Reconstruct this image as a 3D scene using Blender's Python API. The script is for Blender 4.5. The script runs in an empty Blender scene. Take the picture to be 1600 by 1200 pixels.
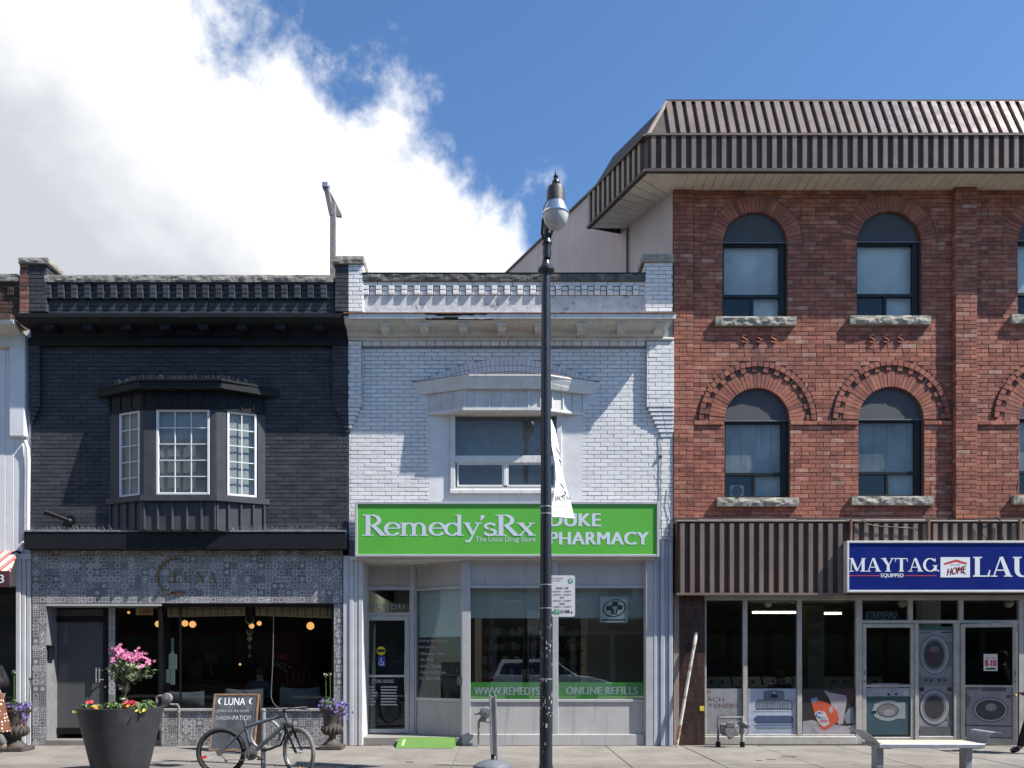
import bpy, math, random
from mathutils import Vector, Matrix, noise
random.seed(7)
R = math.radians
SC = bpy.context.scene
COL = SC.collection

# ------------------------------------------------------------------ camera, sky, sun, exposure
FPX, D0, CX, HZ, EYE = 1256.0, 14.8, 780.0, 1029.0, 1.6
cam = bpy.data.cameras.new('camera'); camo = bpy.data.objects.new('camera', cam); COL.objects.link(camo)
camo.location = (0, -D0, EYE); camo.rotation_euler = (R(90), 0, 0)
cam.sensor_width = 36; cam.lens = 36 * FPX / 1600
cam.shift_x = (800 - CX) / 1600; cam.shift_y = (HZ - 600) / 1600
cam.clip_start = 0.05; cam.clip_end = 3000
SC.camera = camo
SUN = Vector((3.3, -1.09, 4.2)).normalized()          # towards the sun
sun_el = math.asin(SUN.z); sun_az = math.atan2(SUN.x, SUN.y)
w = bpy.data.worlds.new('World'); SC.world = w; w.use_nodes = True
nt = w.node_tree; nt.nodes.clear()
def wn(t, **k):
    n = nt.nodes.new(t)
    for a, b in k.items(): setattr(n, a, b)
    return n
def wmath(op, a, b=None, c=None, clamp=False):
    n = wn('ShaderNodeMath', operation=op, use_clamp=clamp)
    for i, v in enumerate((a, b, c)):
        if v is None: continue
        if isinstance(v, (int, float)): n.inputs[i].default_value = v
        else: nt.links.new(v, n.inputs[i])
    return n.outputs[0]
def wmap(v, a, b, c=0., d=1.):
    n = wn('ShaderNodeMapRange', interpolation_type='SMOOTHSTEP')
    nt.links.new(v, n.inputs[0])
    for i, x in enumerate((a, b, c, d)): n.inputs[i + 1].default_value = x
    return n.outputs[0]
sky = wn('ShaderNodeTexSky', sky_type='NISHITA', sun_disc=False)
sky.sun_elevation = sun_el; sky.sun_rotation = sun_az; sky.altitude = 100; sky.air_density = 1.0; sky.dust_density = 0.3; sky.ozone_density = 2.5
tc = wn('ShaderNodeTexCoord'); sp = wn('ShaderNodeSeparateXYZ'); nt.links.new(tc.outputs['Generated'], sp.inputs[0])
zc = wmath('MAXIMUM', sp.outputs[2], 0.04)
px_ = wmath('DIVIDE', sp.outputs[0], zc); py_ = wmath('DIVIDE', sp.outputs[1], zc)
cb = wn('ShaderNodeCombineXYZ'); nt.links.new(px_, cb.inputs[0]); nt.links.new(py_, cb.inputs[1])
def wnoise(scale, detail, rough, off, vec=None):
    n = wn('ShaderNodeTexNoise'); n.inputs['Scale'].default_value = scale; n.inputs['Detail'].default_value = detail
    n.inputs['Roughness'].default_value = rough; n.inputs['Distortion'].default_value = 0.15
    m = wn('ShaderNodeMapping'); m.inputs['Location'].default_value = off
    nt.links.new(vec or cb.outputs[0], m.inputs[0]); nt.links.new(m.outputs[0], n.inputs[0])
    return n.outputs['Fac']
# a broad bank of cumulus standing to the left of the street, on a flat cloud layer
bank = wmath('SUBTRACT', wmath('MULTIPLY', wmath('SUBTRACT', py_, 1.69), 0.57), px_)
bankc = wmap(bank, -1.0, 1.0, -1.0, 1.0)
DIR = tc.outputs['Generated']
n1 = wnoise(4.2, 9, 0.60, (3.1, 1.7, 0), DIR); n2 = wnoise(2.6, 4, 0.5, (7.3, 2.2, 4), DIR)
n3 = wnoise(13.0, 6, 0.62, (1.3, 5.7, 2), DIR)
dens = wmath('ADD', wmath('ADD', wmath('MULTIPLY', bankc, 1.05), wmath('MULTIPLY', wmath('SUBTRACT', n1, 0.5), 2.0)), wmath('MULTIPLY', wmath('SUBTRACT', n3, 0.5), 0.80))
cover = wmap(dens, -0.04, 0.34)
up = wmap(sp.outputs[2], 0.0, 0.12)
cover = wmath('MULTIPLY', cover, up)
# body tone of the cloud: bright tops, greyer bases
tone_n = wmath('SUBTRACT', wmath('ADD', wmath('MULTIPLY', wmath('SUBTRACT', n2, 0.5), 1.5), wmath('MULTIPLY', wmath('SUBTRACT', n1, 0.5), 0.9)), bank)
tone = wmap(tone_n, -1.0, -0.40)
mixc = wn('ShaderNodeMix', data_type='RGBA'); nt.links.new(tone, mixc.inputs[0])
mixc.inputs[6].default_value = (0.425, 0.445, 0.485, 1); mixc.inputs[7].default_value = (0.80, 0.80, 0.805, 1)
bg1 = wn('ShaderNodeBackground'); bg1.inputs[1].default_value = 0.088
tint = wn('ShaderNodeMix', data_type='RGBA', blend_type='MULTIPLY'); tint.inputs[0].default_value = 1.0
tint.inputs[7].default_value = (0.76, 0.98, 1.16, 1)
nt.links.new(sky.outputs[0], tint.inputs[6]); nt.links.new(tint.outputs[2], bg1.inputs[0])
bg2 = wn('ShaderNodeBackground'); bg2.inputs[1].default_value = 0.82; nt.links.new(mixc.outputs[2], bg2.inputs[0])
mx = wn('ShaderNodeMixShader'); nt.links.new(cover, mx.inputs[0]); nt.links.new(bg1.outputs[0], mx.inputs[1]); nt.links.new(bg2.outputs[0], mx.inputs[2])
wo = wn('ShaderNodeOutputWorld'); nt.links.new(mx.outputs[0], wo.inputs[0])
sl = bpy.data.lights.new('sun', 'SUN'); sl.energy = 5.0; sl.angle = R(0.53); sl.color = (1.0, 0.955, 0.89)
so = bpy.data.objects.new('sun', sl); COL.objects.link(so); so.location = (20, -10, 30)
so.rotation_euler = (-SUN).to_track_quat('-Z', 'Y').to_euler()
SC.view_settings.view_transform = 'Standard'; SC.view_settings.look = 'None'; SC.view_settings.gamma = 1
SC.view_settings.exposure = 0.92
SC.render.engine = 'CYCLES'
SC.cycles.use_denoising = True
SC.cycles.max_bounces = 8; SC.cycles.transparent_max_bounces = 24
SC.cycles.sample_clamp_indirect = 4.0
SC.cycles.caustics_reflective = False; SC.cycles.caustics_refractive = False

# ------------------------------------------------------------------ measuring helpers (photo pixel + known depth -> metres)
def X(px, y=0.): return (px - CX) * (D0 + y) / FPX
def Z(py, y=0.): return EYE - (py - HZ) * (D0 + y) / FPX

# ------------------------------------------------------------------ materials
MATS = {}
def mat(name, col, rough=0.75, var=0.12, scale=3.0, bump=0.0, bscale=60.0, metal=0.0, spec=0.5, ramp=None, streak=None, emit=None, dirt=None, spots=None):
    if name in MATS: return MATS[name]
    m = bpy.data.materials.new(name); m.use_nodes = True; t = m.node_tree; N = t.nodes; L = t.links
    b = N['Principled BSDF']; b.inputs['Roughness'].default_value = rough; b.inputs['Metallic'].default_value = metal
    b.inputs['Specular IOR Level'].default_value = spec
    geo = N.new('ShaderNodeNewGeometry')
    def nz(sc, det=5, vec=None, rg=0.55):
        n = N.new('ShaderNodeTexNoise'); n.inputs['Scale'].default_value = sc; n.inputs['Detail'].default_value = det; n.inputs['Roughness'].default_value = rg
        L.new(vec or geo.outputs['Position'], n.inputs['Vector']); return n.outputs['Fac']
    def mixc(f, a, bb, bt='MIX'):
        n = N.new('ShaderNodeMix'); n.data_type = 'RGBA'; n.blend_type = bt
        for i, v in ((0, f), (6, a), (7, bb)):
            if isinstance(v, float): n.inputs[i].default_value = v
            elif isinstance(v, tuple): n.inputs[i].default_value = (*v[:3], 1)
            else: L.new(v, n.inputs[i])
        return n.outputs[2]
    def rmp(v, pts):
        n = N.new('ShaderNodeValToRGB'); L.new(v, n.inputs[0]); e = n.color_ramp.elements
        e[0].position = pts[0][0]; e[0].color = (*pts[0][1], 1); e[1].position = pts[-1][0]; e[1].color = (*pts[-1][1], 1)
        for p, c in pts[1:-1]:
            k = e.new(p); k.color = (*c, 1)
        return n.outputs[0]
    if ramp:
        a = N.new('ShaderNodeAttribute'); a.attribute_name = 'rnd'
        c = rmp(a.outputs['Fac'], ramp)
    else:
        n = N.new('ShaderNodeRGB'); n.outputs[0].default_value = (*col, 1); c = n.outputs[0]
    if var:
        f = nz(scale, 6)
        lo, hi = 1 - var * 1.6, 1 + var * 1.6
        c = mixc(1.0, c, rmp(f, [(0.3, (lo, lo, lo)), (0.7, (hi, hi, hi))]), 'MULTIPLY')
    if dirt:                                           # (colour, scale, low, high): weathered patches
        f = nz(dirt[1], 8, None, 0.68)
        g = rmp(f, [(dirt[2], (0, 0, 0)), (dirt[3], (1, 1, 1))])
        c = mixc(g, c, dirt[0])
    if spots:                                          # (colour, scale, size): scattered round spots such as trodden gum
        vo = N.new('ShaderNodeTexVoronoi'); vo.inputs['Scale'].default_value = spots[1]; L.new(geo.outputs['Position'], vo.inputs['Vector'])
        g = rmp(vo.outputs['Distance'], [(spots[2] * .7, (1, 1, 1)), (spots[2], (0, 0, 0))]); c = mixc(g, c, spots[0])
    if streak:                                         # (colour, low, high): vertical run-off streaks
        mp = N.new('ShaderNodeMapping'); mp.inputs['Scale'].default_value = (9, 9, 0.7); L.new(geo.outputs['Position'], mp.inputs[0])
        f = nz(1.5, 6, mp.outputs[0], 0.6)
        g = rmp(f, [(streak[1], (0, 0, 0)), (streak[2], (1, 1, 1))])
        c = mixc(g, c, streak[0])
    L.new(c, b.inputs['Base Color'])
    if bump:
        bn = N.new('ShaderNodeBump'); bn.inputs['Strength'].default_value = bump; bn.inputs['Distance'].default_value = 0.02
        L.new(nz(bscale, 6, None, 0.65), bn.inputs['Height']); L.new(bn.outputs[0], b.inputs['Normal'])
    if rough < 0.9:
        rr = N.new('ShaderNodeMapRange'); L.new(nz(scale * 4, 4), rr.inputs[0]); rr.inputs[3].default_value = max(0.02, rough - 0.08); rr.inputs[4].default_value = min(1, rough + 0.12)
        L.new(rr.outputs[0], b.inputs['Roughness'])
    if emit:
        b.inputs['Emission Color'].default_value = (*emit[:3], 1); b.inputs['Emission Strength'].default_value = emit[3]
    MATS[name] = m; return m

def glass(name, tint=(0.9, 0.95, 0.94), base=0.05, film=0.0, filmcol=(0.4, 0.42, 0.42), rough=0.0):
    if name in MATS: return MATS[name]
    m = bpy.data.materials.new(name); m.use_nodes = True; t = m.node_tree; N = t.nodes; L = t.links; N.clear()
    lw = N.new('ShaderNodeLayerWeight'); lw.inputs[0].default_value = 0.5
    p = N.new('ShaderNodeMath'); p.operation = 'POWER'; L.new(lw.outputs['Facing'], p.inputs[0]); p.inputs[1].default_value = 5
    mr = N.new('ShaderNodeMapRange'); L.new(p.outputs[0], mr.inputs[0]); mr.inputs[3].default_value = base; mr.inputs[4].default_value = 1.0
    tr = N.new('ShaderNodeBsdfTransparent'); tr.inputs[0].default_value = (*tint, 1)
    gl = N.new('ShaderNodeBsdfGlossy'); gl.inputs['Roughness'].default_value = rough
    geo = N.new('ShaderNodeNewGeometry'); nz = N.new('ShaderNodeTexNoise'); nz.inputs['Scale'].default_value = 1.3; nz.inputs['Detail'].default_value = 2
    L.new(geo.outputs['Position'], nz.inputs['Vector'])
    bp = N.new('ShaderNodeBump'); bp.inputs['Strength'].default_value = 0.012; bp.inputs['Distance'].default_value = 0.05
    L.new(nz.outputs['Fac'], bp.inputs['Height']); L.new(bp.outputs[0], gl.inputs['Normal'])
    body = tr.outputs[0]
    if film:
        df = N.new('ShaderNodeBsdfDiffuse'); df.inputs[0].default_value = (*filmcol, 1)
        mf = N.new('ShaderNodeMixShader'); mf.inputs[0].default_value = film; L.new(body, mf.inputs[1]); L.new(df.outputs[0], mf.inputs[2]); body = mf.outputs[0]
    mxx = N.new('ShaderNodeMixShader'); L.new(mr.outputs[0], mxx.inputs[0]); L.new(body, mxx.inputs[1]); L.new(gl.outputs[0], mxx.inputs[2])
    o = N.new('ShaderNodeOutputMaterial'); L.new(mxx.outputs[0], o.inputs[0])
    MATS[name] = m; return m

def tile_mat():
    """encaustic cement tiles: the pattern kind is the integer part of U"""
    m = bpy.data.materials.new('patterned_tile'); m.use_nodes = True; t = m.node_tree; N = t.nodes; L = t.links; b = N['Principled BSDF']
    b.inputs['Roughness'].default_value = 0.55
    uv = N.new('ShaderNodeUVMap'); sx = N.new('ShaderNodeSeparateXYZ'); L.new(uv.outputs[0], sx.inputs[0])
    def M(op, a, bb=None, c=None):
        n = N.new('ShaderNodeMath'); n.operation = op
        for i, v in enumerate((a, bb, c)):
            if v is None: continue
            if isinstance(v, (int, float)): n.inputs[i].default_value = v
            else: L.new(v, n.inputs[i])
        return n.outputs[0]
    k = M('FLOOR', sx.outputs[0]); u = M('SUBTRACT', M('FRACT', sx.outputs[0]), 0.5); v = M('SUBTRACT', sx.outputs[1], 0.5)
    au = M('ABSOLUTE', u); av = M('ABSOLUTE', v)
    r = M('SQRT', M('ADD', M('MULTIPLY', u, u), M('MULTIPLY', v, v)))
    dia = M('ADD', au, av); mxm = M('MAXIMUM', au, av); mn = M('MINIMUM', au, av)
    def wave(x, f, ph=0.): return M('GREATER_THAN', M('SINE', M('MULTIPLY', M('ADD', x, ph), f)), 0.0)
    ang = M('ARCTAN2', v, u); petal = M('MULTIPLY', r, M('ADD', 1.0, M('MULTIPLY', M('COSINE', M('MULTIPLY', ang, 4)), 0.35)))
    petal8 = M('MULTIPLY', r, M('ADD', 1.0, M('MULTIPLY', M('COSINE', M('MULTIPLY', ang, 8)), 0.25)))
    pats = [wave(dia, 15), wave(petal, 17, .12), M('MULTIPLY', wave(u, 19, .08), wave(v, 19, .08)), M('LESS_THAN', petal8, .3), wave(mxm, 17, .15),
            M('MAXIMUM', wave(r, 19), M('LESS_THAN', mn, 0.05)), wave(M('MULTIPLY', u, v), 60, 0.01), M('ABSOLUTE', M('SUBTRACT', wave(dia, 14), wave(mxm, 13)))]
    acc = None
    kk = M('MODULO', k, 8.0)
    for i, p in enumerate(pats):
        sel = M('MULTIPLY', p, M('COMPARE', kk, float(i), 0.4))
        acc = sel if acc is None else M('ADD', acc, sel)
    cr = N.new('ShaderNodeMix'); cr.data_type = 'RGBA'; L.new(acc, cr.inputs[0])
    cr.inputs[6].default_value = (0.150, 0.149, 0.155, 1); cr.inputs[7].default_value = (0.42, 0.415, 0.415, 1)
    # every kind keeps a slightly different printed lightness
    s = N.new('ShaderNodeMath'); s.operation = 'SINE'; L.new(M('MULTIPLY', k, 7.3), s.inputs[0])
    sc = M('ADD', 0.95, M('MULTIPLY', s.outputs[0], 0.22))
    mu = N.new('ShaderNodeMix'); mu.data_type = 'RGBA'; mu.blend_type = 'MULTIPLY'; mu.inputs[0].default_value = 1
    L.new(cr.outputs[2], mu.inputs[6]); L.new(sc, mu.inputs[7]); L.new(mu.outputs[2], b.inputs['Base Color'])
    MATS['patterned_tile'] = m; return m
TILE = tile_mat()

M_red = mat('red_brick', None, 0.88, 0.19, 6, 0.35, 90, ramp=[(0.0, (0.20, 0.070, 0.050)), (0.2, (0.28, 0.098, 0.066)), (0.55, (0.335, 0.121, 0.080)), (0.85, (0.385, 0.148, 0.092)), (0.97, (0.40, 0.20, 0.145)), (1.0, (0.43, 0.27, 0.215))], dirt=((0.13, 0.075, 0.065), 1.2, 0.50, 0.78), streak=((0.14, 0.075, 0.062), 0.60, 0.88))
M_oldred = mat('bare_red_brick', None, 0.9, 0.1, 14, 0.35, 90, ramp=[(0.0, (0.06, 0.028, 0.022)), (0.5, (0.20, 0.07, 0.05)), (1.0, (0.30, 0.12, 0.09))])
M_rmort = mat('brown_mortar', (0.135, 0.078, 0.062), 0.95, 0.15, 20)
M_lmort = mat('pale_mortar', (0.42, 0.37, 0.32), 0.95, 0.1, 20)
M_white = mat('white_painted_brick', None, 0.75, 0.035, 2.0, 0.16, 120, ramp=[(0.0, (0.67, 0.665, 0.655)), (0.5, (0.725, 0.72, 0.71)), (1.0, (0.765, 0.76, 0.75))], dirt=((0.46, 0.45, 0.43), 2.0, 0.60, 0.86), streak=((0.46, 0.45, 0.43), 0.62, 0.90))
M_wmort = mat('shaded_white_mortar', (0.24, 0.25, 0.265), 0.85, 0.08, 8)  # joints are painted white too; their shadow is put into this darker grey
M_stucco = mat('white_painted_render', (0.69, 0.685, 0.68), 0.8, 0.06, 4, 0.2, 25, dirt=((0.36, 0.36, 0.36), 2.5, 0.64, 0.84))
M_peel = mat('peeling_white_render', (0.50, 0.50, 0.505), 0.85, 0.12, 5, 0.6, 14, dirt=((0.20, 0.19, 0.185), 4.5, 0.57, 0.66))
M_black = mat('black_painted_brick', None, 0.55, 0.10, 3, 0.3, 90, spec=.22, streak=((0.055, 0.058, 0.066), .62, .9), ramp=[(0.0, (0.042, 0.044, 0.050)), (1.0, (0.064, 0.067, 0.075))], dirt=((0.05, 0.053, 0.06), 2.0, 0.66, 0.9))
M_bmort = mat('black_painted_mortar', (0.017, 0.018, 0.022), 0.7, 0.1, 8)
M_bwood = mat('black_painted_wood', (0.012, 0.013, 0.016), 0.55, 0.12, 5, 0.08, 60, spec=.2, dirt=((0.03, 0.031, 0.035), 3.0, 0.66, 0.9))
M_bgrey = mat('charcoal_painted_wood', (0.058, 0.060, 0.068), 0.5, 0.10, 5, 0.06, 60, spec=.25)
M_cwood = mat('cream_painted_wood', (0.60, 0.585, 0.53), 0.65, 0.05, 4, 0.06, 40, streak=((0.30, 0.275, 0.235), 0.54, 0.84), dirt=((0.33, 0.30, 0.25), 3.0, 0.58, 0.80))
M_trim = mat('white_painted_trim', (0.66, 0.655, 0.63), 0.55, 0.05, 4, 0.03, 40, streak=((0.30, 0.275, 0.24), 0.58, 0.84), dirt=((0.36, 0.34, 0.30), 3.5, 0.60, 0.80))
M_rust = mat('rusty_flashing', (0.26, 0.12, 0.06), 0.8, 0.3, 12, 0.2, 50)
M_stone = mat('grey_rock_faced_stone', (0.27, 0.25, 0.215), 0.9, 0.22, 9, 0.5, 45, dirt=((0.12, 0.115, 0.105), 5, 0.5, 0.75))
M_dstone = mat('blackened_stone', (0.105, 0.10, 0.095), 0.9, 0.25, 9, 0.5, 45, dirt=((0.30, 0.285, 0.25), 4, 0.58, 0.72))
M_sill = mat('pale_sandstone', (0.32, 0.30, 0.25), 0.9, 0.2, 9, 0.5, 50, dirt=((0.17, 0.17, 0.13), 6, 0.55, 0.75))
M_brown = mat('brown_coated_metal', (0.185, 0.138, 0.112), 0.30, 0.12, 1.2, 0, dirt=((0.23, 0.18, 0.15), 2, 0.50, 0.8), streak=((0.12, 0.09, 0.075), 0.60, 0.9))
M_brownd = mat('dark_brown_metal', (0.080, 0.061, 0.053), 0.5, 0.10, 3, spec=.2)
M_brownl = mat('pale_brown_flashing', (0.26, 0.205, 0.175), 0.5, 0.12, 3)
M_soffit = mat('cream_soffit_metal', (0.68, 0.64, 0.54), 0.6, 0.08, 3, dirt=((0.24, 0.22, 0.19), 3, 0.62, 0.85))
M_pink = mat('faded_pink_render', (0.56, 0.475, 0.46), 0.9, 0.06, 1.2, 0.15, 30, streak=((0.46, 0.39, 0.38), 0.5, 0.8))
M_alu = mat('grey_aluminium', (0.46, 0.46, 0.47), 0.42, 0.05, 4, metal=0.25)
M_alud = mat('dull_grey_panel', (0.42, 0.41, 0.40), 0.5, 0.06, 2, streak=((0.24, 0.235, 0.235), 0.55, 0.85))
M_oldalu = mat('weathered_aluminium', (0.40, 0.385, 0.35), 0.5, 0.10, 5, metal=0.2, streak=((0.24, 0.22, 0.19), 0.58, 0.82))
M_siding = mat('pale_grey_siding', (0.52, 0.52, 0.53), 0.6, 0.05, 3, 0.03, 40, streak=((0.36, 0.36, 0.38), 0.6, 0.85))
M_sidb = mat('blue_grey_siding', (0.40, 0.43, 0.48), 0.55, 0.06, 3, 0.03, 40, dirt=((0.25, 0.26, 0.28), 3, 0.6, 0.8))
M_wsid = mat('white_siding', (0.66, 0.66, 0.66), 0.6, 0.04, 3, 0.03, 40, streak=((0.48, 0.48, 0.49), 0.6, 0.85))
M_conc = mat('concrete', (0.195, 0.178, 0.158), 0.9, 0.13, 1.3, 0.15, 90, dirt=((0.11, 0.10, 0.09), 1.6, 0.52, 0.82), spots=((.075, .07, .065), 3.0, .10))
M_conc2 = mat('brown_grey_concrete', (0.155, 0.138, 0.123), 0.9, 0.10, 3.0, 0.15, 90, dirt=((0.095, 0.085, 0.078), 2.2, 0.52, 0.8), spots=((.065, .06, .055), 3.4, .10))
M_joint = mat('pavement_joint', (0.15, 0.14, 0.125), 0.95, 0.1, 10)
M_asph = mat('asphalt', (0.052, 0.052, 0.054), 0.9, 0.2, 6, 0.3, 120)
M_green = mat('green_sign_face', (0.105, 0.43, 0.048), 0.38, 0.035, 1.1, streak=((0.115, 0.40, 0.07), 0.55, 0.9))
M_greenv = mat('green_vinyl', (0.115, 0.42, 0.075), 0.45, 0.03, 2)
M_lett = mat('pale_grey_lettering', (0.60, 0.66, 0.72), 0.4, 0)
M_wlett = mat('white_lettering', (0.74, 0.76, 0.78), 0.4, 0)
M_blue = mat('blue_sign_face', (0.003, 0.014, 0.16), 0.38, 0.08, 1.5, spec=.2)
M_redp = mat('red_print', (0.55, 0.045, 0.035), 0.45, 0)
M_blk = mat('black_print', (0.012, 0.012, 0.013), 0.45, 0)
M_dkp = mat('dark_maroon_print', (0.10, 0.03, 0.04), 0.5, 0)
M_gold = mat('aged_gold_lettering', (0.20, 0.145, 0.045), 0.45, 0.1, 10, metal=0.3)
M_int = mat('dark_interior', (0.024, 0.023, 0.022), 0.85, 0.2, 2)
M_intp = mat('dim_beige_interior', (0.42, 0.40, 0.34), 0.85, 0.08, 1)
M_intfl = mat('interior_floor', (0.12, 0.11, 0.10), 0.6, 0.1, 2)
M_blackm = mat('black_metal', (0.008, 0.008, 0.010), 0.4, 0.1, 8, spec=.25)
M_pole = mat('blue_black_pole_paint', (0.016, 0.019, 0.026), 0.32, 0.12, 8, 0.05, 60)
M_vinyl = mat('white_vinyl_frame', (0.70, 0.70, 0.69), 0.4, 0.03, 6)
M_steel = mat('galvanised_steel', (0.42, 0.43, 0.45), 0.35, 0.10, 10, metal=0.7)
M_iron = mat('old_grey_iron', (0.13, 0.125, 0.12), 0.6, 0.2, 12, 0.2, 60)
M_blind = mat('pale_roller_blind', (0.43, 0.47, 0.46), 0.85, 0.02, 2)
M_blindb = mat('blue_grey_blind', (0.52, 0.54, 0.54), 0.8, 0.22, 1.1)
M_bamboo = mat('bamboo_blind', (0.36, 0.25, 0.11), 0.75, 0.15, 30)
M_ptile = mat('brown_glazed_tile', None, 0.32, 0.15, 12, ramp=[(0, (0.030, 0.016, 0.013)), (1, (0.058, 0.030, 0.024))])
M_ptj = mat('tile_grout', (0.26, 0.20, 0.17), 0.9, 0.1, 10)
M_planter = mat('charcoal_planter', (0.030, 0.031, 0.035), 0.55, 0.10, 6, 0.05, 80, dirt=((0.075, 0.073, 0.07), 3, 0.56, 0.85), streak=((0.05, 0.05, 0.05), .58, .85))
M_soil = mat('soil', (0.03, 0.022, 0.016), 0.95, 0.3, 30, 0.5, 60)
M_urn = mat('rusty_cast_iron', (0.060, 0.050, 0.044), 0.75, 0.3, 9, 0.3, 40, dirt=((0.20, 0.105, 0.07), 4, 0.58, 0.75))
M_wood = mat('oiled_wood', (0.19, 0.115, 0.068), 0.6, 0.2, 12, 0.1, 60)
M_gwood = mat('grey_weathered_wood', (0.20, 0.19, 0.185), 0.85, 0.2, 14, 0.3, 60)
M_chalkb = mat('chalkboard', (0.045, 0.052, 0.062), 0.8, 0.25, 4, dirt=((0.16, 0.17, 0.18), 3.5, 0.50, 0.85))
M_chalk = mat('chalk', (0.72, 0.73, 0.74), 0.95, 0.1, 40)
M_chalk2 = mat('faint_chalk', (0.38, 0.39, 0.40), 0.95, 0.2, 40)
G_clear = glass('clear_glass', (.95, .965, .955), base=0.032)
G_shop = glass('shop_glass', (0.90, 0.95, 0.94), base=0.032)
G_dark = glass('dark_glass', (0.90, 0.93, 0.93), base=0.025)
G_frost = glass('frosted_glass', (0.6, 0.62, 0.62), base=0.03, film=0.75, filmcol=(0.115, 0.12, 0.12), rough=0.15)

# ------------------------------------------------------------------ mesh helpers
class MB:
    def __init__(s, T=None): s.v = []; s.f = []; s.r = []; s.uv = {}; s.T = T
    def add(s, vs, fs, r=0.5):
        o = len(s.v)
        s.v += [tuple(s.T @ Vector(p)) if s.T is not None else tuple(p) for p in vs]
        for f in fs: s.f.append(tuple(o + i for i in f)); s.r.append(r)
        return s
    def box(s, x0, x1, y0, y1, z0, z1, r=0.5):
        if x0 > x1: x0, x1 = x1, x0
        if y0 > y1: y0, y1 = y1, y0
        if z0 > z1: z0, z1 = z1, z0
        return s.add([(x0, y0, z0), (x1, y0, z0), (x1, y1, z0), (x0, y1, z0), (x0, y0, z1), (x1, y0, z1), (x1, y1, z1), (x0, y1, z1)],
                     [(0, 3, 2, 1), (4, 5, 6, 7), (0, 1, 5, 4), (1, 2, 6, 5), (2, 3, 7, 6), (3, 0, 4, 7)], r)
    def cbox(s, x0, x1, y0, y1, z0, z1, c=0.005, r=0.5):
        """box with all edges chamfered"""
        if x0 > x1: x0, x1 = x1, x0
        if y0 > y1: y0, y1 = y1, y0
        if z0 > z1: z0, z1 = z1, z0
        c = min(c, (x1 - x0) * .4, (y1 - y0) * .4, (z1 - z0) * .4)
        lo = (x0, y0, z0); hi = (x1, y1, z1); vs = []; idx = {}
        for sx in (0, 1):
            for sy in (0, 1):
                for sz in (0, 1):
                    co = [hi[i] if b else lo[i] for i, b in enumerate((sx, sy, sz))]
                    sg = [-1 if b else 1 for b in (sx, sy, sz)]
                    for ax in range(3):
                        p = [co[i] + (sg[i] * c if i != ax else 0) for i in range(3)]
                        idx[(sx, sy, sz, ax)] = len(vs); vs.append(tuple(p))
        fs = []
        def q(*k): fs.append(tuple(idx[i] for i in k))
        for ax in range(3):
            a, b = [i for i in range(3) if i != ax]
            for side in (0, 1):
                ks = []
                for (p_, q_) in ((0, 0), (1, 0), (1, 1), (0, 1)):
                    cc = [0, 0, 0]; cc[ax] = side; cc[a] = p_; cc[b] = q_; ks.append((*cc, ax))
                if (side == 0) ^ (ax == 1): ks = ks[::-1]
                q(*ks)
            for p_ in (0, 1):
                for q_ in (0, 1):
                    c0 = [0, 0, 0]; c1 = [0, 0, 0]; c1[ax] = 1
                    for cc in (c0, c1): cc[a] = p_; cc[b] = q_
                    ks = [(*c0, a), (*c1, a), (*c1, b), (*c0, b)]
                    q(*ks)
        for sx in (0, 1):
            for sy in (0, 1):
                for sz in (0, 1): q((sx, sy, sz, 0), (sx, sy, sz, 1), (sx, sy, sz, 2))
        return s.add(vs, fs, r)
    def prism(s, poly, y0, y1, r=0.5):
        """polygon in x,z pushed along y"""
        n = len(poly)
        vs = [(p[0], y0, p[1]) for p in poly] + [(p[0], y1, p[1]) for p in poly]
        return s.add(vs, [tuple(range(n)), tuple(range(2 * n - 1, n - 1, -1))] + [(i, i + n, (i + 1) % n + n, (i + 1) % n) for i in range(n)], r)
    def flat(s, poly, y, r=0.5): return s.add([(p[0], y, p[1]) for p in poly], [tuple(range(len(poly)))], r)
    def sweepx(s, prof, x0, x1, r=0.5, x0f=None, x1f=None):
        """profile of (y, z) points pushed along x"""
        n = len(prof)
        vs = [(x0f(p) if x0f else x0, p[0], p[1]) for p in prof] + [(x1f(p) if x1f else x1, p[0], p[1]) for p in prof]
        return s.add(vs, [tuple(range(n)), tuple(range(2 * n - 1, n - 1, -1))] + [(i, i + n, (i + 1) % n + n, (i + 1) % n) for i in range(n)], r)
    def plan(s, poly, z0, z1, r=0.5):
        n = len(poly)
        vs = [(p[0], p[1], z0) for p in poly] + [(p[0], p[1], z1) for p in poly]
        return s.add(vs, [tuple(range(n - 1, -1, -1)), tuple(range(n, 2 * n))] + [(i, (i + 1) % n, (i + 1) % n + n, i + n) for i in range(n)], r)
    def tube(s, pts, rad, n=8, closed=False, r=0.5):
        P = [Vector(p) for p in pts]; m = len(P); vs = []; fs = []
        up = None
        for i in range(m):
            a = P[(i - 1) % m] if (closed or i > 0) else P[i]; b = P[(i + 1) % m] if (closed or i < m - 1) else P[i]
            t = (b - a).normalized()
            if up is None: up = t.orthogonal().normalized()
            up = (up - t * up.dot(t)); up = up.normalized() if up.length > 1e-6 else t.orthogonal().normalized()
            sd = t.cross(up); rr = rad[i] if isinstance(rad, (list, tuple)) else rad
            for k in range(n):
                a_ = 2 * math.pi * k / n; vs.append(P[i] + (up * math.cos(a_) + sd * math.sin(a_)) * rr)
        for i in range(m if closed else m - 1):
            j = (i + 1) % m
            for k in range(n): fs.append((i * n + k, i * n + (k + 1) % n, j * n + (k + 1) % n, j * n + k))
        if not closed: fs += [tuple(range(n - 1, -1, -1)), tuple(range((m - 1) * n, m * n))]
        return s.add(vs, fs, r)
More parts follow.
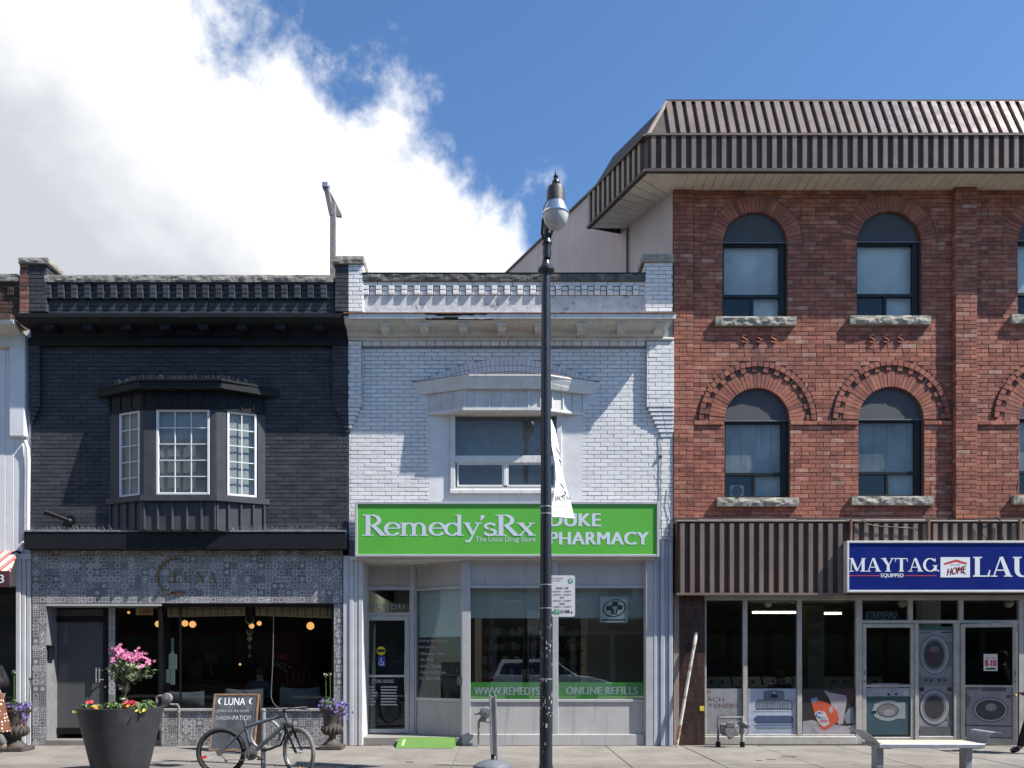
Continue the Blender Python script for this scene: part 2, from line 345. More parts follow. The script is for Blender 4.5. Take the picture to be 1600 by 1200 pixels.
    def lathe(s, prof, cx, cy, n=24, r=0.5, squash=1.0, axis='z', cz=0.):
        vs = []; fs = []; m = len(prof)
        for (rr, z) in prof:
            for k in range(n):
                a = 2 * math.pi * k / n
                if axis == 'z': vs.append((cx + rr * math.cos(a), cy + rr * math.sin(a) * squash, z))
                else: vs.append((cx + rr * math.cos(a), z, cz + rr * math.sin(a)))      # along y
        for i in range(m - 1):
            for k in range(n): fs.append((i * n + k, i * n + (k + 1) % n, (i + 1) * n + (k + 1) % n, (i + 1) * n + k))
        fs += [tuple(range(n - 1, -1, -1)), tuple(range((m - 1) * n, m * n))]
        return s.add(vs, fs, r)
    def ball(s, c, r, n=10, sq=(1, 1, 1), rr=0.5):
        pr = [(max(0.001, math.sin(math.pi * i / n)), -math.cos(math.pi * i / n)) for i in range(n + 1)]
        vs = []; fs = []; m = n + 1; k2 = n * 2
        for (a, z) in pr:
            for k in range(k2):
                t = 2 * math.pi * k / k2; vs.append((c[0] + r * sq[0] * a * math.cos(t), c[1] + r * sq[1] * a * math.sin(t), c[2] + r * sq[2] * z))
        for i in range(m - 1):
            for k in range(k2): fs.append((i * k2 + k, i * k2 + (k + 1) % k2, (i + 1) * k2 + (k + 1) % k2, (i + 1) * k2 + k))
        return s.add(vs, fs, rr)
    def mesh(s, name, off=(0, 0, 0), smooth=False):
        me = bpy.data.meshes.new(name)
        me.from_pydata([(a - off[0], b - off[1], c - off[2]) for a, b, c in s.v], [], s.f)
        at = me.attributes.new('rnd', 'FLOAT', 'FACE'); at.data.foreach_set('value', s.r)
        if s.uv:
            ul = me.uv_layers.new(name='UVMap')
            for fi, p in enumerate(me.polygons):
                if fi in s.uv:
                    for li, q in zip(p.loop_indices, s.uv[fi]): ul.data[li].uv = q
        me.update()
        if smooth:
            for p in me.polygons: p.use_smooth = True
            try: me.set_sharp_from_angle(angle=R(40))
            except Exception: pass
        return me

def rootloc(o):
    while o.parent: o = o.parent
    return tuple(o.location)
def thing(name, label, cat, loc=(0, 0, 0), group=None):
    o = bpy.data.objects.new(name, None); COL.objects.link(o); o.location = loc; o.empty_display_size = .1
    o['label'] = label; o['category'] = cat
    if group: o['group'] = group
    return o
def obj(name, mb, m, parent=None, label=None, cat=None, group=None, kind=None, smooth=False, loc=None):
    off = rootloc(parent) if parent else (loc or (0, 0, 0))
    o = bpy.data.objects.new(name, mb.mesh(name, off, smooth)); COL.objects.link(o)
    o.data.materials.append(m)
    if parent: o.parent = parent
    elif loc: o.location = loc
    if label: o['label'] = label
    if cat: o['category'] = cat
    if group: o['group'] = group
    if kind: o['kind'] = kind
    return o
def inst(name, me, loc, parent, rot=None):
    o = bpy.data.objects.new(name, me); COL.objects.link(o); rl = rootloc(parent); o.parent = parent
    o.location = (loc[0] - rl[0], loc[1] - rl[1], loc[2] - rl[2])
    if rot is not None: o.rotation_euler = rot
    return o
def facet(ax, ay, bx, by):
    """frame on a vertical facet seen from the street: x along a->b, y into the building"""
    d = Vector((bx - ax, by - ay, 0)); L = d.length; d.normalize(); n = Vector((-d.y, d.x, 0))
    return Matrix(((d.x, n.x, 0, ax), (d.y, n.y, 0, ay), (0, 0, 1, 0), (0, 0, 0, 1))), L

# ---- lettering
_tc = {}
def textgeo(body, bold=0.0, shear=0.0, space=1.0):
    k = (body, bold, shear, space)
    if k in _tc: return _tc[k]
    c = bpy.data.curves.new('t', 'FONT'); c.body = body; c.size = 1; c.offset = bold; c.shear = shear; c.space_character = space; c.resolution_u = 4
    o = bpy.data.objects.new('t', c); COL.objects.link(o)
    dg = bpy.context.evaluated_depsgraph_get(); me = bpy.data.meshes.new_from_object(o.evaluated_get(dg))
    vs = [(v.co.x, v.co.y) for v in me.vertices]; fs = [tuple(p.vertices) for p in me.polygons]
    bpy.data.objects.remove(o); bpy.data.curves.remove(c); bpy.data.meshes.remove(me)
    _tc[k] = (vs, fs); return _tc[k]
def addtext(mb, body, x0, x1, z0, z1, y, bold=0.0, shear=0.0, space=1.0):
    vs, fs = textgeo(body, min(bold, 0), shear, space)
    xs = [p[0] for p in vs]; zs = [p[1] for p in vs]; a, b, c, d = min(xs), max(xs), min(zs), max(zs)
    for k, o in enumerate((0., -1., 1.) if bold > 0 else (0.,)):
      mb.add([(x0 + o * bold * 1.3 * (z1 - z0) + (p[0] - a) / (b - a) * (x1 - x0), y - .0004 * k, z0 + (p[1] - c) / (d - c) * (z1 - z0)) for p in vs], fs)
def arc(cx, cy, rx, ry, a0, a1, n, wf):
    out = []
    for i in range(n + 1):
        a = R(a0 + (a1 - a0) * i / n); out.append((cx + rx * math.cos(a), cy + ry * math.sin(a), wf(a)))
    return out
def thick(lo, hi): return lambda a: lo + (hi - lo) * abs(math.cos(a))
def serif(x, y, w=.30, h=.055): return ('b', x - w / 2, x + w / 2, y, y + h)
GLY = {
 'R': (.80, [('s', [(.19, 0, .16), (.19, 1, .16)]), serif(.19, 0, .38), ('b', .0, .30, .945, 1.0), ('s', arc(.30, .735, .27, .24, 90, -90, 14, thick(.055, .15))), ('b', .2, .32, .945, 1.0), ('b', .2, .32, .47, .525), ('s', [(.36, .50, .14), (.70, .03, .17)]), ('b', .60, .88, 0, .05)]),
 'e': (.60, [('s', arc(.30, .32, .235, .29, 12, 325, 22, thick(.06, .13))), ('b', .10, .54, .33, .385)]),
 'm': (1.06, [('s', [(.15, 0, .13), (.15, .62, .13)]), ('b', .01, .16, .575, .62), ('s', arc(.32, .38, .17, .21, 170, 0, 10, thick(.06, .13))), ('s', [(.49, 0, .13), (.49, .40, .13)]), ('s', arc(.66, .38, .17, .21, 170, 0, 10, thick(.06, .13))), ('s', [(.83, 0, .13), (.83, .40, .13)]), serif(.15, 0, .27), serif(.49, 0, .27), serif(.83, 0, .27)]),
 'd': (.70, [('s', arc(.28, .31, .22, .28, 35, 325, 20, thick(.06, .13))), ('s', [(.52, 0, .13), (.52, 1.0, .13)]), ('b', .38, .53, .95, 1.0), ('b', .50, .68, 0, .05)]),
 'y': (.64, [('s', [(.14, .60, .14), (.36, .04, .12)]), ('s', [(.54, .60, .055), (.30, -.12, .06), (.22, -.27, .09)]), ('b', .02, .28, .575, .625), ('b', .42, .66, .575, .625), ('s', [(.10, -.25, .11), (.25, -.27, .08)])]),
 "'": (.20, [('s', [(.10, .97, .15), (.12, .86, .12), (.04, .72, .03)])]),
 's': (.50, [('s', arc(.25, .455, .165, .125, 20, 255, 12, lambda a: .10)), ('s', arc(.25, .165, .18, .135, 90, -165, 12, lambda a: .11)), ('b', .36, .41, .44, .58), ('b', .05, .10, .03, .19)]),
 'x': (.64, [('s', [(.12, .60, .14), (.52, .02, .14)]), ('s', [(.52, .60, .06), (.11, .02, .06)]), ('b', .0, .26, .575, .62), ('b', .40, .62, .575, .62), ('b', .0, .22, 0, .045), ('b', .38, .66, 0, .045)]),
 'M': (1.12, [('s', [(.17, 0, .055), (.19, 1, .055)]), ('s', [(.20, 1, .19), (.55, .05, .15)]), ('s', [(.93, 1, .055), (.56, .05, .055)]), ('s', [(.93, 0, .19), (.93, 1, .19)]), ('b', .02, .33, 0, .055), ('b', .04, .28, .945, 1), ('b', .74, 1.10, 0, .055), ('b', .86, 1.10, .945, 1)]),
 'A': (.94, [('s', [(.43, 1.0, .06), (.14, .03, .06)]), ('s', [(.46, 1.0, .15), (.78, .03, .21)]), ('b', .24, .64, .30, .36), ('b', .0, .29, 0, .055), ('b', .58, .95, 0, .055)]),
 'Y': (.88, [('s', [(.17, 1, .20), (.46, .47, .17)]), ('s', [(.74, 1, .06), (.50, .47, .06)]), ('s', [(.46, 0, .18), (.46, .5, .18)]), ('b', .0, .36, .945, 1), ('b', .60, .90, .945, 1), ('b', .28, .64, 0, .055)]),
 'T': (.84, [('s', [(.42, 0, .19), (.42, 1, .19)]), ('b', .03, .81, .935, 1), ('s', [(.06, 1, .06), (.04, .72, .03)]), ('s', [(.78, 1, .06), (.80, .72, .03)]), ('b', .25, .59, 0, .055)]),
 'G': (.92, [('s', arc(.46, .5, .36, .47, 40, 330, 26, thick(.06, .18))), ('s', [(.80, .05, .17), (.80, .45, .17)]), ('b', .62, .93, .42, .475), ('s', [(.77, .99, .05), (.80, .70, .03)])]),
 'L': (.78, [('s', [(.21, 0, .21), (.21, 1, .21)]), ('b', .02, .42, .94, 1), ('b', .02, .74, 0, .065), ('s', [(.68, .04, .09), (.75, .34, .04)])]),
 'U': (.96, [('s', [(.20, 1, .21), (.20, .32, .21)]), ('s', arc(.47, .32, .27, .30, 180, 360, 14, lambda a: .07 + .13 * max(0, -math.cos(a)))), ('s', [(.74, .32, .075), (.74, 1, .075)]), ('b', .02, .40, .94, 1), ('b', .58, .90, .94, 1)]),
 'N': (.9, [('s', [(.15, 0, .07), (.15, 1, .07)]), ('s', [(.15, 1, .17), (.75, 0, .17)]), ('s', [(.75, 0, .07), (.75, 1, .07)]), ('b', .02, .28, 0, .05), ('b', .62, .88, .95, 1)]),
}
def serif_text(mb, body, x0, x1, z0, zcap, y, track=-0.075):
    h = zcap - z0; tot = sum(GLY[c][0] + track for c in body) - track; sx = (x1 - x0) / tot; cur = 0.; k = 0
    for c in body:
        wd, els = GLY[c]
        for e in els:
            k += 1; yy = y - 0.00025 * (k % 9)
            if e[0] == 'b':
                a, b, c0, c1 = e[1:]; mb.flat([(x0 + (cur + a) * sx, z0 + c0 * h), (x0 + (cur + b) * sx, z0 + c0 * h), (x0 + (cur + b) * sx, z0 + c1 * h), (x0 + (cur + a) * sx, z0 + c1 * h)], yy)
            else:
                P = e[1]; Lf = []; Rt = []
                for i, p in enumerate(P):
                    a = P[max(0, i - 1)]; b = P[min(len(P) - 1, i + 1)]; dx, dz = b[0] - a[0], b[1] - a[1]; l = math.hypot(dx, dz) or 1
                    nx, nz = -dz / l * p[2] / 2, dx / l * p[2] / 2
                    Lf.append((x0 + (cur + p[0] + nx) * sx, z0 + (p[1] + nz) * h)); Rt.append((x0 + (cur + p[0] - nx) * sx, z0 + (p[1] - nz) * h))
                vs = [(q[0], yy, q[1]) for q in Lf + Rt]; n = len(Lf)
                mb.add(vs, [(i, i + 1, n + i + 1, n + i) for i in range(n - 1)])
        cur += wd + track

# ---- brickwork
def brick_geo(mb, x0, x1, z0, z1, y, depth, r, jit=0.0015, c=0.004):
    j = lambda: random.uniform(-jit, jit)
    yf = y + random.uniform(-.0025, .0015)
    a = [(x0 + j(), yf + c, z0 + j()), (x1 + j(), yf + c, z0 + j()), (x1 + j(), yf + c, z1 + j()), (x0 + j(), yf + c, z1 + j())]
    b = [(x0 + c, yf + j() * .6, z0 + c), (x1 - c, yf + j() * .6, z0 + c), (x1 - c, yf + j() * .6, z1 - c), (x0 + c, yf + j() * .6, z1 - c)]
    d = [(p[0], y + depth, p[2]) for p in a]
    mb.add(b + a + d, [(0, 1, 2, 3)] + [(4 + i, 4 + (i + 1) % 4, (i + 1) % 4, i) for i in range(4)] + [(8 + i, 8 + (i + 1) % 4, 4 + (i + 1) % 4, 4 + i) for i in range(4)], r)
def clip(a, b, cuts):
    seg = [(a, b)]
    for (c, d) in cuts:
        n = []
        for (s, e) in seg:
            if d <= s or c >= e: n.append((s, e)); continue
            if c > s: n.append((s, c))
            if d < e: n.append((d, e))
        seg = n
    return [q for q in seg if q[1] - q[0] > 0.025]
class Bricks:
    """collects brickwork; the 300 nearest whole bricks become objects, the others one part"""
    def __init__(s, parent, m, L, h, joint=0.010): s.parent = parent; s.m = m; s.L = L; s.h = h; s.j = joint; s.full = []; s.mb = MB()
    def field(s, x0, x1, z0, z1, y=0., cuts=None, headers=0, depth=.05, zbase=None, proud=None):
        h, L = s.h, s.L; n0 = 0; zb = z0 if zbase is None else zbase; row = int(math.floor((z0 - zb) / h + 1e-6))
        while True:
            za = zb + row * h; zt = za + h
            if za >= z1 - .01: break
            a_, b_ = max(za, z0), min(zt, z1)
            if b_ - a_ < .02: row += 1; continue
            hd = headers and row % headers == headers - 1
            LL = L / 2 if hd else L
            off = (LL / 2 if row % 2 else 0) + random.uniform(-.012, .012) + (0.06 if hd else 0)
            i = math.floor((x0 - off) / LL)
            cu = cuts((a_ + b_) / 2) if cuts else []
            while i * LL + off < x1:
                bx0 = max(i * LL + off, x0); bx1 = min((i + 1) * LL + off, x1)
                for (p, q) in clip(bx0, bx1, cu):
                    if abs((q - p) - L) < .003 and abs(b_ - a_ - h) < .003: s.full.append(((p + q) / 2, y, (a_ + b_) / 2))
                    else: brick_geo(s.mb, p + s.j / 2, q - s.j / 2, a_ + s.j / 2, b_ - s.j / 2, y, depth, random.random())
                i += 1
            row += 1
    def done(s, limit=300, nv=24):
        s.full.sort(key=lambda p: p[0] ** 2 + (p[1] + D0) ** 2 + (p[2] - EYE) ** 2)
        me = []
        for k in range(nv):
            m = MB(); brick_geo(m, -s.L / 2 + s.j / 2, s.L / 2 - s.j / 2, -s.h / 2 + s.j / 2, s.h / 2 - s.j / 2, 0, .05, (k + .5) / nv); d = m.mesh('brick'); d.materials.append(s.m); me.append(d)
        for p in s.full[:limit]: inst('brick', random.choice(me), p, s.parent)
        for p in s.full[limit:]: brick_geo(s.mb, p[0] - s.L / 2 + s.j / 2, p[0] + s.L / 2 - s.j / 2, p[2] - s.h / 2 + s.j / 2, p[2] + s.h / 2 - s.j / 2, p[1], .05, random.random())
        return obj('brickwork', s.mb, s.m, s.parent, kind='stuff')
def backing(mb, x0, x1, zs, y0, y1, cuts):
    """wall body behind the bricks, cut by the openings; zs = list of heights"""
    runs = []
    for a, b in zip(zs[:-1], zs[1:]):
        seg = tuple(clip(x0, x1, cuts((a + b) / 2)))
        if runs and runs[-1][2] == seg: runs[-1][1] = b
        else: runs.append([a, b, seg])
    for a, b, seg in runs:
        for (p, q) in seg: mb.box(p, q, y0, y1, a, b)
def stone(x0, x1, y0, y1, z0, z1, seed, amp=.02, side=False, T=None):
    """rock-faced stone: rough front, smooth draughted top and bed"""
    m = MB(T); nx = max(6, int((x1 - x0) / .035)); nz = max(4, int((z1 - z0) / .03)); vs = []
    for k in range(nz + 1):
        for i in range(nx + 1):
            x = x0 + (x1 - x0) * i / nx; z = z0 + (z1 - z0) * k / nz
            e = min(1, 3.0 * min(k, nz - k) / nz) * min(1, 6. * min(i, nx - i) / nx + .15)
            d = (noise.fractal(Vector((x * 7 + seed, z * 11, seed * 3.1)), .8, 2.1, 4) * .75 + .35) * amp * (0.25 + e)
            vs.append((x, y0 - max(-.01, d), z + (noise.noise(Vector((x * 5, seed, z * 4))) * .008 if 0 < k < nz else noise.noise(Vector((x * 6, seed, k))) * .004)))
    fs = [(k * (nx + 1) + i, k * (nx + 1) + i + 1, (k + 1) * (nx + 1) + i + 1, (k + 1) * (nx + 1) + i) for k in range(nz) for i in range(nx)]
    b = len(vs); w_ = nx + 1
    vs += [(x0, y1, z0), (x1, y1, z0), (x1, y1, z1), (x0, y1, z1)]
    fs += [tuple([b, b + 1] + [nx - i for i in range(nx + 1)]), tuple([b + 3] + [nz * w_ + i for i in range(nx + 1)] + [b + 2])[::1],
           tuple([b] + [k * w_ for k in range(nz + 1)] + [b + 3]), tuple([b + 1, b + 2] + [(nz - k) * w_ + nx for k in range(nz + 1)]), (b, b + 3, b + 2, b + 1)]
    m.add(vs, fs); return m

# ================================================================== GROUND
obj('ground', MB().box(-400, 400, -400, 400, -.5, -.16), M_asph, kind='structure')
obj('road', MB().box(-120, 120, -17.5, -5.05, -.158, -.148), mat('road_asphalt', (0.060, 0.060, 0.062), 0.88, 0.18, 3, 0.3, 140, dirt=((0.035, 0.035, 0.036), 1.0, 0.55, 0.75)), kind='structure')
walk = obj('sidewalk', MB().box(-60, 60, -4.9, .6, -.155, -.010), M_joint, kind='structure')
for (a, b, w_) in ((1232, 1182, .12), (1205, 1187, .07), (1186, 1188.5, .05), (640, 1191, .06)):
    d_ = EYE * FPX / (b - HZ); x_ = (a - CX) * d_ / FPX; q = MB(); q.cbox(x_ - w_, x_ + w_, d_ - D0 - .06, d_ - D0 + .06, -.02, .0045, .004); obj('iron_cover', q, mat('rusted_cover', (.07, .06, .052), .8, .25, 20, .3, 60), walk)
def slab(x0, x1, y0, y1, m, nm='paving_slab'):
    mb = MB(); dz = random.uniform(-.003, .003)
    mb.cbox(x0 + .007, x1 - .007, y0 + .007, y1 - .007, -.06, dz, .006)
    return obj(nm, mb, m, walk)
xs = [-30.0]
for wd in (7, 7, 5): xs.append(xs[-1] + wd)
xs += [-9.3, -7.75, -6.3, -4.85, -3.35, -2.2, -.72, .75, 1.95, 3.35, 4.75, 6.2, 7.7, 9.3, 14, 20, 28]
for a, b in zip(xs[:-1], xs[1:]): slab(a, b, -2.62, .6, M_conc)
for a, b in zip(xs[:-1], xs[1:]):
    o_ = .4 if abs(a) < 12 else 0
    slab(a, b, -4.88, -2.63, M_conc2)
for (cx_, cy_, ang, ln) in ((-5.9, -1.2, 20, 1.1), (-1.4, -1.6, 75, 1.5), (1.1, -.9, 140, 1.2), (4.2, -1.7, 60, 1.6), (5.6, -1.1, 160, .9), (-3.9, -2.0, 100, .8), (2.6, -2.0, 30, .9)):
    q = MB(); x_, y_ = cx_, cy_; a = R(ang); n_ = 12
    for k in range(n_):
        a2 = R(ang) + random.uniform(-.7, .7); x2, y2 = x_ + math.cos(a2) * ln / n_, y_ + math.sin(a2) * ln / n_; w_ = .0035 * random.uniform(.5, 1.3)
        q.add([(x_ - w_, y_, .0042), (x_ + w_, y_ + w_, .0042), (x2 + w_, y2 + w_, .0042), (x2 - w_, y2, .0042)], [(0, 1, 2, 3)]); x_, y_ = x2, y2
    obj('crack', q, M_joint, walk)
kerb = obj('kerb', MB().cbox(-60, 60, -5.06, -4.905, -.3, .0, .015), M_conc, kind='structure')
obj('far_kerb', MB().cbox(-60, 60, -17.66, -17.5, -.3, .0, .015), M_conc, kind='structure')
obj('far_sidewalk', MB().box(-60, 60, -22, -17.67, -.3, .0), M_conc, kind='structure')

# ================================================================== NEIGHBOUR (white siding, cut by the left edge)
XB, XW, XR = X(48), X(545), X(1052)       # lot lines
nb = thing('white_clad_building', 'white plank clad shop building cut off by the left edge of the photo', 'building', (XB - 2.5, 0, 0))
NX0 = XB - 6
m = MB(); m.box(NX0, XB - .01, .02, .35, Z(915), Z(440)); obj('wall', m, M_stucco, nb)
for i in range(26):                                                    # vertical planks
    x1 = X(36) - i * .155; m = MB(); m.cbox(x1 - .152, x1, -.02 - (i % 3) * .002, .02, Z(866), Z(540), .006); obj('plank', m, M_wsid, nb)
m = MB(); m.cbox(X(20), X(43.5), -.11, .015, Z(684), Z(527), .012); obj('boxed_pilaster', m, M_wsid, nb)
m = MB(); m.cbox(NX0, X(42), -.13, .01, Z(545), Z(524), .01); obj('frieze_board', m, M_cwood, nb)
prof = [(-.52, Z(502, -.52)), (-.50, Z(506, -.5)), (-.40, 7.60), (-.28, 7.55), (-.16, 7.53), (-.14, 7.50), (0, 7.50), (0, 7.78), (-.52, Z(499, -.52))]
m = MB(); m.sweepx(prof, NX0, 0, x1f=lambda p: XB - .03 + (0.02 if p[0] < -.4 else -.10 * (p[0] + .5) / .5)); obj('cornice', m, M_cwood, nb, smooth=True)
m = MB(); m.box(NX0, XB - .05, -.53, -.02, Z(499, -.52), Z(490, -.52)); obj('cornice_flashing', m, mat('brown_flashing', (0.10, 0.055, 0.04), .8, .3, 8), nb)
bk = Bricks(nb, mat('sooty_brick', None, .9, .1, 14, .3, 90, ramp=[(0, (.03, .02, .017)), (1, (.085, .045, .034))]), .235, .072); bk.field(NX0 + 4.5, X(30), 7.9, Z(441), 0., zbase=7.9)
for r_ in range(2):
    for i in range(6):
        brick_geo(bk.mb, X(30) - .25 * i - .2, X(30) - .25 * i - .09, Z(462) + r_ * .08, Z(462) + r_ * .08 + .065, -.03, .05, random.random() * .4)
bk.done()
for i in range(3):
    o = obj('coping_stone', stone(X(30) - .75 * (i + 1) + .005, X(30) - .75 * i, -.05, .35, Z(440.5), Z(430), 3.3 + i), M_stone, nb)
m = MB(); m.tube([(X(42), -.06, Z(690)), (X(46), -.05, Z(702)), (X(47.3), -.05, Z(720)), (X(46.8), -.05, Z(760)), (X(46), -.05, Z(830))], .033, 8); obj('downpipe', m, M_wsid, nb, smooth=True)
for i, (a, b) in enumerate(((27, 35), (35.4, 42), (42.4, 50))):
    m = MB(); m.cbox(X(a), X(b) - .006, -.05 + .012 * i, .1, 0.0, Z(874), .008); obj('corner_board', m, M_siding, nb)
m = MB(); m.box(X(24), X(51), -.06, .1, Z(875) + .004, Z(866)); obj('board_cap', m, M_siding, nb)
m = MB(); m.box(NX0, X(26), .3, .34, 0, Z(900)); m.box(NX0, X(26), .3, 3, -.02, .02); obj('shop_front', m, M_int, nb)
m = MB(); m.box(NX0, X(25), .1, .106, .5, Z(905)); obj('shop_pane', m, G_shop, nb)
m = MB(); m.box(NX0, X(26), .08, .14, .45, .52); m.box(NX0, X(26), .05, .3, 0, .45); m.box(X(24), X(27), .08, .3, 0, Z(900)); obj('window_frame', m, M_blackm, nb)
m = MB(); m.box(NX0, XB - .3, .4, 10, -.1, Z(470)); obj('building_body', m, M_stucco, nb)
# awning
aw = thing('shop_awning', 'red and cream striped awning with maroon valance numbered 3 at the left edge', 'awning', (X(0), -.4, 2.6))
fab = bpy.data.materials.new('striped_awning_fabric'); fab.use_nodes = True
t_ = fab.node_tree; b_ = t_.nodes['Principled BSDF']; g_ = t_.nodes.new('ShaderNodeNewGeometry'); s_ = t_.nodes.new('ShaderNodeSeparateXYZ'); t_.links.new(g_.outputs['Position'], s_.inputs[0])
q_ = t_.nodes.new('ShaderNodeMath'); q_.operation = 'MULTIPLY_ADD'; t_.links.new(s_.outputs[0], q_.inputs[0]); q_.inputs[1].default_value = 5.2; q_.inputs[2].default_value = .30
f_ = t_.nodes.new('ShaderNodeMath'); f_.operation = 'FRACT'; t_.links.new(q_.outputs[0], f_.inputs[0])
r_ = t_.nodes.new('ShaderNodeValToRGB'); t_.links.new(f_.outputs[0], r_.inputs[0]); r_.color_ramp.interpolation = 'CONSTANT'
e = r_.color_ramp.elements; e[0].color = (.50, .45, .36, 1); e[1].position = .55; e[1].color = (.30, .045, .06, 1)
k = e.new(.68); k.color = (.45, .30, .27, 1); k = e.new(.80); k.color = (.30, .045, .06, 1)
t_.links.new(r_.outputs[0], b_.inputs['Base Color']); b_.inputs['Roughness'].default_value = .9
AY = -.75; ax1 = X(15, AY)
m = MB(); m.add([(NX0, 0, Z(860)), (X(28), 0, Z(860)), (ax1, AY, Z(892, AY)), (NX0, AY, Z(892, AY)), (NX0, .02, Z(862)), (X(28), .02, Z(862)), (ax1, AY + .02, Z(894, AY)), (NX0, AY + .02, Z(894, AY))], [(0, 1, 2, 3), (4, 7, 6, 5), (0, 4, 5, 1), (1, 5, 6, 2), (2, 6, 7, 3)])
obj('canopy', m, fab, aw)
m = MB(); m.box(NX0, ax1 + .005, AY - .012, AY + .004, Z(917, AY), Z(893, AY)); obj('valance', m, mat('maroon_fabric', (.075, .018, .026), .9, .08, 4), aw)
m = MB(); addtext(m, '3', X(-1, AY), X(7, AY), Z(911, AY), Z(898, AY), AY - .016, .02); obj('number', m, M_wlett, aw)
m = MB(); m.tube([(X(34), -.02, Z(864)), (X(30), -.06, Z(862)), (X(24), -.10, Z(866))], .02, 6); obj('bracket', m, M_blackm, aw)

# ================================================================== CAFE (black)
cf = thing('cafe_building', 'black painted brick two storey cafe building with bay window', 'building', ((XB + XW) / 2, 0, 0))
BH, BL = .0755, .249
zt = Z(441); zb = Z(829)
m = MB(); m.box(XB, XW, .008, .30, zb - .1, zt); obj('wall', m, M_bmort, cf)
bk = Bricks(cf, M_black, BL, BH)
bk.field(XB, XW, zb, 7.52, 0., headers=0, zbase=zb)
bk.field(X(72), X(522), 7.86, Z(470), 0., zbase=7.86)
bk.field(X(72), X(522), Z(446.5), Z(440.5), -.02, zbase=Z(446.5))
# chequered header courses of the parapet
def chequer(bks, xa, xb, z_top, rows, h, mbk, y0=-.045, rec=.045, jt=.005):
    wd = .118; n = int((xb - xa) / wd); wd = (xb - xa) / n
    for r_ in range(rows):
        for i in range(n):
            y = y0 if i % 2 == 0 else y0 + rec
            m_ = MB(); brick_geo(m_, xa + i * wd + jt, xa + (i + 1) * wd - jt, z_top - (r_ + 1) * h + jt, z_top - r_ * h - jt, y, .06, random.random())
            mbk.append(m_)
def chk(parent, mt, xa, xb, z_top, rows, h, y0=-.045, rec=.045, jt=.005):
    L_ = []; chequer(None, xa, xb, z_top, rows, h, L_, y0, rec, jt)
    for q in L_: obj('chequer_brick', q, mt, parent)
chk(cf, M_black, X(72), X(522), Z(447), 3, .083, -.06)
# coping
for i, (a, b) in enumerate(zip((72, 135, 198, 263, 331, 397, 461), (135, 198, 263, 331, 397, 461, 522))):
    obj('coping_stone', stone(X(a) + .004, X(b) - .004, -.06, .34, Z(440.5, -.06), Z(429.5, -.06), i * 2.7 + 1, .022), M_stone, cf)
# left pier: half bare red, half black
def pier(parent, xa, xb, y0, y1, z0, z1, mt, mort, seedcap=None, capx=None):
    m = MB(); m.box(xa + .006, xb - .006, y0 + .008, y1, z0, z1); obj('pier_core', m, mort, parent)
    b2 = Bricks(parent, mt, BL * .98, BH); b2.field(xa, xb, z0, z1, y0, zbase=z0); b2.done(0)
pz0, pz1 = Z(489), Z(413, -.06)
pier(cf, X(30, -.06), XB, -.06, .38, pz0, pz1, M_oldred, M_lmort)
pier(cf, XB, X(72.5, -.06), -.06, .38, pz0, pz1, M_black, M_bmort)
# brick side of the pier that faces the lamp
def side_bricks(parent, xs_, y0, y1, z0, z1, mt, sgn):
    T_, L_ = facet(xs_, y0, xs_, y1) if sgn > 0 else facet(xs_, y1, xs_, y0)
    b2 = MB(T_); k = 0; z = z0
    while z < z1 - .01:
        u = -(BL / 4) * (k % 2)
        while u < L_:
            a_, c_ = max(u, 0), min(u + BL / 2 * (1 if k % 2 else 2), L_)
            if c_ - a_ > .03: brick_geo(b2, a_ + .004, c_ - .004, z + .005, min(z + BH, z1) - .005, -.004, .03, random.random())
            u += BL / 2 * (1 if k % 2 else 2)
        z += BH; k += 1
    obj('side_brickwork', b2, mt, parent, kind='stuff')
side_bricks(cf, X(72.5, -.06), -.05, .38, pz0, pz1, M_black, 1)
def cap(parent, xa, xb, y0, y1, z0, z1, seed, mt=M_stone):
    obj('cap_stone', stone(xa, xb, y0, y1, z0, z1, seed, .022), mt, parent)
    for sgn, xx in ((1, xb), (-1, xa)):
        T_, L_ = facet(xx, y0, xx, y1) if sgn > 0 else facet(xx, y1, xx, y0)
        obj('cap_face', stone(0.01, L_ - .01, -.004, .05, z0 + .004, z1 - .004, seed + 5 + sgn, .02, T=T_), mt, parent)
cap(cf, X(28.5, -.1), X(75, -.1), -.10, .42, pz1, Z(402.5, -.1), 11.)
# cornice
def xr_(p): return XW - .003
cprof = [(-.50, 7.745), (-.50, 7.675), (-.47, 7.655), (-.40, 7.605), (-.30, 7.585), (-.16, 7.575), (-.14, 7.50), (-.10, 7.48), (0, 7.48), (0, 7.86), (-.30, 7.80)]
def xl_(p): return X(22, -.5) + (0.0 if p[0] < -.45 else .17 * (p[0] + .5) / .5)
m = MB(); m.sweepx(cprof, 0, 0, x0f=xl_, x1f=xr_); obj('cornice', m, M_bwood, cf)
for i in range(8):
    xc = X(95) + i * (X(505) - X(95)) / 7; m = MB(); m.cbox(xc - .09, xc + .09, -.40, -.16, 7.50, 7.60, .01); obj('cornice_bracket', m, M_bwood, cf)
m = MB(); m.cbox(XB, XW - .004, -.10, -.001, 7.33, 7.478, .01); obj('frieze_board', m, M_bwood, cf)
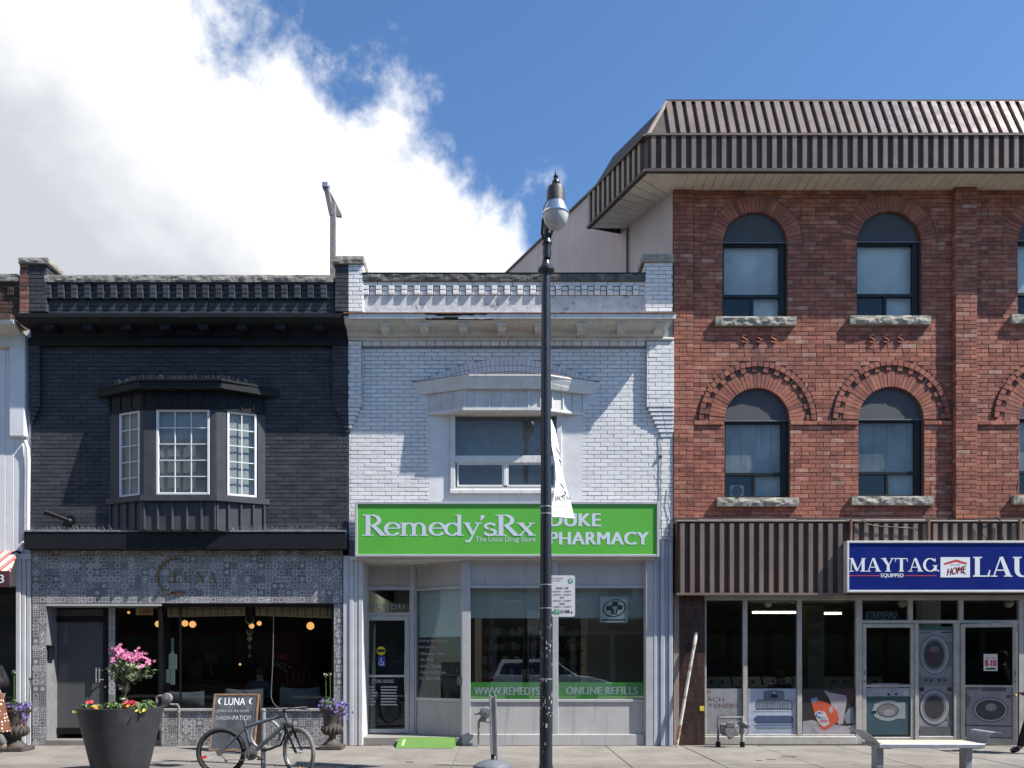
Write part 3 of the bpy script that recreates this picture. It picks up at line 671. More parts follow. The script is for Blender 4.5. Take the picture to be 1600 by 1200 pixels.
# pilasters with corbelled feet
def pilaster(parent, bks, mbk, xa, xb, side, z_top=7.33, zfoot=Z(638), steps=7, narrow=.021):
    mbk.box(xa + .004, xb - .004, -.072, .0, zfoot, z_top)
    bks.field(xa, xb, zfoot, z_top, -.08, zbase=zfoot)
    for k in range(steps):
        z1_ = zfoot - k * BH; z0_ = z1_ - BH; ins = (k + 1) * narrow * (2 if side in 'lr' else 1) * .9
        a = xa + (ins if side in 'bl' else 0); b = xb - (ins if side in 'br' else 0); yy = -.08 + .0095 * (k + 1)
        if b - a < .05: break
        nb_ = 2 if b - a > .22 else 1
        for q in range(nb_):
            brick_geo(bks.mb, a + (b - a) * q / nb_ + .004, a + (b - a) * (q + 1) / nb_ - .004, z0_ + .005, z1_ - .005, yy, .09, random.random())
        mbk.box(a + .008, b - .008, yy + .012, .0, z0_ - .001, z1_ + .001)
for args in ((XB, X(66), 'r'), (X(521), XW, 'l')):
    m = MB(); pilaster(cf, bk, m, *args); obj('pilaster_core', m, M_bmort, cf)
bk.done()
# middle pier, black half
pier(cf, X(523, -.06), XW, -.06, .38, pz0, pz1, M_black, M_bmort)
cap(cf, X(520, -.1), X(567.5, -.1), -.10, .42, pz1, Z(400, -.1), 23.)
# ---- bay window
bw_y = -.34
PA, PB, PC, PD = (X(172), 0.), (X(224, bw_y), bw_y), (X(338, bw_y), bw_y), (X(415), 0.)
def plan_off(d):
    return [(PA[0] - d * 1.35, 0.), (PB[0] - d * .55, bw_y - d), (PC[0] + d * .55, bw_y - d), (PD[0] + d * 1.35, 0.)]
zs0, zs1 = Z(783, bw_y), Z(774, bw_y)
zw0, zw1 = Z(773, bw_y), Z(638, bw_y)
bay = MB()
facs = [facet(*PA, *PB), facet(*PB, *PC), facet(*PC, *PD)]
wins = [(.26, .90, 2), (.165, .915, 3), (.20, .83, 2)]
for (T_, L_), (a, b, nc) in zip(facs, wins):
    bay.T = T_
    bay.cbox(0, a * L_, 0, .09, zs1, zw1, .008); bay.cbox(b * L_, L_, 0, .09, zs1, zw1, .008)
    bay.cbox(a * L_ - .001, b * L_ + .001, .03, .09, zw1, Z(610, bw_y), .004)
    bay.box(-.0, L_, .006, .09, zw1 + .002, Z(610, bw_y))
bay.T = None
bayo = obj('bay_window', bay, M_bgrey, cf, label='charcoal canted bay window with white multi pane sashes')
m = MB(); m.plan(plan_off(.02), Z(611, bw_y), Z(640, bw_y) + .0); obj('head_panel', m, M_bwood, bayo)
hood = [(X(152), 0.), (X(217, -.52), -.52), (X(346, -.52), -.52), (X(437), 0.)]
m = MB(); m.plan(hood, Z(607, -.5), Z(596, -.5)); m.plan([(p[0], p[1] - (.03 if p[1] else 0)) for p in hood], Z(596, -.5) + .001, Z(593, -.5)); obj('hood', m, M_bwood, bayo)
m = MB()
for (p, q) in ((hood[0], hood[1]), (hood[1], hood[2]), (hood[2], hood[3])):
    n_ = int(math.hypot(q[0] - p[0], q[1] - p[1]) / .028)
    for i in range(n_):
        f = (i + random.random() * .5) / n_; x_ = p[0] + (q[0] - p[0]) * f; y_ = p[1] + (q[1] - p[1]) * f
        m.tube([(x_, y_ + .02, Z(594, -.5)), (x_ + random.uniform(-.05, .05), y_ + .01, Z(594, -.5) + random.uniform(.06, .10))], .0018, 3)
obj('bird_spikes', m, M_iron, bayo, kind='stuff')
m = MB(); m.plan(plan_off(.06), zs0, zs1); obj('bay_sill', m, M_bgrey, bayo)
m = MB(); m.plan(plan_off(-.01), zb - .05, zs0 - .001); obj('apron_panel', m, M_bgrey, bayo)
for (T_, L_), nb_ in zip(facs, (4, 5, 4)):
    for i in range(nb_ + 1):
        u = min(max(L_ * i / nb_, .02), L_ - .02); m = MB(T_); m.cbox(u - .018, u + .018, -.026, .02, zb - .04, zs0 - .003, .005); obj('batten', m, M_bgrey, bayo)
for (T_, L_), nb_ in zip(facs, (3, 5, 4)):
    for i in range(nb_ + 1):
        u = min(max(L_ * i / nb_, .02), L_ - .02); m = MB(T_); m.cbox(u - .014, u + .014, -.036, .0, zw1 + .03, Z(612, bw_y), .004); obj('batten', m, M_bwood, bayo)
M_bayblind = mat('grey_curtain', (0.27, 0.28, 0.285), .9, .15, 1.2)
for (T_, L_), (a, b, nc) in zip(facs, wins):
    u0, u1 = a * L_ + .012, b * L_ - .012; f_ = .042
    m = MB(T_)
    m.cbox(u0, u0 + f_, .0, .06, zw0 - .0, zw1 - .012, .006); m.cbox(u1 - f_, u1, .0, .06, zw0, zw1 - .012, .006)
    m.cbox(u0 + f_, u1 - f_, .002, .058, zw1 - .012 - f_, zw1 - .012, .006); m.cbox(u0 + f_, u1 - f_, .002, .058, zw0, zw0 + f_, .006)
    gx0, gx1, gz0, gz1 = u0 + f_, u1 - f_, zw0 + f_, zw1 - .012 - f_
    for i in range(1, nc): x_ = gx0 + (gx1 - gx0) * i / nc; m.box(x_ - .008, x_ + .008, .014, .030, gz0, gz1)
    for i in range(1, 5): z_ = gz0 + (gz1 - gz0) * i / 5; m.box(gx0, gx1, .0145, .0295, z_ - .008, z_ + .008)
    obj('sash_frame', m, M_vinyl, bayo)
    for i in range(nc):
        for k in range(5):
            p = MB(T_); p.box(gx0 + (gx1 - gx0) * i / nc + .003, gx0 + (gx1 - gx0) * (i + 1) / nc - .003, .034, .040, gz0 + (gz1 - gz0) * k / 5 + .003, gz0 + (gz1 - gz0) * (k + 1) / 5 - .003)
            obj('pane', p, G_clear, bayo)
    m = MB(T_); w_ = gx1 - gx0
    n_ = 24; vs = []
    for i in range(n_ + 1):
        for z_ in (gz0 - .05, gz1 + .05): vs.append((gx0 - .03 + (w_ + .06) * i / n_, .085 + .003 * math.sin(i * .7), z_))
    m.add(vs, [(2 * i, 2 * i + 2, 2 * i + 3, 2 * i + 1) for i in range(n_)]); obj('curtain', m, M_bayblind, bayo)
# ---- fascia canopy
cy = -.25
m = MB(); m.cbox(X(37, cy), XW - .004, cy, 0.0, Z(858, cy), Z(831, cy), .006); cano = obj('fascia_canopy', m, M_bwood, cf)
m = MB(); m.box(X(36, cy), XW - .004, cy - .012, .0, Z(831, cy) + .001, Z(828.5, cy)); obj('flashing', m, mat('dull_zinc', (.20, .21, .22), .5, .2, 6), cano)
m = MB()
for i in range(230):
    x_ = X(40, cy) + (XW - X(40, cy) - .02) * (i + random.random() * .6) / 230
    m.tube([(x_, cy + .02, Z(829, cy)), (x_ + random.uniform(-.05, .07), cy + .0, Z(829, cy) + random.uniform(.05, .10))], .0018, 3)
obj('bird_spikes', m, mat('zinc_wire', (.30, .30, .30), .5, 0), cano, kind='stuff')
# ---- patterned tiles
TS = .1255
tile_me = []
for k in range(16):
    t_ = MB(); t_.add([(-TS / 2 + .0015, 0, -TS / 2 + .0015), (TS / 2 - .0015, 0, -TS / 2 + .0015), (TS / 2 - .0015, 0, TS / 2 - .0015), (-TS / 2 + .0015, 0, TS / 2 - .0015),
        (-TS / 2 + .0015, .012, -TS / 2 + .0015), (TS / 2 - .0015, .012, -TS / 2 + .0015), (TS / 2 - .0015, .012, TS / 2 - .0015), (-TS / 2 + .0015, .012, TS / 2 - .0015)],
        [(0, 1, 2, 3), (0, 4, 5, 1), (1, 5, 6, 2), (2, 6, 7, 3), (3, 7, 4, 0)])
    t_.uv[0] = [(k + .02, .0), (k + .98, .0), (k + .98, 1.), (k + .02, 1.)]
    d = t_.mesh('tile'); d.materials.append(TILE); tile_me.append(d)
tiles = []; tpart = MB()
def tile_field(x0, x1, z0, z1, y, ax=None, az=None):
    ax = x0 if ax is None else ax; az = z1 if az is None else az
    for i in range(math.floor((x0 - ax) / TS), math.ceil((x1 - ax) / TS)):
        for k in range(math.floor((az - z1) / TS), math.ceil((az - z0) / TS)):
            a, b = ax + i * TS, ax + (i + 1) * TS; d, c = az - k * TS, az - (k + 1) * TS
            a2, b2, c2, d2 = max(a, x0), min(b, x1), max(c, z0), min(d, z1)
            if b2 - a2 < .01 or d2 - c2 < .01: continue
            kd = random.choice((0, 1, 2, 3, 4, 5, 6, 7, 9, 10, 12, 13, 14, 15))
            if abs(b2 - a2 - TS) < 1e-4 and abs(d2 - c2 - TS) < 1e-4: tiles.append((((a + b) / 2, y, (c + d) / 2), kd))
            else:
                fi = len(tpart.f); tpart.add([(a2 + .0015, y, c2 + .0015), (b2 - .0015, y, c2 + .0015), (b2 - .0015, y, d2 - .0015), (a2 + .0015, y, d2 - .0015)], [(0, 1, 2, 3)])
                u0, u1, v0, v1 = (a2 - a) / TS, (b2 - a) / TS, (c2 - c) / TS, (d2 - c) / TS
                tpart.uv[fi] = [(kd + .02 + .96 * u0, v0), (kd + .02 + .96 * u1, v0), (kd + .02 + .96 * u1, v1), (kd + .02 + .96 * u0, v1)]
ty = -.03
zl = Z(943, ty)
tx0, tx1 = X(50.5, ty), X(535.5, ty)
tile_field(tx0, tx1, zl, Z(857, ty), ty)
tile_field(tx0, X(72, ty), 0, zl, ty, tx0, zl); tile_field(X(521.5, ty), tx1, 0, zl, ty, tx1 - 20 * TS, zl)
tile_field(X(249, ty), X(521.5, ty), 0, Z(1111, ty), ty, tx0, zl)
tile_field(X(72, ty), X(249, ty), 0, Z(1157, ty), ty, tx0, Z(1157, ty))
ry = .34
tile_field(X(172, ry), X(182, ry), Z(1147, ry), Z(950, ry), ry - .06)
tiles.sort(key=lambda q: abs(q[0][0]))
for p, kd in tiles[:300]: inst('tile', tile_me[kd], p, cf)
for p, kd in tiles[300:]:
    fi = len(tpart.f); h_ = TS / 2 - .0015; x_, y_, z_ = p
    tpart.add([(x_ - h_, y_, z_ - h_), (x_ + h_, y_, z_ - h_), (x_ + h_, y_, z_ + h_), (x_ - h_, y_, z_ + h_)], [(0, 1, 2, 3)]); tpart.uv[fi] = [(kd + .02, 0.), (kd + .98, 0.), (kd + .98, 1.), (kd + .02, 1.)]
obj('tilework', tpart, TILE, cf, kind='stuff')
M_grout = mat('grey_grout', (.16, .16, .165), .9, .1, 10)
m = MB(); yb = .008
m.box(XB + .01, XW - .12, ty + yb, .25, zl, zb + .02); m.box(tx0, X(72, ty) - .001, ty + yb, .6, 0, zl); m.box(X(521.5, ty), tx1, ty + yb, .3, 0, zl)
m.box(X(249, ty), X(521.5, ty), ty + yb, .2, 0, Z(1111, ty)); m.box(X(72, ty), X(249, ty), ty + yb, .05, 0, Z(1157, ty) - .001)
m.box(X(172, ry) + .003, X(182, ry) - .003, ry - .052, ry + .06, Z(1147, ry), Z(950, ry))
obj('storefront_wall', m, M_grout, cf)
m = MB(); m.box(X(72, ty) + .002, X(249, ty) - .002, ty - .006, .9, .0, Z(1157, ty) + .002); obj('entrance_step', m, M_conc, cf)
m = MB(); m.box(X(72, ty), X(252, ty), ty - .002, .5, zl - .045, zl - .004); obj('lintel_strip', m, mat('pale_metal_strip', (.42, .42, .42), .5, .05, 4), cf)
# door
m = MB(); dz0, dz1 = Z(1147, ry), Z(951, ry); dx0, dx1 = X(76, ry), X(172, ry)
m.cbox(dx0, X(88, ry), ry - .03, ry + .04, dz0, dz1, .006); m.cbox(X(162, ry), dx1, ry - .03, ry + .04, dz0, dz1, .006)
m.cbox(X(88, ry), X(162, ry), ry - .028, ry + .038, Z(972, ry), Z(963.5, ry), .006); m.cbox(X(88, ry), X(162, ry), ry - .028, ry + .038, dz0, Z(1137, ry), .006); m.cbox(X(88, ry), X(162, ry), ry - .028, ry + .038, Z(952.5, ry), dz1, .003)
door = obj('door', m, M_blackm, cf, label='black framed glass door with frosted pane')
m = MB(); m.box(X(88, ry), X(162, ry), ry, ry + .008, Z(1137, ry), Z(972, ry)); obj('frosted_pane', m, G_frost, door)
m = MB(); m.box(X(88, ry), X(162, ry), ry, ry + .008, Z(963, ry), Z(952.5, ry)); obj('transom_pane', m, G_frost, door)
for px in (153, 158):
    m = MB(); m.tube([(X(px, ry), ry - .07, Z(1066, ry)), (X(px, ry), ry - .07, Z(1043, ry))], .012, 8); m.tube([(X(px, ry), ry - .07, Z(1047, ry)), (X(163, ry), ry - .03, Z(1047, ry))], .008, 6); m.tube([(X(px, ry), ry - .07, Z(1062, ry)), (X(163, ry), ry - .03, Z(1062, ry))], .008, 6); obj('handle', m, M_steel, door, smooth=True)
for py in (1073,):
    m = MB(); m.lathe([(.016, ry - .045), (.016, ry - .03)], X(166, ry), 0, 12, axis='y', cz=Z(py, ry)); obj('lock', m, M_steel, door)
m = MB(); m.box(X(82, ry), X(168, ry), ry + .0425, ry + .05, dz0, dz1); obj('door_backing', m, M_int, door)
# recess lining
m = MB(); m.box(X(72, ty) - .03, X(72, ty), ty + .012, ry + .05, 0, zl); m.box(X(72, ty), X(252, ty), ry - .3, ry + .06, Z(950, ry), zl - .046); obj('recess_lining', m, mat('grey_render', (.17, .17, .175), .85, .1, 6), cf)
# windows
m = MB(); wy = .02; wz0, wz1 = Z(1107, wy), zl - .008
m.box(X(248.5, wy), X(253.5, wy), wy - .03, ry + .05, wz0, wz1); m.box(X(281, wy), X(283, wy), wy - .02, wy + .03, wz0, wz1)
m.box(X(518.5, wy), X(521.5, wy), wy - .03, wy + .04, wz0, wz1); m.box(X(253.5, wy), X(518.5, wy), wy - .028, wy + .04, wz1 - .05, wz1); m.box(X(253.5, wy), X(518.5, wy), wy - .028, wy + .04, wz0, wz0 + .03)
m.box(X(182, ry), X(185, ry), ry - .03, ry + .03, Z(1147, ry), Z(950, ry)); m.box(X(185, ry), X(249, ry), ry - .028, ry + .03, Z(1147, ry), Z(1140, ry))
wf = obj('shop_window', m, M_blackm, cf)
for (a, b) in ((253.5, 281), (283, 427), (427.2, 518.5)):
    m = MB(); m.box(X(a, wy), X(b, wy), wy, wy + .007, wz0 + .03, wz1 - .05); obj('pane', m, G_dark, wf)
m = MB(); m.box(X(185, ry), X(248.5, ry), ry, ry + .007, Z(1140, ry), Z(951, ry)); obj('pane', m, G_dark, wf)
m = MB(); m.cbox(X(248, ty), X(521.5, ty), ty - .035, wy, Z(1111, ty) + .002, Z(1107, ty), .004); obj('window_ledge', m, mat('pale_ledge', (.36, .36, .36), .6, .1, 6), wf)
# interior
m = MB(); ix0, ix1 = XB + .1, XW - .2
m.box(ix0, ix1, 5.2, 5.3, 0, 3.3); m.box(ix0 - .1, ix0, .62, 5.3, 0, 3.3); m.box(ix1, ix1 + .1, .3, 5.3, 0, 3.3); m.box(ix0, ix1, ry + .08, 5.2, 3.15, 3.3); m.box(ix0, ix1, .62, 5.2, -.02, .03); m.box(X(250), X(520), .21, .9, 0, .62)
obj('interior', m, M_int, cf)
m = MB(); m.box(XB + .02, XW - .02, .3, 11, Z(829), 7.9); m.box(XB + .02, XW - .02, 5.3, 11, 0, Z(829)); obj('building_body', m, M_bmort, cf)
m = MB(); addtext(m, '280', X(218, ry), X(238, ry), Z(959.5, ry), Z(951.5, ry), ry - .052, .01); hn = MB(); hn.cbox(X(214, ry), X(241, ry), ry - .05, ry - .03, Z(961, ry), Z(950.5, ry), .003)
pl = obj('house_number_plate', hn, mat('pale_wood_plate', (.40, .27, .16), .7, .15, 20), cf); obj('digits', m, M_blk, pl)
m = MB(); m.cbox(X(73.5, .1), X(83, .1), .0, .16, Z(1031, .1), Z(1012, .1), .01); m.cbox(X(73, .1), X(84, .1), -.02, .16, Z(1012, .1) + .001, Z(1008, .1), .01); obj('mailbox', m, M_blackm, cf)

# ================================================================== PHARMACY (white)
ph = thing('pharmacy_building', 'white painted brick two storey pharmacy building with broken cornice', 'building', ((XW + XR) / 2, 0, 0))
wx0, wx1, wzb, wzt = X(704), X(877), Z(772), Z(642)
CXA, ZCA, RO = X(795), Z(836), 275 / 84.86; RI = 255 / 84.86
def ph_open(z): return [(wx0, wx1)] if wzb < z < wzt else []
def ph_cut(z):
    c = []
    if z > Z(602) and RO ** 2 > (z - ZCA) ** 2:
        h_ = math.sqrt(RO ** 2 - (z - ZCA) ** 2); c.append((CXA - h_, CXA + h_))
    elif Z(602) >= z > Z(645): c.append((X(672), X(908)))
    elif z <= Z(645) and z > Z(784): c.append((X(671), X(909)))
    return c
m = MB(); backing(m, XW, XR, [Z(872), wzb, wzt, Z(441)], .008, .30, ph_open); obj('wall', m, M_wmort, ph)
bk = Bricks(ph, M_white, BL, BH, .009)
bk.field(XW, XR, Z(845), 7.30, 0., cuts=ph_cut, zbase=Z(845))
bk.field(X(567), X(1008), Z(447), Z(439.5), -.02, zbase=Z(447))
# render patches
m = MB(); m.box(X(670), wx0 + .001, -.001, .02, Z(786), Z(641)); obj('render_patch', m, M_stucco, ph)
m = MB(); m.box(wx1 - .001, X(910), -.0012, .02, Z(786), Z(641)); obj('render_patch', m, M_stucco, ph)
m = MB(); m.box(wx0 + .001, wx1 - .001, -.0005, .02, Z(786), wzb - .001); obj('render_patch', m, M_stucco, ph)
pts = [(CXA + RI * math.cos(a), ZCA + RI * math.sin(a)) for a in [R(56 + 68 * i / 20) for i in range(21)]]
m = MB(); m.prism(pts + [(X(672), Z(641)), (X(908), Z(641))], .002, .02); obj('tympanum', m, M_stucco, ph)
for ring in range(2):
    r0 = RI + (RO - RI) * ring / 2; r1 = RI + (RO - RI) * (ring + 1) / 2; n_ = 42
    a0, a1 = math.acos((X(938) - CXA) / RO), math.acos((X(651) - CXA) / RO)
    for i in range(n_):
        aa = a0 + (a1 - a0) * i / n_ + .0012; ab = a0 + (a1 - a0) * (i + 1) / n_ - .0012
        q = MB(); P = [(CXA + r_ * math.cos(t), ZCA + r_ * math.sin(t)) for r_, t in ((r0 + .004, aa), (r1 - .004, aa), (r1 - .004, ab), (r0 + .004, ab))]
        q.prism(P, -.012 + random.uniform(-.003, .003), .03, random.random()); obj('arch_brick', q, M_white, ph)
m = MB(); m.box(X(567), X(1008), .003, .012, Z(463), Z(446)); obj('chequer_bed', m, mat('dark_bed_mortar', (.10, .10, .10), .95, .2, 8), ph)  # dark bed seen between the chequer bricks
chk(ph, M_white, X(567), X(1008), Z(447.5), 2, .083, -.055, .045, .008)
m = MB(); m.box(X(566), X(1009), -.004, .02, Z(489), Z(462)); obj('parapet_render', m, M_peel, ph)
for i, (a, b) in enumerate(zip((567, 631, 695, 758, 824, 887, 945), (631, 695, 758, 824, 887, 945, 1008))):
    obj('coping_stone', stone(X(a) + .004, X(b) - .004, -.06, .34, Z(438.5, -.06), Z(427.5, -.06), i * 1.9 + 40, .02), M_dstone, ph)
m = MB(); m.box(X(566), X(1009), -.07, .36, Z(427.5, -.06) + .001, Z(426, -.06)); obj('coping_flashing', m, M_blackm, ph)
pier(ph, XW, X(567.5, -.06), -.06, .38, pz0, pz1, M_white, M_wmort)
side_bricks(ph, X(567.5, -.06), -.05, .38, pz0, pz1, M_white, 1)
pz1r = Z(410, -.06)
pier(ph, X(1008, -.06), XR - .02, -.06, .38, pz0, pz1r, M_white, M_wmort)
side_bricks(ph, X(1008, -.06), -.05, .38, pz0, pz1r, M_white, -1)
cap(ph, X(1004, -.1), XR - .015, -.10, .42, pz1r, Z(397, -.1), 31., M_sill)
# cornice: a sound fascia, a length of it rotten away, rusty flashing on top
xe = X(1056, -.5)
cprofw = [(-.47, 7.690), (-.40, 7.605), (-.30, 7.585), (-.16, 7.575), (-.14, 7.50), (-.10, 7.48), (0, 7.48), (0, 7.80), (-.30, 7.74), (-.47, 7.71)]
m = MB(); m.sweepx(cprofw, XW, 0, x1f=lambda p: xe - .03 - (0.13 * (p[0] + .5) / .5)); corn = obj('cornice', m, M_cwood, ph, label='cream wooden cornice with rotten fascia')
def ragged(xa, xb, z0f, z1f, y0, y1, n=26, seed=0., amp=.02):
    top = []; bot = []
    for i in range(n + 1):
        x_ = xa + (xb - xa) * i / n; top.append((x_, z1f(i / n) + noise.noise(Vector((x_ * 9, seed, 1))) * amp)); bot.append((x_, z0f(i / n) + noise.noise(Vector((x_ * 11, seed, 5))) * amp * .6))
    q = MB()
    for i in range(n): q.prism([bot[i], bot[i + 1], top[i + 1], top[i]], y0, y1)
    return q
for (a, b, z0f, z1f, sd) in ((545, 663, lambda t: 7.655, lambda t: 7.737, 1), (663, 694, lambda t: 7.665 - .0 * t, lambda t: 7.735 - .062 * t, 2), (716, 762, lambda t: 7.650, lambda t: 7.70 + .02 * t, 3), (762, 1056, lambda t: 7.655, lambda t: 7.735, 4)):
    obj('fascia_board', ragged(X(a, -.5), X(b, -.5) if b != 1056 else xe, z0f, z1f, -.50, -.472, 20, sd, .004 if sd in (1, 4) else .022), M_trim, corn)
m = ragged(XW, xe, lambda t: 7.738, lambda t: 7.752, -.52, -.30, 60, 9, .004); obj('rusty_flashing', m, M_rust, corn)
m = MB(); m.box(XW, xe - .02, -.31, .0, 7.742, 7.80); obj('cornice_top', m, M_alud, corn)
m = MB(); m.box(X(665, -.48), X(770, -.48), -.469, -.40, 7.65, 7.74); obj('rotten_gap', m, mat('rotten_wood', (.035, .028, .022), .95, .3, 12, .5, 40), corn)
for px in (602, 663, 724, 784, 842, 908, 971, 1029):
    xc = X(px, -.3); q = MB(); q.cbox(xc - .10, xc + .10, -.42, -.17, 7.568, 7.61, .008); q.add([(xc - .075, -.38, 7.568), (xc + .075, -.38, 7.568), (xc + .075, -.17, 7.568), (xc - .075, -.17, 7.568), (xc - .075, -.34, 7.50), (xc + .075, -.34, 7.50), (xc + .075, -.17, 7.485), (xc - .075, -.17, 7.485)], [(0, 1, 5, 4), (1, 2, 6, 5), (2, 3, 7, 6), (3, 0, 4, 7), (4, 5, 6, 7)])
    obj('cornice_bracket', q, M_cwood, corn)
m = MB(); m.cbox(XW + .002, XR - .01, -.105, -.001, 7.428, 7.478, .012); obj('frieze_board', m, M_cwood, corn)
n_ = 31
for i in range(n_):
    xa = X(567) + (X(1008) - X(567)) * i / n_; wd = (X(1008) - X(567)) / n_; q = MB()
    P = [(xa + .006, Z(541)), (xa + wd - .006, Z(541))] + [(xa + wd / 2 + (wd / 2 - .006) * math.cos(t), Z(536) + .055 * math.sin(t)) for t in [math.pi * k / 8 for k in range(9)]]
    q.prism(P, -.045, .02, random.random()); obj('rounded_brick', q, M_white, ph)
for args in ((XW, X(566), 'r'), (X(1009), XR, 'l')):
    m = MB(); pilaster(ph, bk, m, *args, z_top=7.427); obj('pilaster_core', m, M_wmort, ph)
bk.done()
# window hood
def loft(mb, A, B, za, zb_):
    n = len(A); mb.add([(*p, za) for p in A] + [(*p, zb_) for p in B], [tuple(range(n)), tuple(range(2 * n - 1, n - 1, -1))] + [(i, i + 1, n + i + 1, n + i) for i in range(n - 1)] + [(n - 1, 0, n, 2 * n - 1)])
hy = -.42
tA = [(X(643), 0.), (X(733, hy), hy), (X(858, hy), hy), (X(937), 0.)]
tB = [(X(654), 0.), (X(735, -.36), -.36), (X(852, -.36), -.36), (X(926), 0.)]
tC = [(X(649), 0.), (X(734, -.385), -.385), (X(855, -.385), -.385), (X(931), 0.)]
m = MB(); loft(m, tA, tC, 6.655, 6.55); loft(m, tC, tB, 6.549, 6.46); m.plan([(p[0], p[1] - (.012 if p[1] else 0)) for p in tA], 6.656, 6.68)
hood_ = obj('window_hood', m, M_trim, ph)
m = MB(); m.plan([(p[0], p[1] * .97) for p in tA], 6.681, 6.70); obj('rusty_flashing', m, M_rust, hood_)
QA, QB, QC, QD = (X(668), 0.), (X(724, -.28), -.28), (X(846, -.28), -.28), (X(912), 0.)
zq0, zq1 = Z(637, -.28), 6.459
m = MB(); m.plan([QA, QB, QC, QD], zq0, zq1); obj('panel', m, mat('stained_white_panel', (.58, .575, .55), .6, .08, 4, streak=((.14, .135, .13), .60, .86)), hood_)
for (p, q_, k_) in ((QA, QB, 3), (QB, QC, 6), (QC, QD, 4)):
    T_, L_ = facet(*p, *q_)
    for i in range(k_ + 1):
        u = min(max(L_ * i / k_, .015), L_ - .015); m = MB(T_); m.cbox(u - .012, u + .012, -.02, .01, zq0 + .002, zq1 - .002, .004); obj('batten', m, M_trim, hood_)
m = MB(); e_ = .02; m.plan([(QA[0] - .02, 0), (QB[0] - .01, QB[1] - e_), (QC[0] + .01, QC[1] - e_), (QD[0] + .02, 0)], zq0 - .05, zq0 - .001); obj('bottom_trim', m, M_trim, hood_)
# window
def fr(mb, x0, x1, z0, z1, t, y0, y1, c=.005):
    mb.cbox(x0, x0 + t, y0, y1, z0, z1, c); mb.cbox(x1 - t, x1, y0, y1, z0, z1, c); mb.cbox(x0 + t - .001, x1 - t + .001, y0 + .002, y1, z1 - t, z1, c); mb.cbox(x0 + t - .001, x1 - t + .001, y0 + .002, y1, z0, z0 + t, c)
m = MB(); fr(m, X(704), X(877), Z(770), Z(642), .085, -.045, .10)
m.cbox(X(704) + .085, X(877) - .085, -.01, .09, Z(723), Z(712), .006); m.cbox(X(787), X(792), .0, .09, Z(758), Z(723), .006)
m.cbox(X(703), X(878), -.07, .02, Z(772), Z(766), .008)
win = obj('window', m, M_trim, ph)
for (a, b, c, d) in ((711, 870, 712, 649), (711, 787, 763, 723), (792, 870, 763, 723)):
    m = MB(); m.box(X(a), X(b), .03, .036, Z(c), Z(d)); obj('pane', m, G_clear, win)
m = MB(); fr(m, X(714), X(787), Z(760), Z(723), .03, .01, .05, .004); fr(m, X(792), X(868), Z(760), Z(723), .03, .01, .05, .004); obj('sash', m, M_trim, win)
m = MB(); m.box(X(690), X(890), 1.9, 1.95, Z(800), Z(600)); m.box(X(690), X(692), .1, 1.9, Z(800), Z(600)); m.box(X(888), X(890), .1, 1.9, Z(800), Z(600)); m.box(X(690), X(890), .31, 1.9, Z(640, 0) + .12, Z(640) + .2); m.box(X(690), X(890), .31, 1.9, Z(772) - .4, Z(772) - .3)
obj('upstairs_room', m, mat('dim_blue_room', (.075, .085, .10), .9, .1, 1), win)
m = MB(); m.lathe([(.01, Z(640) + .02), (.13, Z(640) + .04), (.17, Z(640) + .09), (.17, Z(640) + .12)], X(723, 1.2), 1.2, 20); obj('ceiling_light', m, mat('warm_lamp_glass', (.8, .8, .65), .4, 0, emit=(1, .95, .75, .5)), win, smooth=True)
for (a, b, nn) in ((545.6, 567, 3),):
    for i in range(nn):
        q = MB(); q.cbox(X(a + (b - a) * i / nn, -.07), X(a + (b - a) * (i + 1) / nn, -.07) - .006, -.07 + .01 * (i % 2), .05, 0, Z(871, -.07), .008); obj('corner_board', q, M_siding, ph)
q = MB(); q.box(X(536.5, -.05), X(545.2, -.05), -.05, .1, 0, Z(868, -.05)); obj('corner_board', q, M_siding, ph)
for i, (a, b) in enumerate(((1021, 1027), (1027, 1032), (1032, 1039), (1039, 1045), (1045, 1051.5))):
    q = MB(); y_ = -.05 if i % 2 else -.085; q.cbox(X(a, -.08) + .002, X(b, -.08) - .002, y_, .05, 0, Z(842, -.08), .008); obj('corner_board', q, M_sidb, ph)
q = MB(); q.box(X(1020, -.1), X(1051.5, -.1), -.10, .04, Z(843.5, -.1) + .01, Z(840, -.1)); obj('board_cap', q, M_sidb, ph)
q = MB(); q.tube([(X(1032), -.02, Z(645)), (X(1031), -.015, Z(690)), (X(1033), -.02, Z(713)), (X(1031.5), -.015, Z(740)), (X(1033), -.015, Z(842))], .008, 5); q.ball((X(1032), -.02, Z(713)), .035, 5); obj('cable', q, M_iron, ph)
q = MB(); q.tube([(X(1046), -.02, Z(760)), (X(1043), -.02, Z(785)), (X(1048), -.02, Z(808)), (X(1044), -.02, Z(838))], .006, 5); obj('cable', q, M_iron, ph)
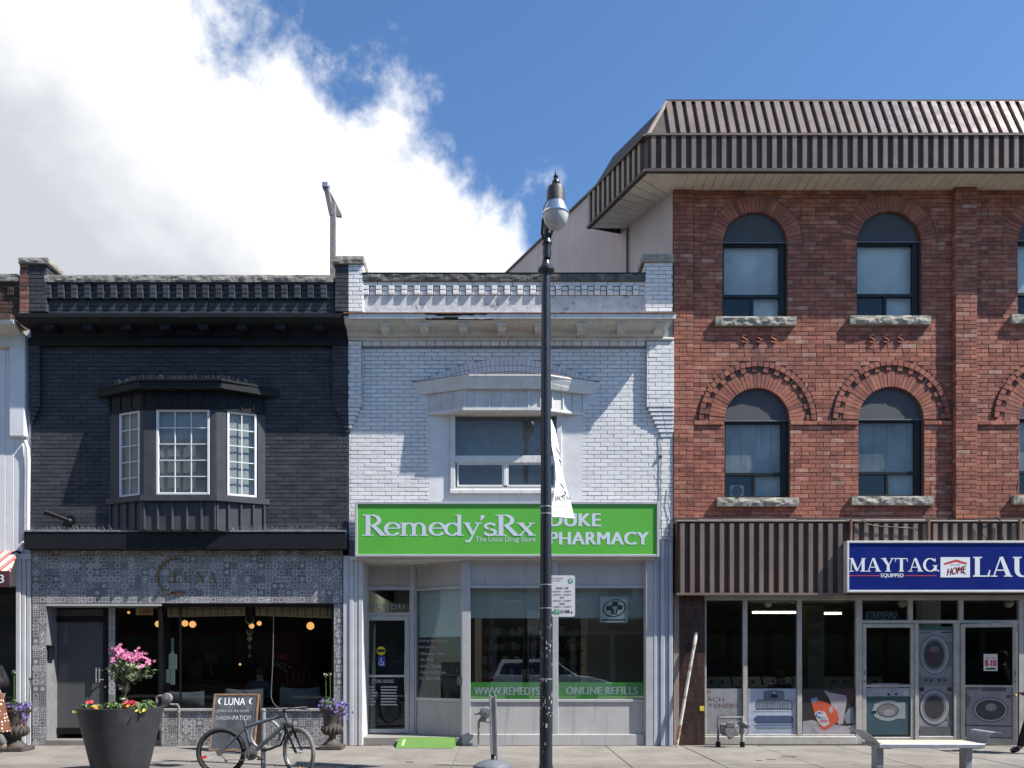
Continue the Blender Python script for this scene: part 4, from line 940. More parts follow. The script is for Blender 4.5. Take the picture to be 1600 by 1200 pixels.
# ---- pharmacy shopfront
sy = .03; stp = .15; zh = Z(876, sy)
m = MB(); m.box(XW + .03, X(1021), -.12, .8, zh, zh + .06); obj('soffit', m, M_trim, ph)
for i in range(24):
    x_ = X(568) + (X(1018) - X(568)) * i / 24; q = MB(); q.box(x_, x_ + .012, -.118, .7, zh - .008, zh - .0005); obj('soffit_rib', q, M_soffit, ph)
m = MB(); m.box(XW + .02, XR - .02, .04, .30, zh + .061, Z(845) - .0); obj('header', m, M_wmort, ph)
front = MB()
def post(mb, a, b, y, z0, z1, dp=.07): mb.cbox(X(a, y), X(b, y), y - dp / 2, y + dp / 2, z0, z1, .006)
for (a, b) in ((722, 735), (863, 872), (1006, 1020)): post(front, a, b, sy, .0, zh, .09)
for (a, b) in ((735, 863), (872, 1006)):
    for (c, d) in ((880, 876), (919, 914.5), (1097, 1092.5)): front.cbox(X(a, sy) - .001, X(b, sy) + .001, sy - .035, sy + .035, Z(c, sy), Z(d, sy) - .001, .005)
front.cbox(X(1008, -.02), X(1020, -.02), -.08, -.016, 0, Z(872), .008)
sf = obj('shop_window', front, M_alu, ph)
for (a, b) in ((735, 863), (872, 1006)):
    q = MB(); q.box(X(a, sy), X(b, sy), sy - .008, sy + .02, Z(914.5, sy), Z(880, sy)); obj('transom_panel', q, M_alud, sf)
    q = MB(); q.box(X(a, sy), X(b, sy), sy - .012, sy + .02, Z(1147, sy), Z(1097, sy)); obj('base_panel', q, M_alud, sf)
    q = MB(); q.box(X(a, sy), X(b, sy), sy - .003, sy + .004, Z(1092.5, sy), Z(919, sy)); obj('pane', q, glass('plate_glass', (.92, .96, .95), base=.13), sf)
    q = MB(); q.box(X(a, sy), X(b, sy), sy + .008, sy + .012, Z(1092.5, sy), Z(1066, sy)); gb = obj('green_band', q, M_greenv, sf)
    q = MB(); q.box(X(a, .15), X(b, .15), .15, .156, Z(966, .15), Z(915, .15)); obj('roller_blind', q, M_blind, sf)
q = MB(); q.cbox(X(722, sy), X(1006, sy), sy - .055, sy + .05, 0, Z(1147, sy), .008); obj('base_plinth', q, M_alud, sf)
q = MB(); addtext(q, 'WWW.REMEDYS.', X(741, sy), X(846, sy), Z(1086, sy), Z(1073.5, sy), sy + .006, .04, 0, 1.05); obj('lettering', q, M_wlett, sf)
q = MB(); addtext(q, 'ONLINE REFILLS', X(885, sy), X(996, sy), Z(1085, sy), Z(1073, sy), sy + .006, .04, 0, 1.05); obj('lettering', q, M_wlett, sf)
# angled side light
dy = .70
T_, L_ = facet(X(646, dy), dy, X(723, sy), sy)
def fz(py, t=.5): return Z(py, dy + (sy - dy) * t)
q = MB(T_); q.cbox(0, .06, 0, .07, stp, zh, .005); q.cbox(L_ - .05, L_, .0, .07, stp, zh, .005)
zz = [Z(879, sy), Z(915, sy), Z(919, sy), Z(1092, sy), Z(1097, sy)]
for (a, b) in ((zz[0], zh), (zz[2], zz[1]), (zz[4], zz[3])): q.cbox(.059, L_ - .049, .002, .068, a, b, .005)
sl_ = obj('side_light', q, M_alu, ph)
q = MB(T_); q.box(.06, L_ - .05, .03, .05, zz[1], zz[0]); obj('transom_panel', q, M_alud, sl_)
q = MB(T_); q.box(.06, L_ - .05, .03, .05, stp, zz[4]); obj('base_panel', q, M_alud, sl_)
q = MB(T_); q.box(.06, L_ - .05, .03, .037, zz[3], zz[2]); obj('pane', q, G_shop, sl_)
q = MB(T_); q.box(.06, L_ - .05, .10, .106, Z(995, .35), zz[2] + .05); obj('roller_blind', q, M_blind, sl_)
q = MB(T_)
for i, tx in enumerate(('All Drug Plans Accepted', 'Free Delivery', '- Medication Reviews', '- Flu Shots', '- Seniors Discount', '- Home Health Care', '416-767-4100')):
    wds = (.70, .42, .66, .36, .56, .66, .52); z_ = Z(1004, .35) - i * .118
    addtext(q, tx, .12, .12 + wds[i] * .98, z_, z_ + .062, .027, .0)
obj('lettering', q, mat('faded_white_lettering', (.42, .45, .46), .5, 0), sl_)
q = MB(T_); q.cbox(L_ - .10, L_ - .0, -.05, -.001, Z(1070, .1), Z(1058, .1), .006); obj('intercom', q, M_iron, sl_)
# door
q = MB(); z0_, z1_ = stp, zh
q.cbox(X(640, dy), X(648, dy), dy - .035, dy + .04, z0_, z1_, .005); q.cbox(X(563, dy), X(567, dy), dy - .035, dy + .04, z0_, z1_, .005)
for (c, d) in ((885, 879), (922, 916), (962, 957)): q.cbox(X(567, dy) - .001, X(640, dy) + .001, dy - .033, dy + .03, Z(c, dy), Z(d, dy), .005)
dfr = obj('door_frame', q, M_alu, ph)
q = MB(); q.box(X(567, dy), X(640, dy), dy - .012, dy + .01, Z(916, dy), Z(885, dy)); obj('transom_panel', q, M_alud, dfr)
q = MB(); q.box(X(567, dy), X(640, dy), dy - .004, dy + .003, Z(957, dy), Z(922, dy)); obj('transom_pane', q, G_shop, dfr)
q = MB(); addtext(q, 'escripti', X(568, dy), X(632, dy), Z(956, dy), Z(941, dy), dy - .008); obj('lettering', q, mat('ghost_lettering', (.22, .26, .30), .5, 0), dfr)
q = MB(); fr(q, X(567.3, dy), X(639.5, dy), stp + .01, Z(962.5, dy), .085, dy - .03, dy + .02, .006)
q.cbox(X(567.3, dy) + .08, X(639.5, dy) - .08, dy - .028, dy + .02, Z(1058, dy), Z(1054.5, dy), .003)
drr = obj('door', q, M_alu, ph, label='grey aluminium framed glass entrance door with white hours list')
q = MB(); q.box(X(574, dy), X(633, dy), dy - .006, dy + .001, stp + .09, Z(969, dy)); obj('pane', q, G_shop, drr)
q = MB(); q.lathe([(.085, dy - .010), (.085, dy - .008)], X(595.5, dy), 0, 24, axis='y', cz=Z(1017, dy)); st = obj('yellow_sticker', q, mat('yellow_print', (.60, .48, .03), .5, 0), drr)
q = MB(); q.box(X(589.5, dy), X(601.5, dy), dy - .0125, dy - .0115, Z(1019, dy), Z(1014.5, dy)); obj('print', q, M_blk, st)
q = MB(); q.box(X(591, dy), X(602, dy), dy - .010, dy - .008, Z(1041, dy), Z(1026, dy)); st = obj('blue_sticker', q, mat('blue_print', (.02, .06, .36), .5, 0), drr)
q = MB(); c_ = (X(596, dy), Z(1036, dy)); ring = [(c_[0] + .04 * math.cos(t), c_[1] + .04 * math.sin(t)) for t in [math.pi * (.75 + 1.35 * k / 14) for k in range(15)]]
q.tube([(p[0], dy - .012, p[1]) for p in ring], .007, 4); q.tube([(c_[0] - .005, dy - .012, c_[1] + .085), (c_[0], dy - .012, c_[1] + .02), (c_[0] + .035, dy - .012, c_[1] + .015), (c_[0] + .05, dy - .012, c_[1] - .04)], .007, 4); q.ball((c_[0] - .005, dy - .012, c_[1] + .1), .012, 4); obj('wheelchair_symbol', q, M_wlett, st)
q = MB(); addtext(q, 'STORE HOURS', X(581, dy), X(615, dy), Z(1067, dy), Z(1061.5, dy), dy - .010, .02)
for i, d in enumerate(('Monday', 'Tuesday', 'Wednesday', 'Thursday', 'Friday', 'Saturday', 'Sunday')):
    z_ = Z(1072 + i * 4.6, dy); w_ = (13, 14, 18, 16, 12, 15, 13)[i]
    q.box(X(572, dy), X(572 + w_, dy), dy - .010, dy - .009, z_ - .030, z_); q.box(X(595, dy), X(621 - (i % 3), dy), dy - .010, dy - .009, z_ - .030, z_ - .004)
obj('lettering', q, mat('thin_white_lettering', (.33, .35, .36), .5, 0), drr)
q = MB(); q.tube([(X(634, dy), dy - .10, Z(1020, dy)), (X(634, dy), dy - .10, Z(1080, dy))], .014, 8); obj('handle', q, M_steel, drr)
q = MB(); q.box(XW + .03, X(566.5, .0), .055, dy + .05, 0, zh); obj('recess_side', q, M_siding, ph)
q = MB(); q.cbox(X(566.5), X(722), .0, .78, 0, stp, .012); obj('entrance_step', q, mat('step_concrete', (.24, .225, .20), .9, .12, 3, .2, 60, dirt=((.12, .11, .10), 3, .5, .75)), ph)
# interior
q = MB(); ix0, ix1 = XW + .1, XR - .15
q.box(ix0, ix1, 6, 6.1, 0, 3); q.box(ix0 - .05, ix0, .8, 6, 0, 3); q.box(ix1, ix1 + .05, .3, 6, 0, 3); q.box(ix0, ix1, .81, 6, zh + .1, zh + .15); q.box(X(735), ix1, .08, 6, .05, .12); q.box(ix0, X(735), .8, 6, .05, .13)
q.box(X(918, 2.2), ix1, 2.2, 2.3, .1, 3)
part_ = MB(); part_.box(ix0, X(742, 1.7), 1.7, 1.75, .13, 2.45); obj('added_dark_sheet', part_, mat('added_dark_sheet', (.035, .035, .036), .8, .15, 2), ph)  # dark sheet added so the interior behind door and side light reads dark
intr = obj('interior', q, M_intp, ph)
for k in range(2):
    q = MB(); q.box(-2.45 + k * 2.6, -1.65 + k * 3.0, 3.2, 3.5, zh + .03, zh + .07); obj('ceiling_light', q, mat('fluorescent_panel', (.9, .9, .9), .5, 0, emit=(1, .98, .9, 5.0)), intr)
M_prod = mat('product_boxes', None, .6, 0, 1, ramp=[(0, (.05, .07, .12)), (.3, (.20, .07, .05)), (.5, (.35, .33, .30)), (.7, (.10, .20, .13)), (1., (.40, .38, .36))])
M_shelf = mat('dark_shelf', (.035, .035, .035), .6, .1, 4)
shelf = MB(); sx0, sx1 = X(752, 2.0), X(912, 2.0)
shelf.box(sx0, sx1, 2.6, 2.64, .1, 2.5); prods = MB()
for k in range(7):
    z_ = .25 + k * .30; shelf.box(sx0, sx1, 2.2, 2.6, z_, z_ + .03); x_ = sx0 + .03
    while x_ < sx1 - .12:
        w_ = random.uniform(.05, .13); h_ = random.uniform(.10, .22)
        if random.random() < .82: prods.box(x_, x_ + w_ * .92, 2.24, 2.40, z_ + .031, z_ + .03 + h_, random.random())
        x_ += w_
so_ = obj('shelving_unit', shelf, M_shelf, loc=(sx0, 2.2, .12)); so_['label'] = 'dark shelving stocked with small packages seen through the pharmacy window'; so_['category'] = 'shelf'
po = obj('stock', prods, M_prod, so_, kind='stuff')
q = MB(); q.box(XW + .02, XR - .02, .31, 11, zh + .2, 7.9); q.box(XW + .02, XR - .02, 6.2, 11, 0, zh + .2); obj('building_body', q, M_wmort, ph)
# window poster: cross, mortar and ring
ps = thing('window_poster', 'pale square poster with black oval ring and cross inside pharmacy window', 'poster', (X(959), .06, Z(952)))
PY = sy + .018
q = MB(); q.box(X(937.5, sy), X(981, sy), PY, PY + .002, Z(972.5, sy), Z(932, sy)); obj('sheet', q, mat('pale_blue_paper', (.50, .56, .60), .7, 0), ps)
q = MB(); c_ = (X(960, sy), Z(950, sy)); rx, rz = .215, .165; n_ = 40
vs = []
for k in range(n_):
    t = 2 * math.pi * k / n_
    for s_ in (1., .88): vs.append((c_[0] + rx * s_ * math.cos(t), PY - .001, c_[1] + rz * s_ * math.sin(t) + .02 * math.cos(t) * s_))
q.add(vs, [(2 * k, (2 * k + 2) % (2 * n_), (2 * k + 3) % (2 * n_), 2 * k + 1) for k in range(n_)]); obj('oval_ring', q, M_blk, ps)
q = MB(); q.flat([(c_[0] - .05, c_[1] - .12), (c_[0] + .05, c_[1] - .115), (c_[0] + .06, c_[1] - .03), (c_[0] + .15, c_[1] - .03), (c_[0] + .16, c_[1] + .055), (c_[0] + .07, c_[1] + .05), (c_[0] + .075, c_[1] + .13), (c_[0] - .035, c_[1] + .125), (c_[0] - .045, c_[1] + .045), (c_[0] - .15, c_[1] + .04), (c_[0] - .155, c_[1] - .045), (c_[0] - .06, c_[1] - .04)], PY - .0012); obj('cross', q, M_blk, ps)
q = MB(); q.flat([(c_[0] - .04, c_[1] + .03), (c_[0] + .06, c_[1] + .03), (c_[0] + .045, c_[1] - .02), (c_[0] + .02, c_[1] - .035), (c_[0] + .02, c_[1] - .075), (c_[0] + .045, c_[1] - .09), (c_[0] - .025, c_[1] - .09), (c_[0] + .0, c_[1] - .075), (c_[0] + .0, c_[1] - .035), (c_[0] - .025, c_[1] - .02)], PY - .0022); obj('mortar_symbol', q, mat('pale_blue_print', (.50, .56, .60), .7, 0), ps)
q = MB()
for i in range(14): q.box(X(940 + i * 2.75, sy), X(942 + i * 2.75, sy), PY - .0012, PY - .0008, Z(970, sy), Z(967.2, sy))
obj('caption', q, M_blk, ps)
# ---- fascia sign
gy = -.26
sg = thing('fascia_sign', 'long green pharmacy sign box with pale lettering above the shopfront', 'sign', (X(792, gy), gy, Z(870, gy)))
q = MB(); a, b, c, d = X(554.5, gy), X(1030, gy), Z(870, gy), Z(784, gy)
fr(q, a, b, c, d, .045, gy - .012, -.08, .006); obj('frame', q, M_alu, sg)
q = MB(); q.box(a + .04, b - .04, gy + .012, gy + .02, c + .04, d - .04); obj('face', q, M_green, sg)
q = MB(); q.box(a + .01, b - .01, gy + .03, -.085, c + .01, d - .01); obj('box', q, M_alu, sg)
ly = gy + .009
q = MB(); serif_text(q, "Remedy'sRx", X(566, gy), X(837, gy), Z(837, gy), Z(804, gy), ly); obj('lettering', q, M_lett, sg)
q = MB(); addtext(q, 'The Local Drug Store', X(743, gy), X(837, gy), Z(848.5, gy), Z(838.5, gy), ly); obj('lettering', q, M_lett, sg)
q = MB(); addtext(q, 'DUKE', X(859, gy), X(938, gy), Z(822.5, gy), Z(802, gy), ly, .045, 0, 1.06); obj('lettering', q, M_lett, sg)
q = MB(); addtext(q, 'PHARMACY', X(859, gy), X(1013, gy), Z(851, gy), Z(831, gy), ly, .045, 0, 1.06); obj('lettering', q, M_lett, sg)
# cafe emblem on tiles
em = thing('cafe_sign', 'dull gold crescent ring and letters mounted on the grey patterned tiles', 'sign', (X(290, -.05), -.05, Z(925, -.05)))
q = MB(); cx_, cz_ = X(273, -.05), Z(900.5, -.05); r_o = .335; n_ = 40; vs = []
for k in range(n_ + 1):
    t = R(48) + R(252) * k / n_; wd_ = .006 + .034 * math.sin(math.pi * k / n_) ** 1.5
    for rr in (r_o, r_o - wd_):
        for y_ in (-.055, -.035): vs.append((cx_ + rr * math.cos(t), y_, cz_ + rr * math.sin(t)))
q.add(vs, [f for k in range(n_) for f in ((4 * k, 4 * k + 4, 4 * k + 6, 4 * k + 2), (4 * k + 1, 4 * k + 3, 4 * k + 7, 4 * k + 5), (4 * k, 4 * k + 1, 4 * k + 5, 4 * k + 4), (4 * k + 2, 4 * k + 6, 4 * k + 7, 4 * k + 3))]); obj('crescent_ring', q, M_gold, em)
for ch, a, b in (('L', 269, 280), ('U', 287, 299), ('N', 306, 320), ('A', 325, 339)):
    q = MB(); serif_text(q, ch, X(a, -.05), X(b, -.05), Z(910, -.05), Z(893, -.05), -.05); obj('letter', q, M_gold, em)
q = MB()
for i in range(9): q.box(X(267 + i * 2.6, -.05), X(268.7 + i * 2.6, -.05), -.045, -.038, Z(928, -.05), Z(924 - (i % 2), -.05))
obj('small_letters', q, mat('rusty_red_lettering', (.16, .05, .035), .6, 0), em)

# ================================================================== LAUNDROMAT (red brick)
rd = thing('laundromat_building', 'red brick three storey laundromat building with arched windows and brown metal eaves', 'building', (XR + 5, 0, 0))
RX1 = X(1720); RH, RL = .0788, .265
wins_r = []                                    # (centre x, spring z, radius, bottom z, kind)
for (cx, sp_u, bt_u, sp_l, bt_l) in ((1180, 381, 496.5, 657, 778), (1389.5, 380, 495, 655, 776), (1641, 378, 493, 653, 775)):
    wins_r.append((X(cx), Z(sp_u), 50.5 / 84.86, Z(bt_u), 'u')); wins_r.append((X(cx + 3), Z(sp_l), 51 / 84.86, Z(bt_l), 'l'))
def r_open(extra):
    def f(z):
        c = []
        for (x_, zs_, r_, zb_, k_) in wins_r:
            if zb_ < z <= zs_: c.append((x_ - r_, x_ + r_))
            elif z > zs_:
                e = extra[k_]; rr = r_ + e
                if z - zs_ < rr: h_ = math.sqrt(rr * rr - (z - zs_) ** 2); c.append((x_ - h_, x_ + h_))
        return c
    return f
zR0, zR1 = Z(812), 10.24
zsl = [zR0]
while zsl[-1] < zR1: zsl.append(min(zsl[-1] + .02, zR1))
m = MB(); backing(m, XR, RX1, zsl, .008, .30, r_open({'u': 0, 'l': 0})); obj('wall', m, M_rmort, rd)
bk = Bricks(rd, M_red, RL, RH)
bk.field(X(1083.5), RX1, zR0, zR1, 0., cuts=r_open({'u': .295, 'l': .50}), headers=8, zbase=zR0)
bk.field(XR, X(1083.5), zR0, zR1, -.025, headers=8, zbase=zR0)
bk.field(X(1488), X(1522), zR0, zR1, -.105, headers=0, zbase=zR0)
bk.done()
m = MB(); m.box(XR, X(1083.5) - .004, -.017, .01, zR0, zR1); obj('pier_core', m, M_rmort, rd)
m = MB(); m.box(X(1488) + .004, X(1522) - .004, -.097, .01, zR0, zR1); obj('pier_core', m, M_rmort, rd)
T_, L_ = facet(X(1488), 0, X(1488), -.1); q = MB(T_); z_ = zR0
while z_ < zR1 - .02: brick_geo(q, .004, L_ - .002, z_ + .005, z_ + RH - .005, -.003, .03, random.random()); z_ += RH
obj('pier_side_bricks', q, M_red, rd, kind='stuff')
# arches
for (x_, zs_, r_, zb_, kd) in wins_r:
    vis = x_ - r_ < X(1600)
    n_ = 30 if kd == 'u' else 32; r1 = r_ + .285
    for i in range(n_):
        a0, a1 = math.pi * i / n_, math.pi * (i + 1) / n_; g0, g1 = .0045 / r_, .0045 / r1
        q = MB(); yy = (.0 if kd == 'u' else -.004) + random.uniform(-.004, .003)
        P = [(x_ + r_ * math.cos(a0 + g0), zs_ + r_ * math.sin(a0 + g0)), (x_ + r1 * math.cos(a0 + g1), zs_ + r1 * math.sin(a0 + g1)), (x_ + r1 * math.cos(a1 - g1), zs_ + r1 * math.sin(a1 - g1)), (x_ + r_ * math.cos(a1 - g0), zs_ + r_ * math.sin(a1 - g0))]
        q.prism(P, yy, .22, min(1, random.random() * .85)); obj('voussoir', q, M_red, rd)
    if kd == 'u':
        q = MB(); pts = [(x_ + (r1 + .012) * math.cos(t), -.004, zs_ + (r1 + .012) * math.sin(t)) for t in [math.pi * k / 40 for k in range(41)]]
        q.tube(pts, .008, 5); obj('arch_mortar_line', q, mat('dusty_mortar', (.19, .13, .11), .95, .2, 8), rd)
    else:
        q = MB(); n2 = 28                     # recessed dark bed of the chequered hood
        vs = []
        for k in range(41):
            t = math.pi * k / 40
            for rr in (r1 + .002, r1 + .215): vs.append((x_ + rr * math.cos(t), .006, zs_ + rr * math.sin(t)))
        q.add(vs, [(2 * k, 2 * k + 1, 2 * k + 3, 2 * k + 2) for k in range(40)]); obj('hood_bed', q, M_rmort, rd)
        for ring, (ra, rb, yy) in enumerate(((r1 + .012, r1 + .098, -.02), (r1 + .103, r1 + .19, -.032))):
            n3 = 28 if ring == 0 else 30
            for i in range(n3):
                if ring == 0 and i % 2 == 1: continue
                a0, a1 = math.pi * i / n3 + .008, math.pi * (i + 1) / n3 - .008; q = MB()
                P = [(x_ + rr * math.cos(t), zs_ + rr * math.sin(t)) for rr, t in ((ra, a0), (rb, a0), (rb, a1), (ra, a1))]
                q.prism(P, yy + random.uniform(-.004, .004), .03, random.random() * .75); obj('hood_brick', q, M_red, rd)
# projecting band below the lower arches
zbd = Z(655); q = None
for (a, b) in ((1084, 1129), (1234, 1341), (1443, 1487), (1523, 1592)):
    xa, xb = X(a), X(b); n_ = max(1, round((xb - xa) / RL))
    for i in range(n_):
        q = MB(); brick_geo(q, xa + (xb - xa) * i / n_ + .004, xa + (xb - xa) * (i + 1) / n_ - .004, Z(664), Z(664) + .07, -.028, .05, random.random()); obj('band_brick', q, M_red, rd)
# ornamental bricks under the upper sills
for cx in (1163, 1186, 1208, 1362, 1384, 1406):
    q = MB(); x_, z_ = X(cx), Z(530)
    q.tube([(x_ + .045, -.012, z_ + .06), (x_ - .02, -.014, z_ + .065), (x_ - .045, -.014, z_ + .03), (x_ + .0, -.014, z_ + .0), (x_ + .045, -.014, z_ - .03), (x_ + .02, -.014, z_ - .065), (x_ - .045, -.012, z_ - .06)], .019, 6, r=random.random() * .5); obj('ornament_brick', q, M_red, rd)
# windows
M_ptop = mat('grey_arch_panel', (.060, .062, .070), .7, .08, 3)
M_wfr = mat('black_window_frame', (.012, .013, .016), .4, .1, 6, spec=.3)
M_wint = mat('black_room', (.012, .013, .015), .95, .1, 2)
for wi, (x_, zs_, r_, zb_, kd) in enumerate(wins_r):
    zh_ = zs_ + (.04 if kd == 'u' else .0)
    q = MB(); y0 = .105; x0, x1 = x_ - r_ - .005, x_ + r_ + .005
    fr(q, x0, x1, zb_, zh_ + .02, .05, y0 - .02, y0 + .08); zmid = zb_ + (zs_ - zb_) * .30
    q.cbox(x0 + .05, x1 - .05, y0 - .01, y0 + .06, zmid, zmid + .06, .005); q.cbox(x_ - .055, x_ + .0, y0 - .005, y0 + .06, zb_ + .05, zmid, .005)
    q.cbox(x_ + r_ * .80, x1 - .045, y0 - .012, y0 + .07, zb_ + .05, zh_ - .02, .004)  # extra black strip on the right stands in for the shadow of the reveal
    wn_ = obj('window', q, M_wfr, rd)
    n_ = 24; P = [(x_ + (r_ + .01) * math.cos(math.pi * k / n_), zs_ + max(.0, (r_ + .01) * math.sin(math.pi * k / n_))) for k in range(n_ + 1)]
    P = [(p[0], max(p[1], zh_ + .021)) for p in P]
    q = MB(); q.prism(P, .070, .15); obj('arch_panel', q, M_ptop, wn_)
    q = MB(); q.box(x0 + .0, x1, .052, .069, zh_ - .0, zh_ + .02); obj('panel_drip', q, mat('grey_drip_strip', (.13, .135, .145), .5, .05, 4), wn_)
    xr_p = x_ + r_ * .80
    panes = ((x0 + .05, xr_p, zmid + .06, zh_ - .03, 'top'), (x0 + .05, x_ - .055, zb_ + .05, zmid, 'left'), (x_, xr_p, zb_ + .05, zmid, 'right'))
    for (a, b, c, d, nm) in panes:
        q = MB(); q.box(a, b, y0 + .02, y0 + .026, c, d); obj('pane', q, G_clear, wn_)
        if nm == 'top' or nm == 'right':
            zb2 = c - .02
            q = MB(); dk = .10
            if kd == 'u' or nm == 'right': q.box(a - .03, b + .03, y0 + dk, y0 + dk + .004, c - .02, d + .02); obj('blind', q, M_blindb if kd == 'u' else mat('dim_blue_blind', (.30, .34, .36), .85, .2, 3), wn_)
            else: q.box(a - .03, b + .03, y0 + dk, y0 + dk + .004, c - .02, d + .02); obj('blind', q, mat('dusky_blind', (.25, .27, .28), .85, .35, 1.2, streak=((.07, .08, .09), .5, .8)), wn_)
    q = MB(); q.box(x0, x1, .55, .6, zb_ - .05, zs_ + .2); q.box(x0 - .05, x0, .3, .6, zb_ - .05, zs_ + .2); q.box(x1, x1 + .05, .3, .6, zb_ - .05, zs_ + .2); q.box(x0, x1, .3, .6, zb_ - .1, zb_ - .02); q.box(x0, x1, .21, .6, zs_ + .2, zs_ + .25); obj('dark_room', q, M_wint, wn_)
    q = stone(x_ - r_ - .15, x_ + r_ + .14, -.07, .15, zb_ - .165, zb_ - .005, 50 + wi * 3.7, .03); obj('sill', q, M_sill, wn_)
    if kd == 'l' and wi == 1:
        q = MB(); xf, zf = x_ - .32, zb_ + .155
        q.cbox(xf - .13, xf + .13, y0 + .06, y0 + .12, zf - .12, zf + .12, .02); fan = obj('window_fan', q, mat('grey_fan', (.32, .33, .34), .5, .05, 5), wn_)
        q = MB(); q.lathe([(.09, y0 + .05), (.10, y0 + .058)], xf, 0, 20, axis='y', cz=zf); q.lathe([(.02, y0 + .045), (.03, y0 + .055)], xf, 0, 12, axis='y', cz=zf); obj('fan_grille', q, M_wfr, wn_)
# side wall running back at an angle, above the pharmacy roof
sdx, sdy = -.44, .898
E = Vector((XR, 0)); Sd = Vector((sdx, sdy))
def sidep(t, off=0.): return (E.x + Sd.x * t - Sd.y * off, E.y + Sd.y * t + Sd.x * off)     # off > 0: out of the wall to the left
q = MB(); p0, p1 = sidep(.02), sidep(13); q.plan([p0, sidep(.02, -.25), sidep(13, -.25), p1], Z(425, 0) - 1.5, 10.23); q.plan([sidep(.9), sidep(.9, -.25), sidep(13, -.25), p1], 10.231, 11.62); obj('side_wall', q, M_pink, rd)
q = MB(); a, b = sidep(1.45, .02), sidep(1.45, .035); q.tube([(*sidep(1.42, .03), 7), (*sidep(1.42, .03), 10.2)], .022, 6); obj('cable', q, M_iron, rd)
q = MB(); a, b = sidep(1.35, .05), sidep(13, .05); c, d = sidep(13, -.4), sidep(1.35, -.4); q.plan([a, b, c, d], 11.621, 11.66); obj('parapet_flashing', q, M_iron, rd)
# eaves: metal mansard, front and side
ey, ez0, ez1, ez2 = -.55, 10.225, 10.86, 11.74
fx = X(1012, ey)
def ribs(parent, P0, P1, U, Wn, pitch, wd, dp, m_, skew=None):
    """standing ribs from the line P0-P1 along U, pushed out along Wn"""
    P0, P1, U, Wn = map(Vector, (P0, P1, U, Wn)); d = P1 - P0; L_ = d.length; d.normalize(); n = int(L_ / pitch); me = None
    for i in range(n):
        a = P0 + d * (i * pitch + .03); vs = []
        for h_ in (0, 1):
            for (u_, o_) in ((0, 0), (.008, dp), (wd - .008, dp), (wd, 0)): vs.append(tuple(d * u_ + Wn * o_ + U * h_))
        if me is None:
            q = MB(); q.add(vs, [(0, 1, 5, 4), (1, 2, 6, 5), (2, 3, 7, 6), (3, 2, 1, 0), (4, 5, 6, 7)]); me = q.mesh('rib'); me.materials.append(m_)
        inst('rib', me, a, parent)
q = MB()
tx0 = fx + .42; ty2 = -.13
cor = sidep(0, .55); sb = sidep(1.46, .55); 
# side eave line from the front corner back
SB = Vector((X(920, 1.31), 1.31)); FC = Vector((fx, ey)); sdv = (SB - FC).normalized(); snv = Vector((-sdv.y, sdv.x))  # outward left
if snv.x > 0: snv = -snv
STt = (X(960, 1.9), 1.31)
q.add([(fx, ey, ez0), (RX1, ey, ez0), (RX1, ey, ez1), (fx, ey, ez1), (tx0, ty2, ez2), (RX1, ty2, ez2), (SB.x, SB.y, ez0), (SB.x, SB.y, ez1), (SB.x + .50, SB.y + .12, ez2)],
      [(0, 1, 2, 3), (3, 2, 5, 4), (6, 0, 3, 7), (7, 3, 4, 8)])
q.add([(tx0, ty2, ez2), (RX1, ty2, ez2), (RX1, 6, ez2 - .3), (SB.x + .5, SB.y + .12, ez2)], [(0, 1, 2, 3)])
q.add([(SB.x, SB.y, ez0), (SB.x, SB.y, ez1), (SB.x + .5, SB.y + .12, ez2), (SB.x + .9, SB.y + .3, ez2), (SB.x + .9, SB.y + .3, ez0)], [(0, 1, 2, 3, 4)])
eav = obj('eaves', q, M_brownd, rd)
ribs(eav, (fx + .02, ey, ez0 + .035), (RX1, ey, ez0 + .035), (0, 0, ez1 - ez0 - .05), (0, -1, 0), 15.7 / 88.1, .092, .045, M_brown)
sl_u = Vector((0, ty2 - ey, ez2 - ez1)); nn = Vector((0, -(ez2 - ez1), (ty2 - ey))).normalized()
pu = 15.7 / 88.1; ku = int((X(1366, ey) - tx0 + .06) / pu)
ribs(eav, (tx0 - .06, ey, ez1 + .02), (tx0 - .06 + ku * pu + .001, ey, ez1 + .02), (.0, sl_u.y * .97, sl_u.z * .95), nn, pu, .115, .045, M_brown)
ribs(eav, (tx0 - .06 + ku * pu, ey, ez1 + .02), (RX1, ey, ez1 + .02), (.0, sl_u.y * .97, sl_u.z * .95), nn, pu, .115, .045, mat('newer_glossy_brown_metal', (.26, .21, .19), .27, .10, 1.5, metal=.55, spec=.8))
ribs(eav, (SB.x, SB.y, ez0 + .035), (FC.x, FC.y, ez0 + .035), (0, 0, ez1 - ez0 - .05), (snv.x, snv.y, 0), .175, .092, .045, M_brown)
q = MB(); q.tube([(fx - .005, ey - .03, ez1), (tx0, ty2 - .02, ez2)], .035, 6); obj('hip_flashing', q, M_brownl, eav)
q = MB(); q.box(fx - .04, RX1, ey - .06, ey + .05, ez1 - .015, ez1 + .02); obj('mid_flashing', q, M_brown, eav)
q = MB(); q.box(fx - .04, RX1, ey - .06, ey + .02, ez0 - .02, ez0 + .034); obj('drip_edge', q, M_brownd, eav)
q = MB(); q.box(tx0 - .02, RX1, ty2 - .05, ty2 + .1, ez2 - .01, ez2 + .03); obj('top_flashing', q, M_brownd, eav)
T_, L_ = facet(SB.x, SB.y, fx - .03, ey - .01); q = MB(T_); q.box(0, L_, -.05, .03, ez0 - .019, ez0 + .033); q.box(0, L_, -.05, .03, ez1 - .014, ez1 + .019); obj('drip_edge', q, M_brownd, eav)
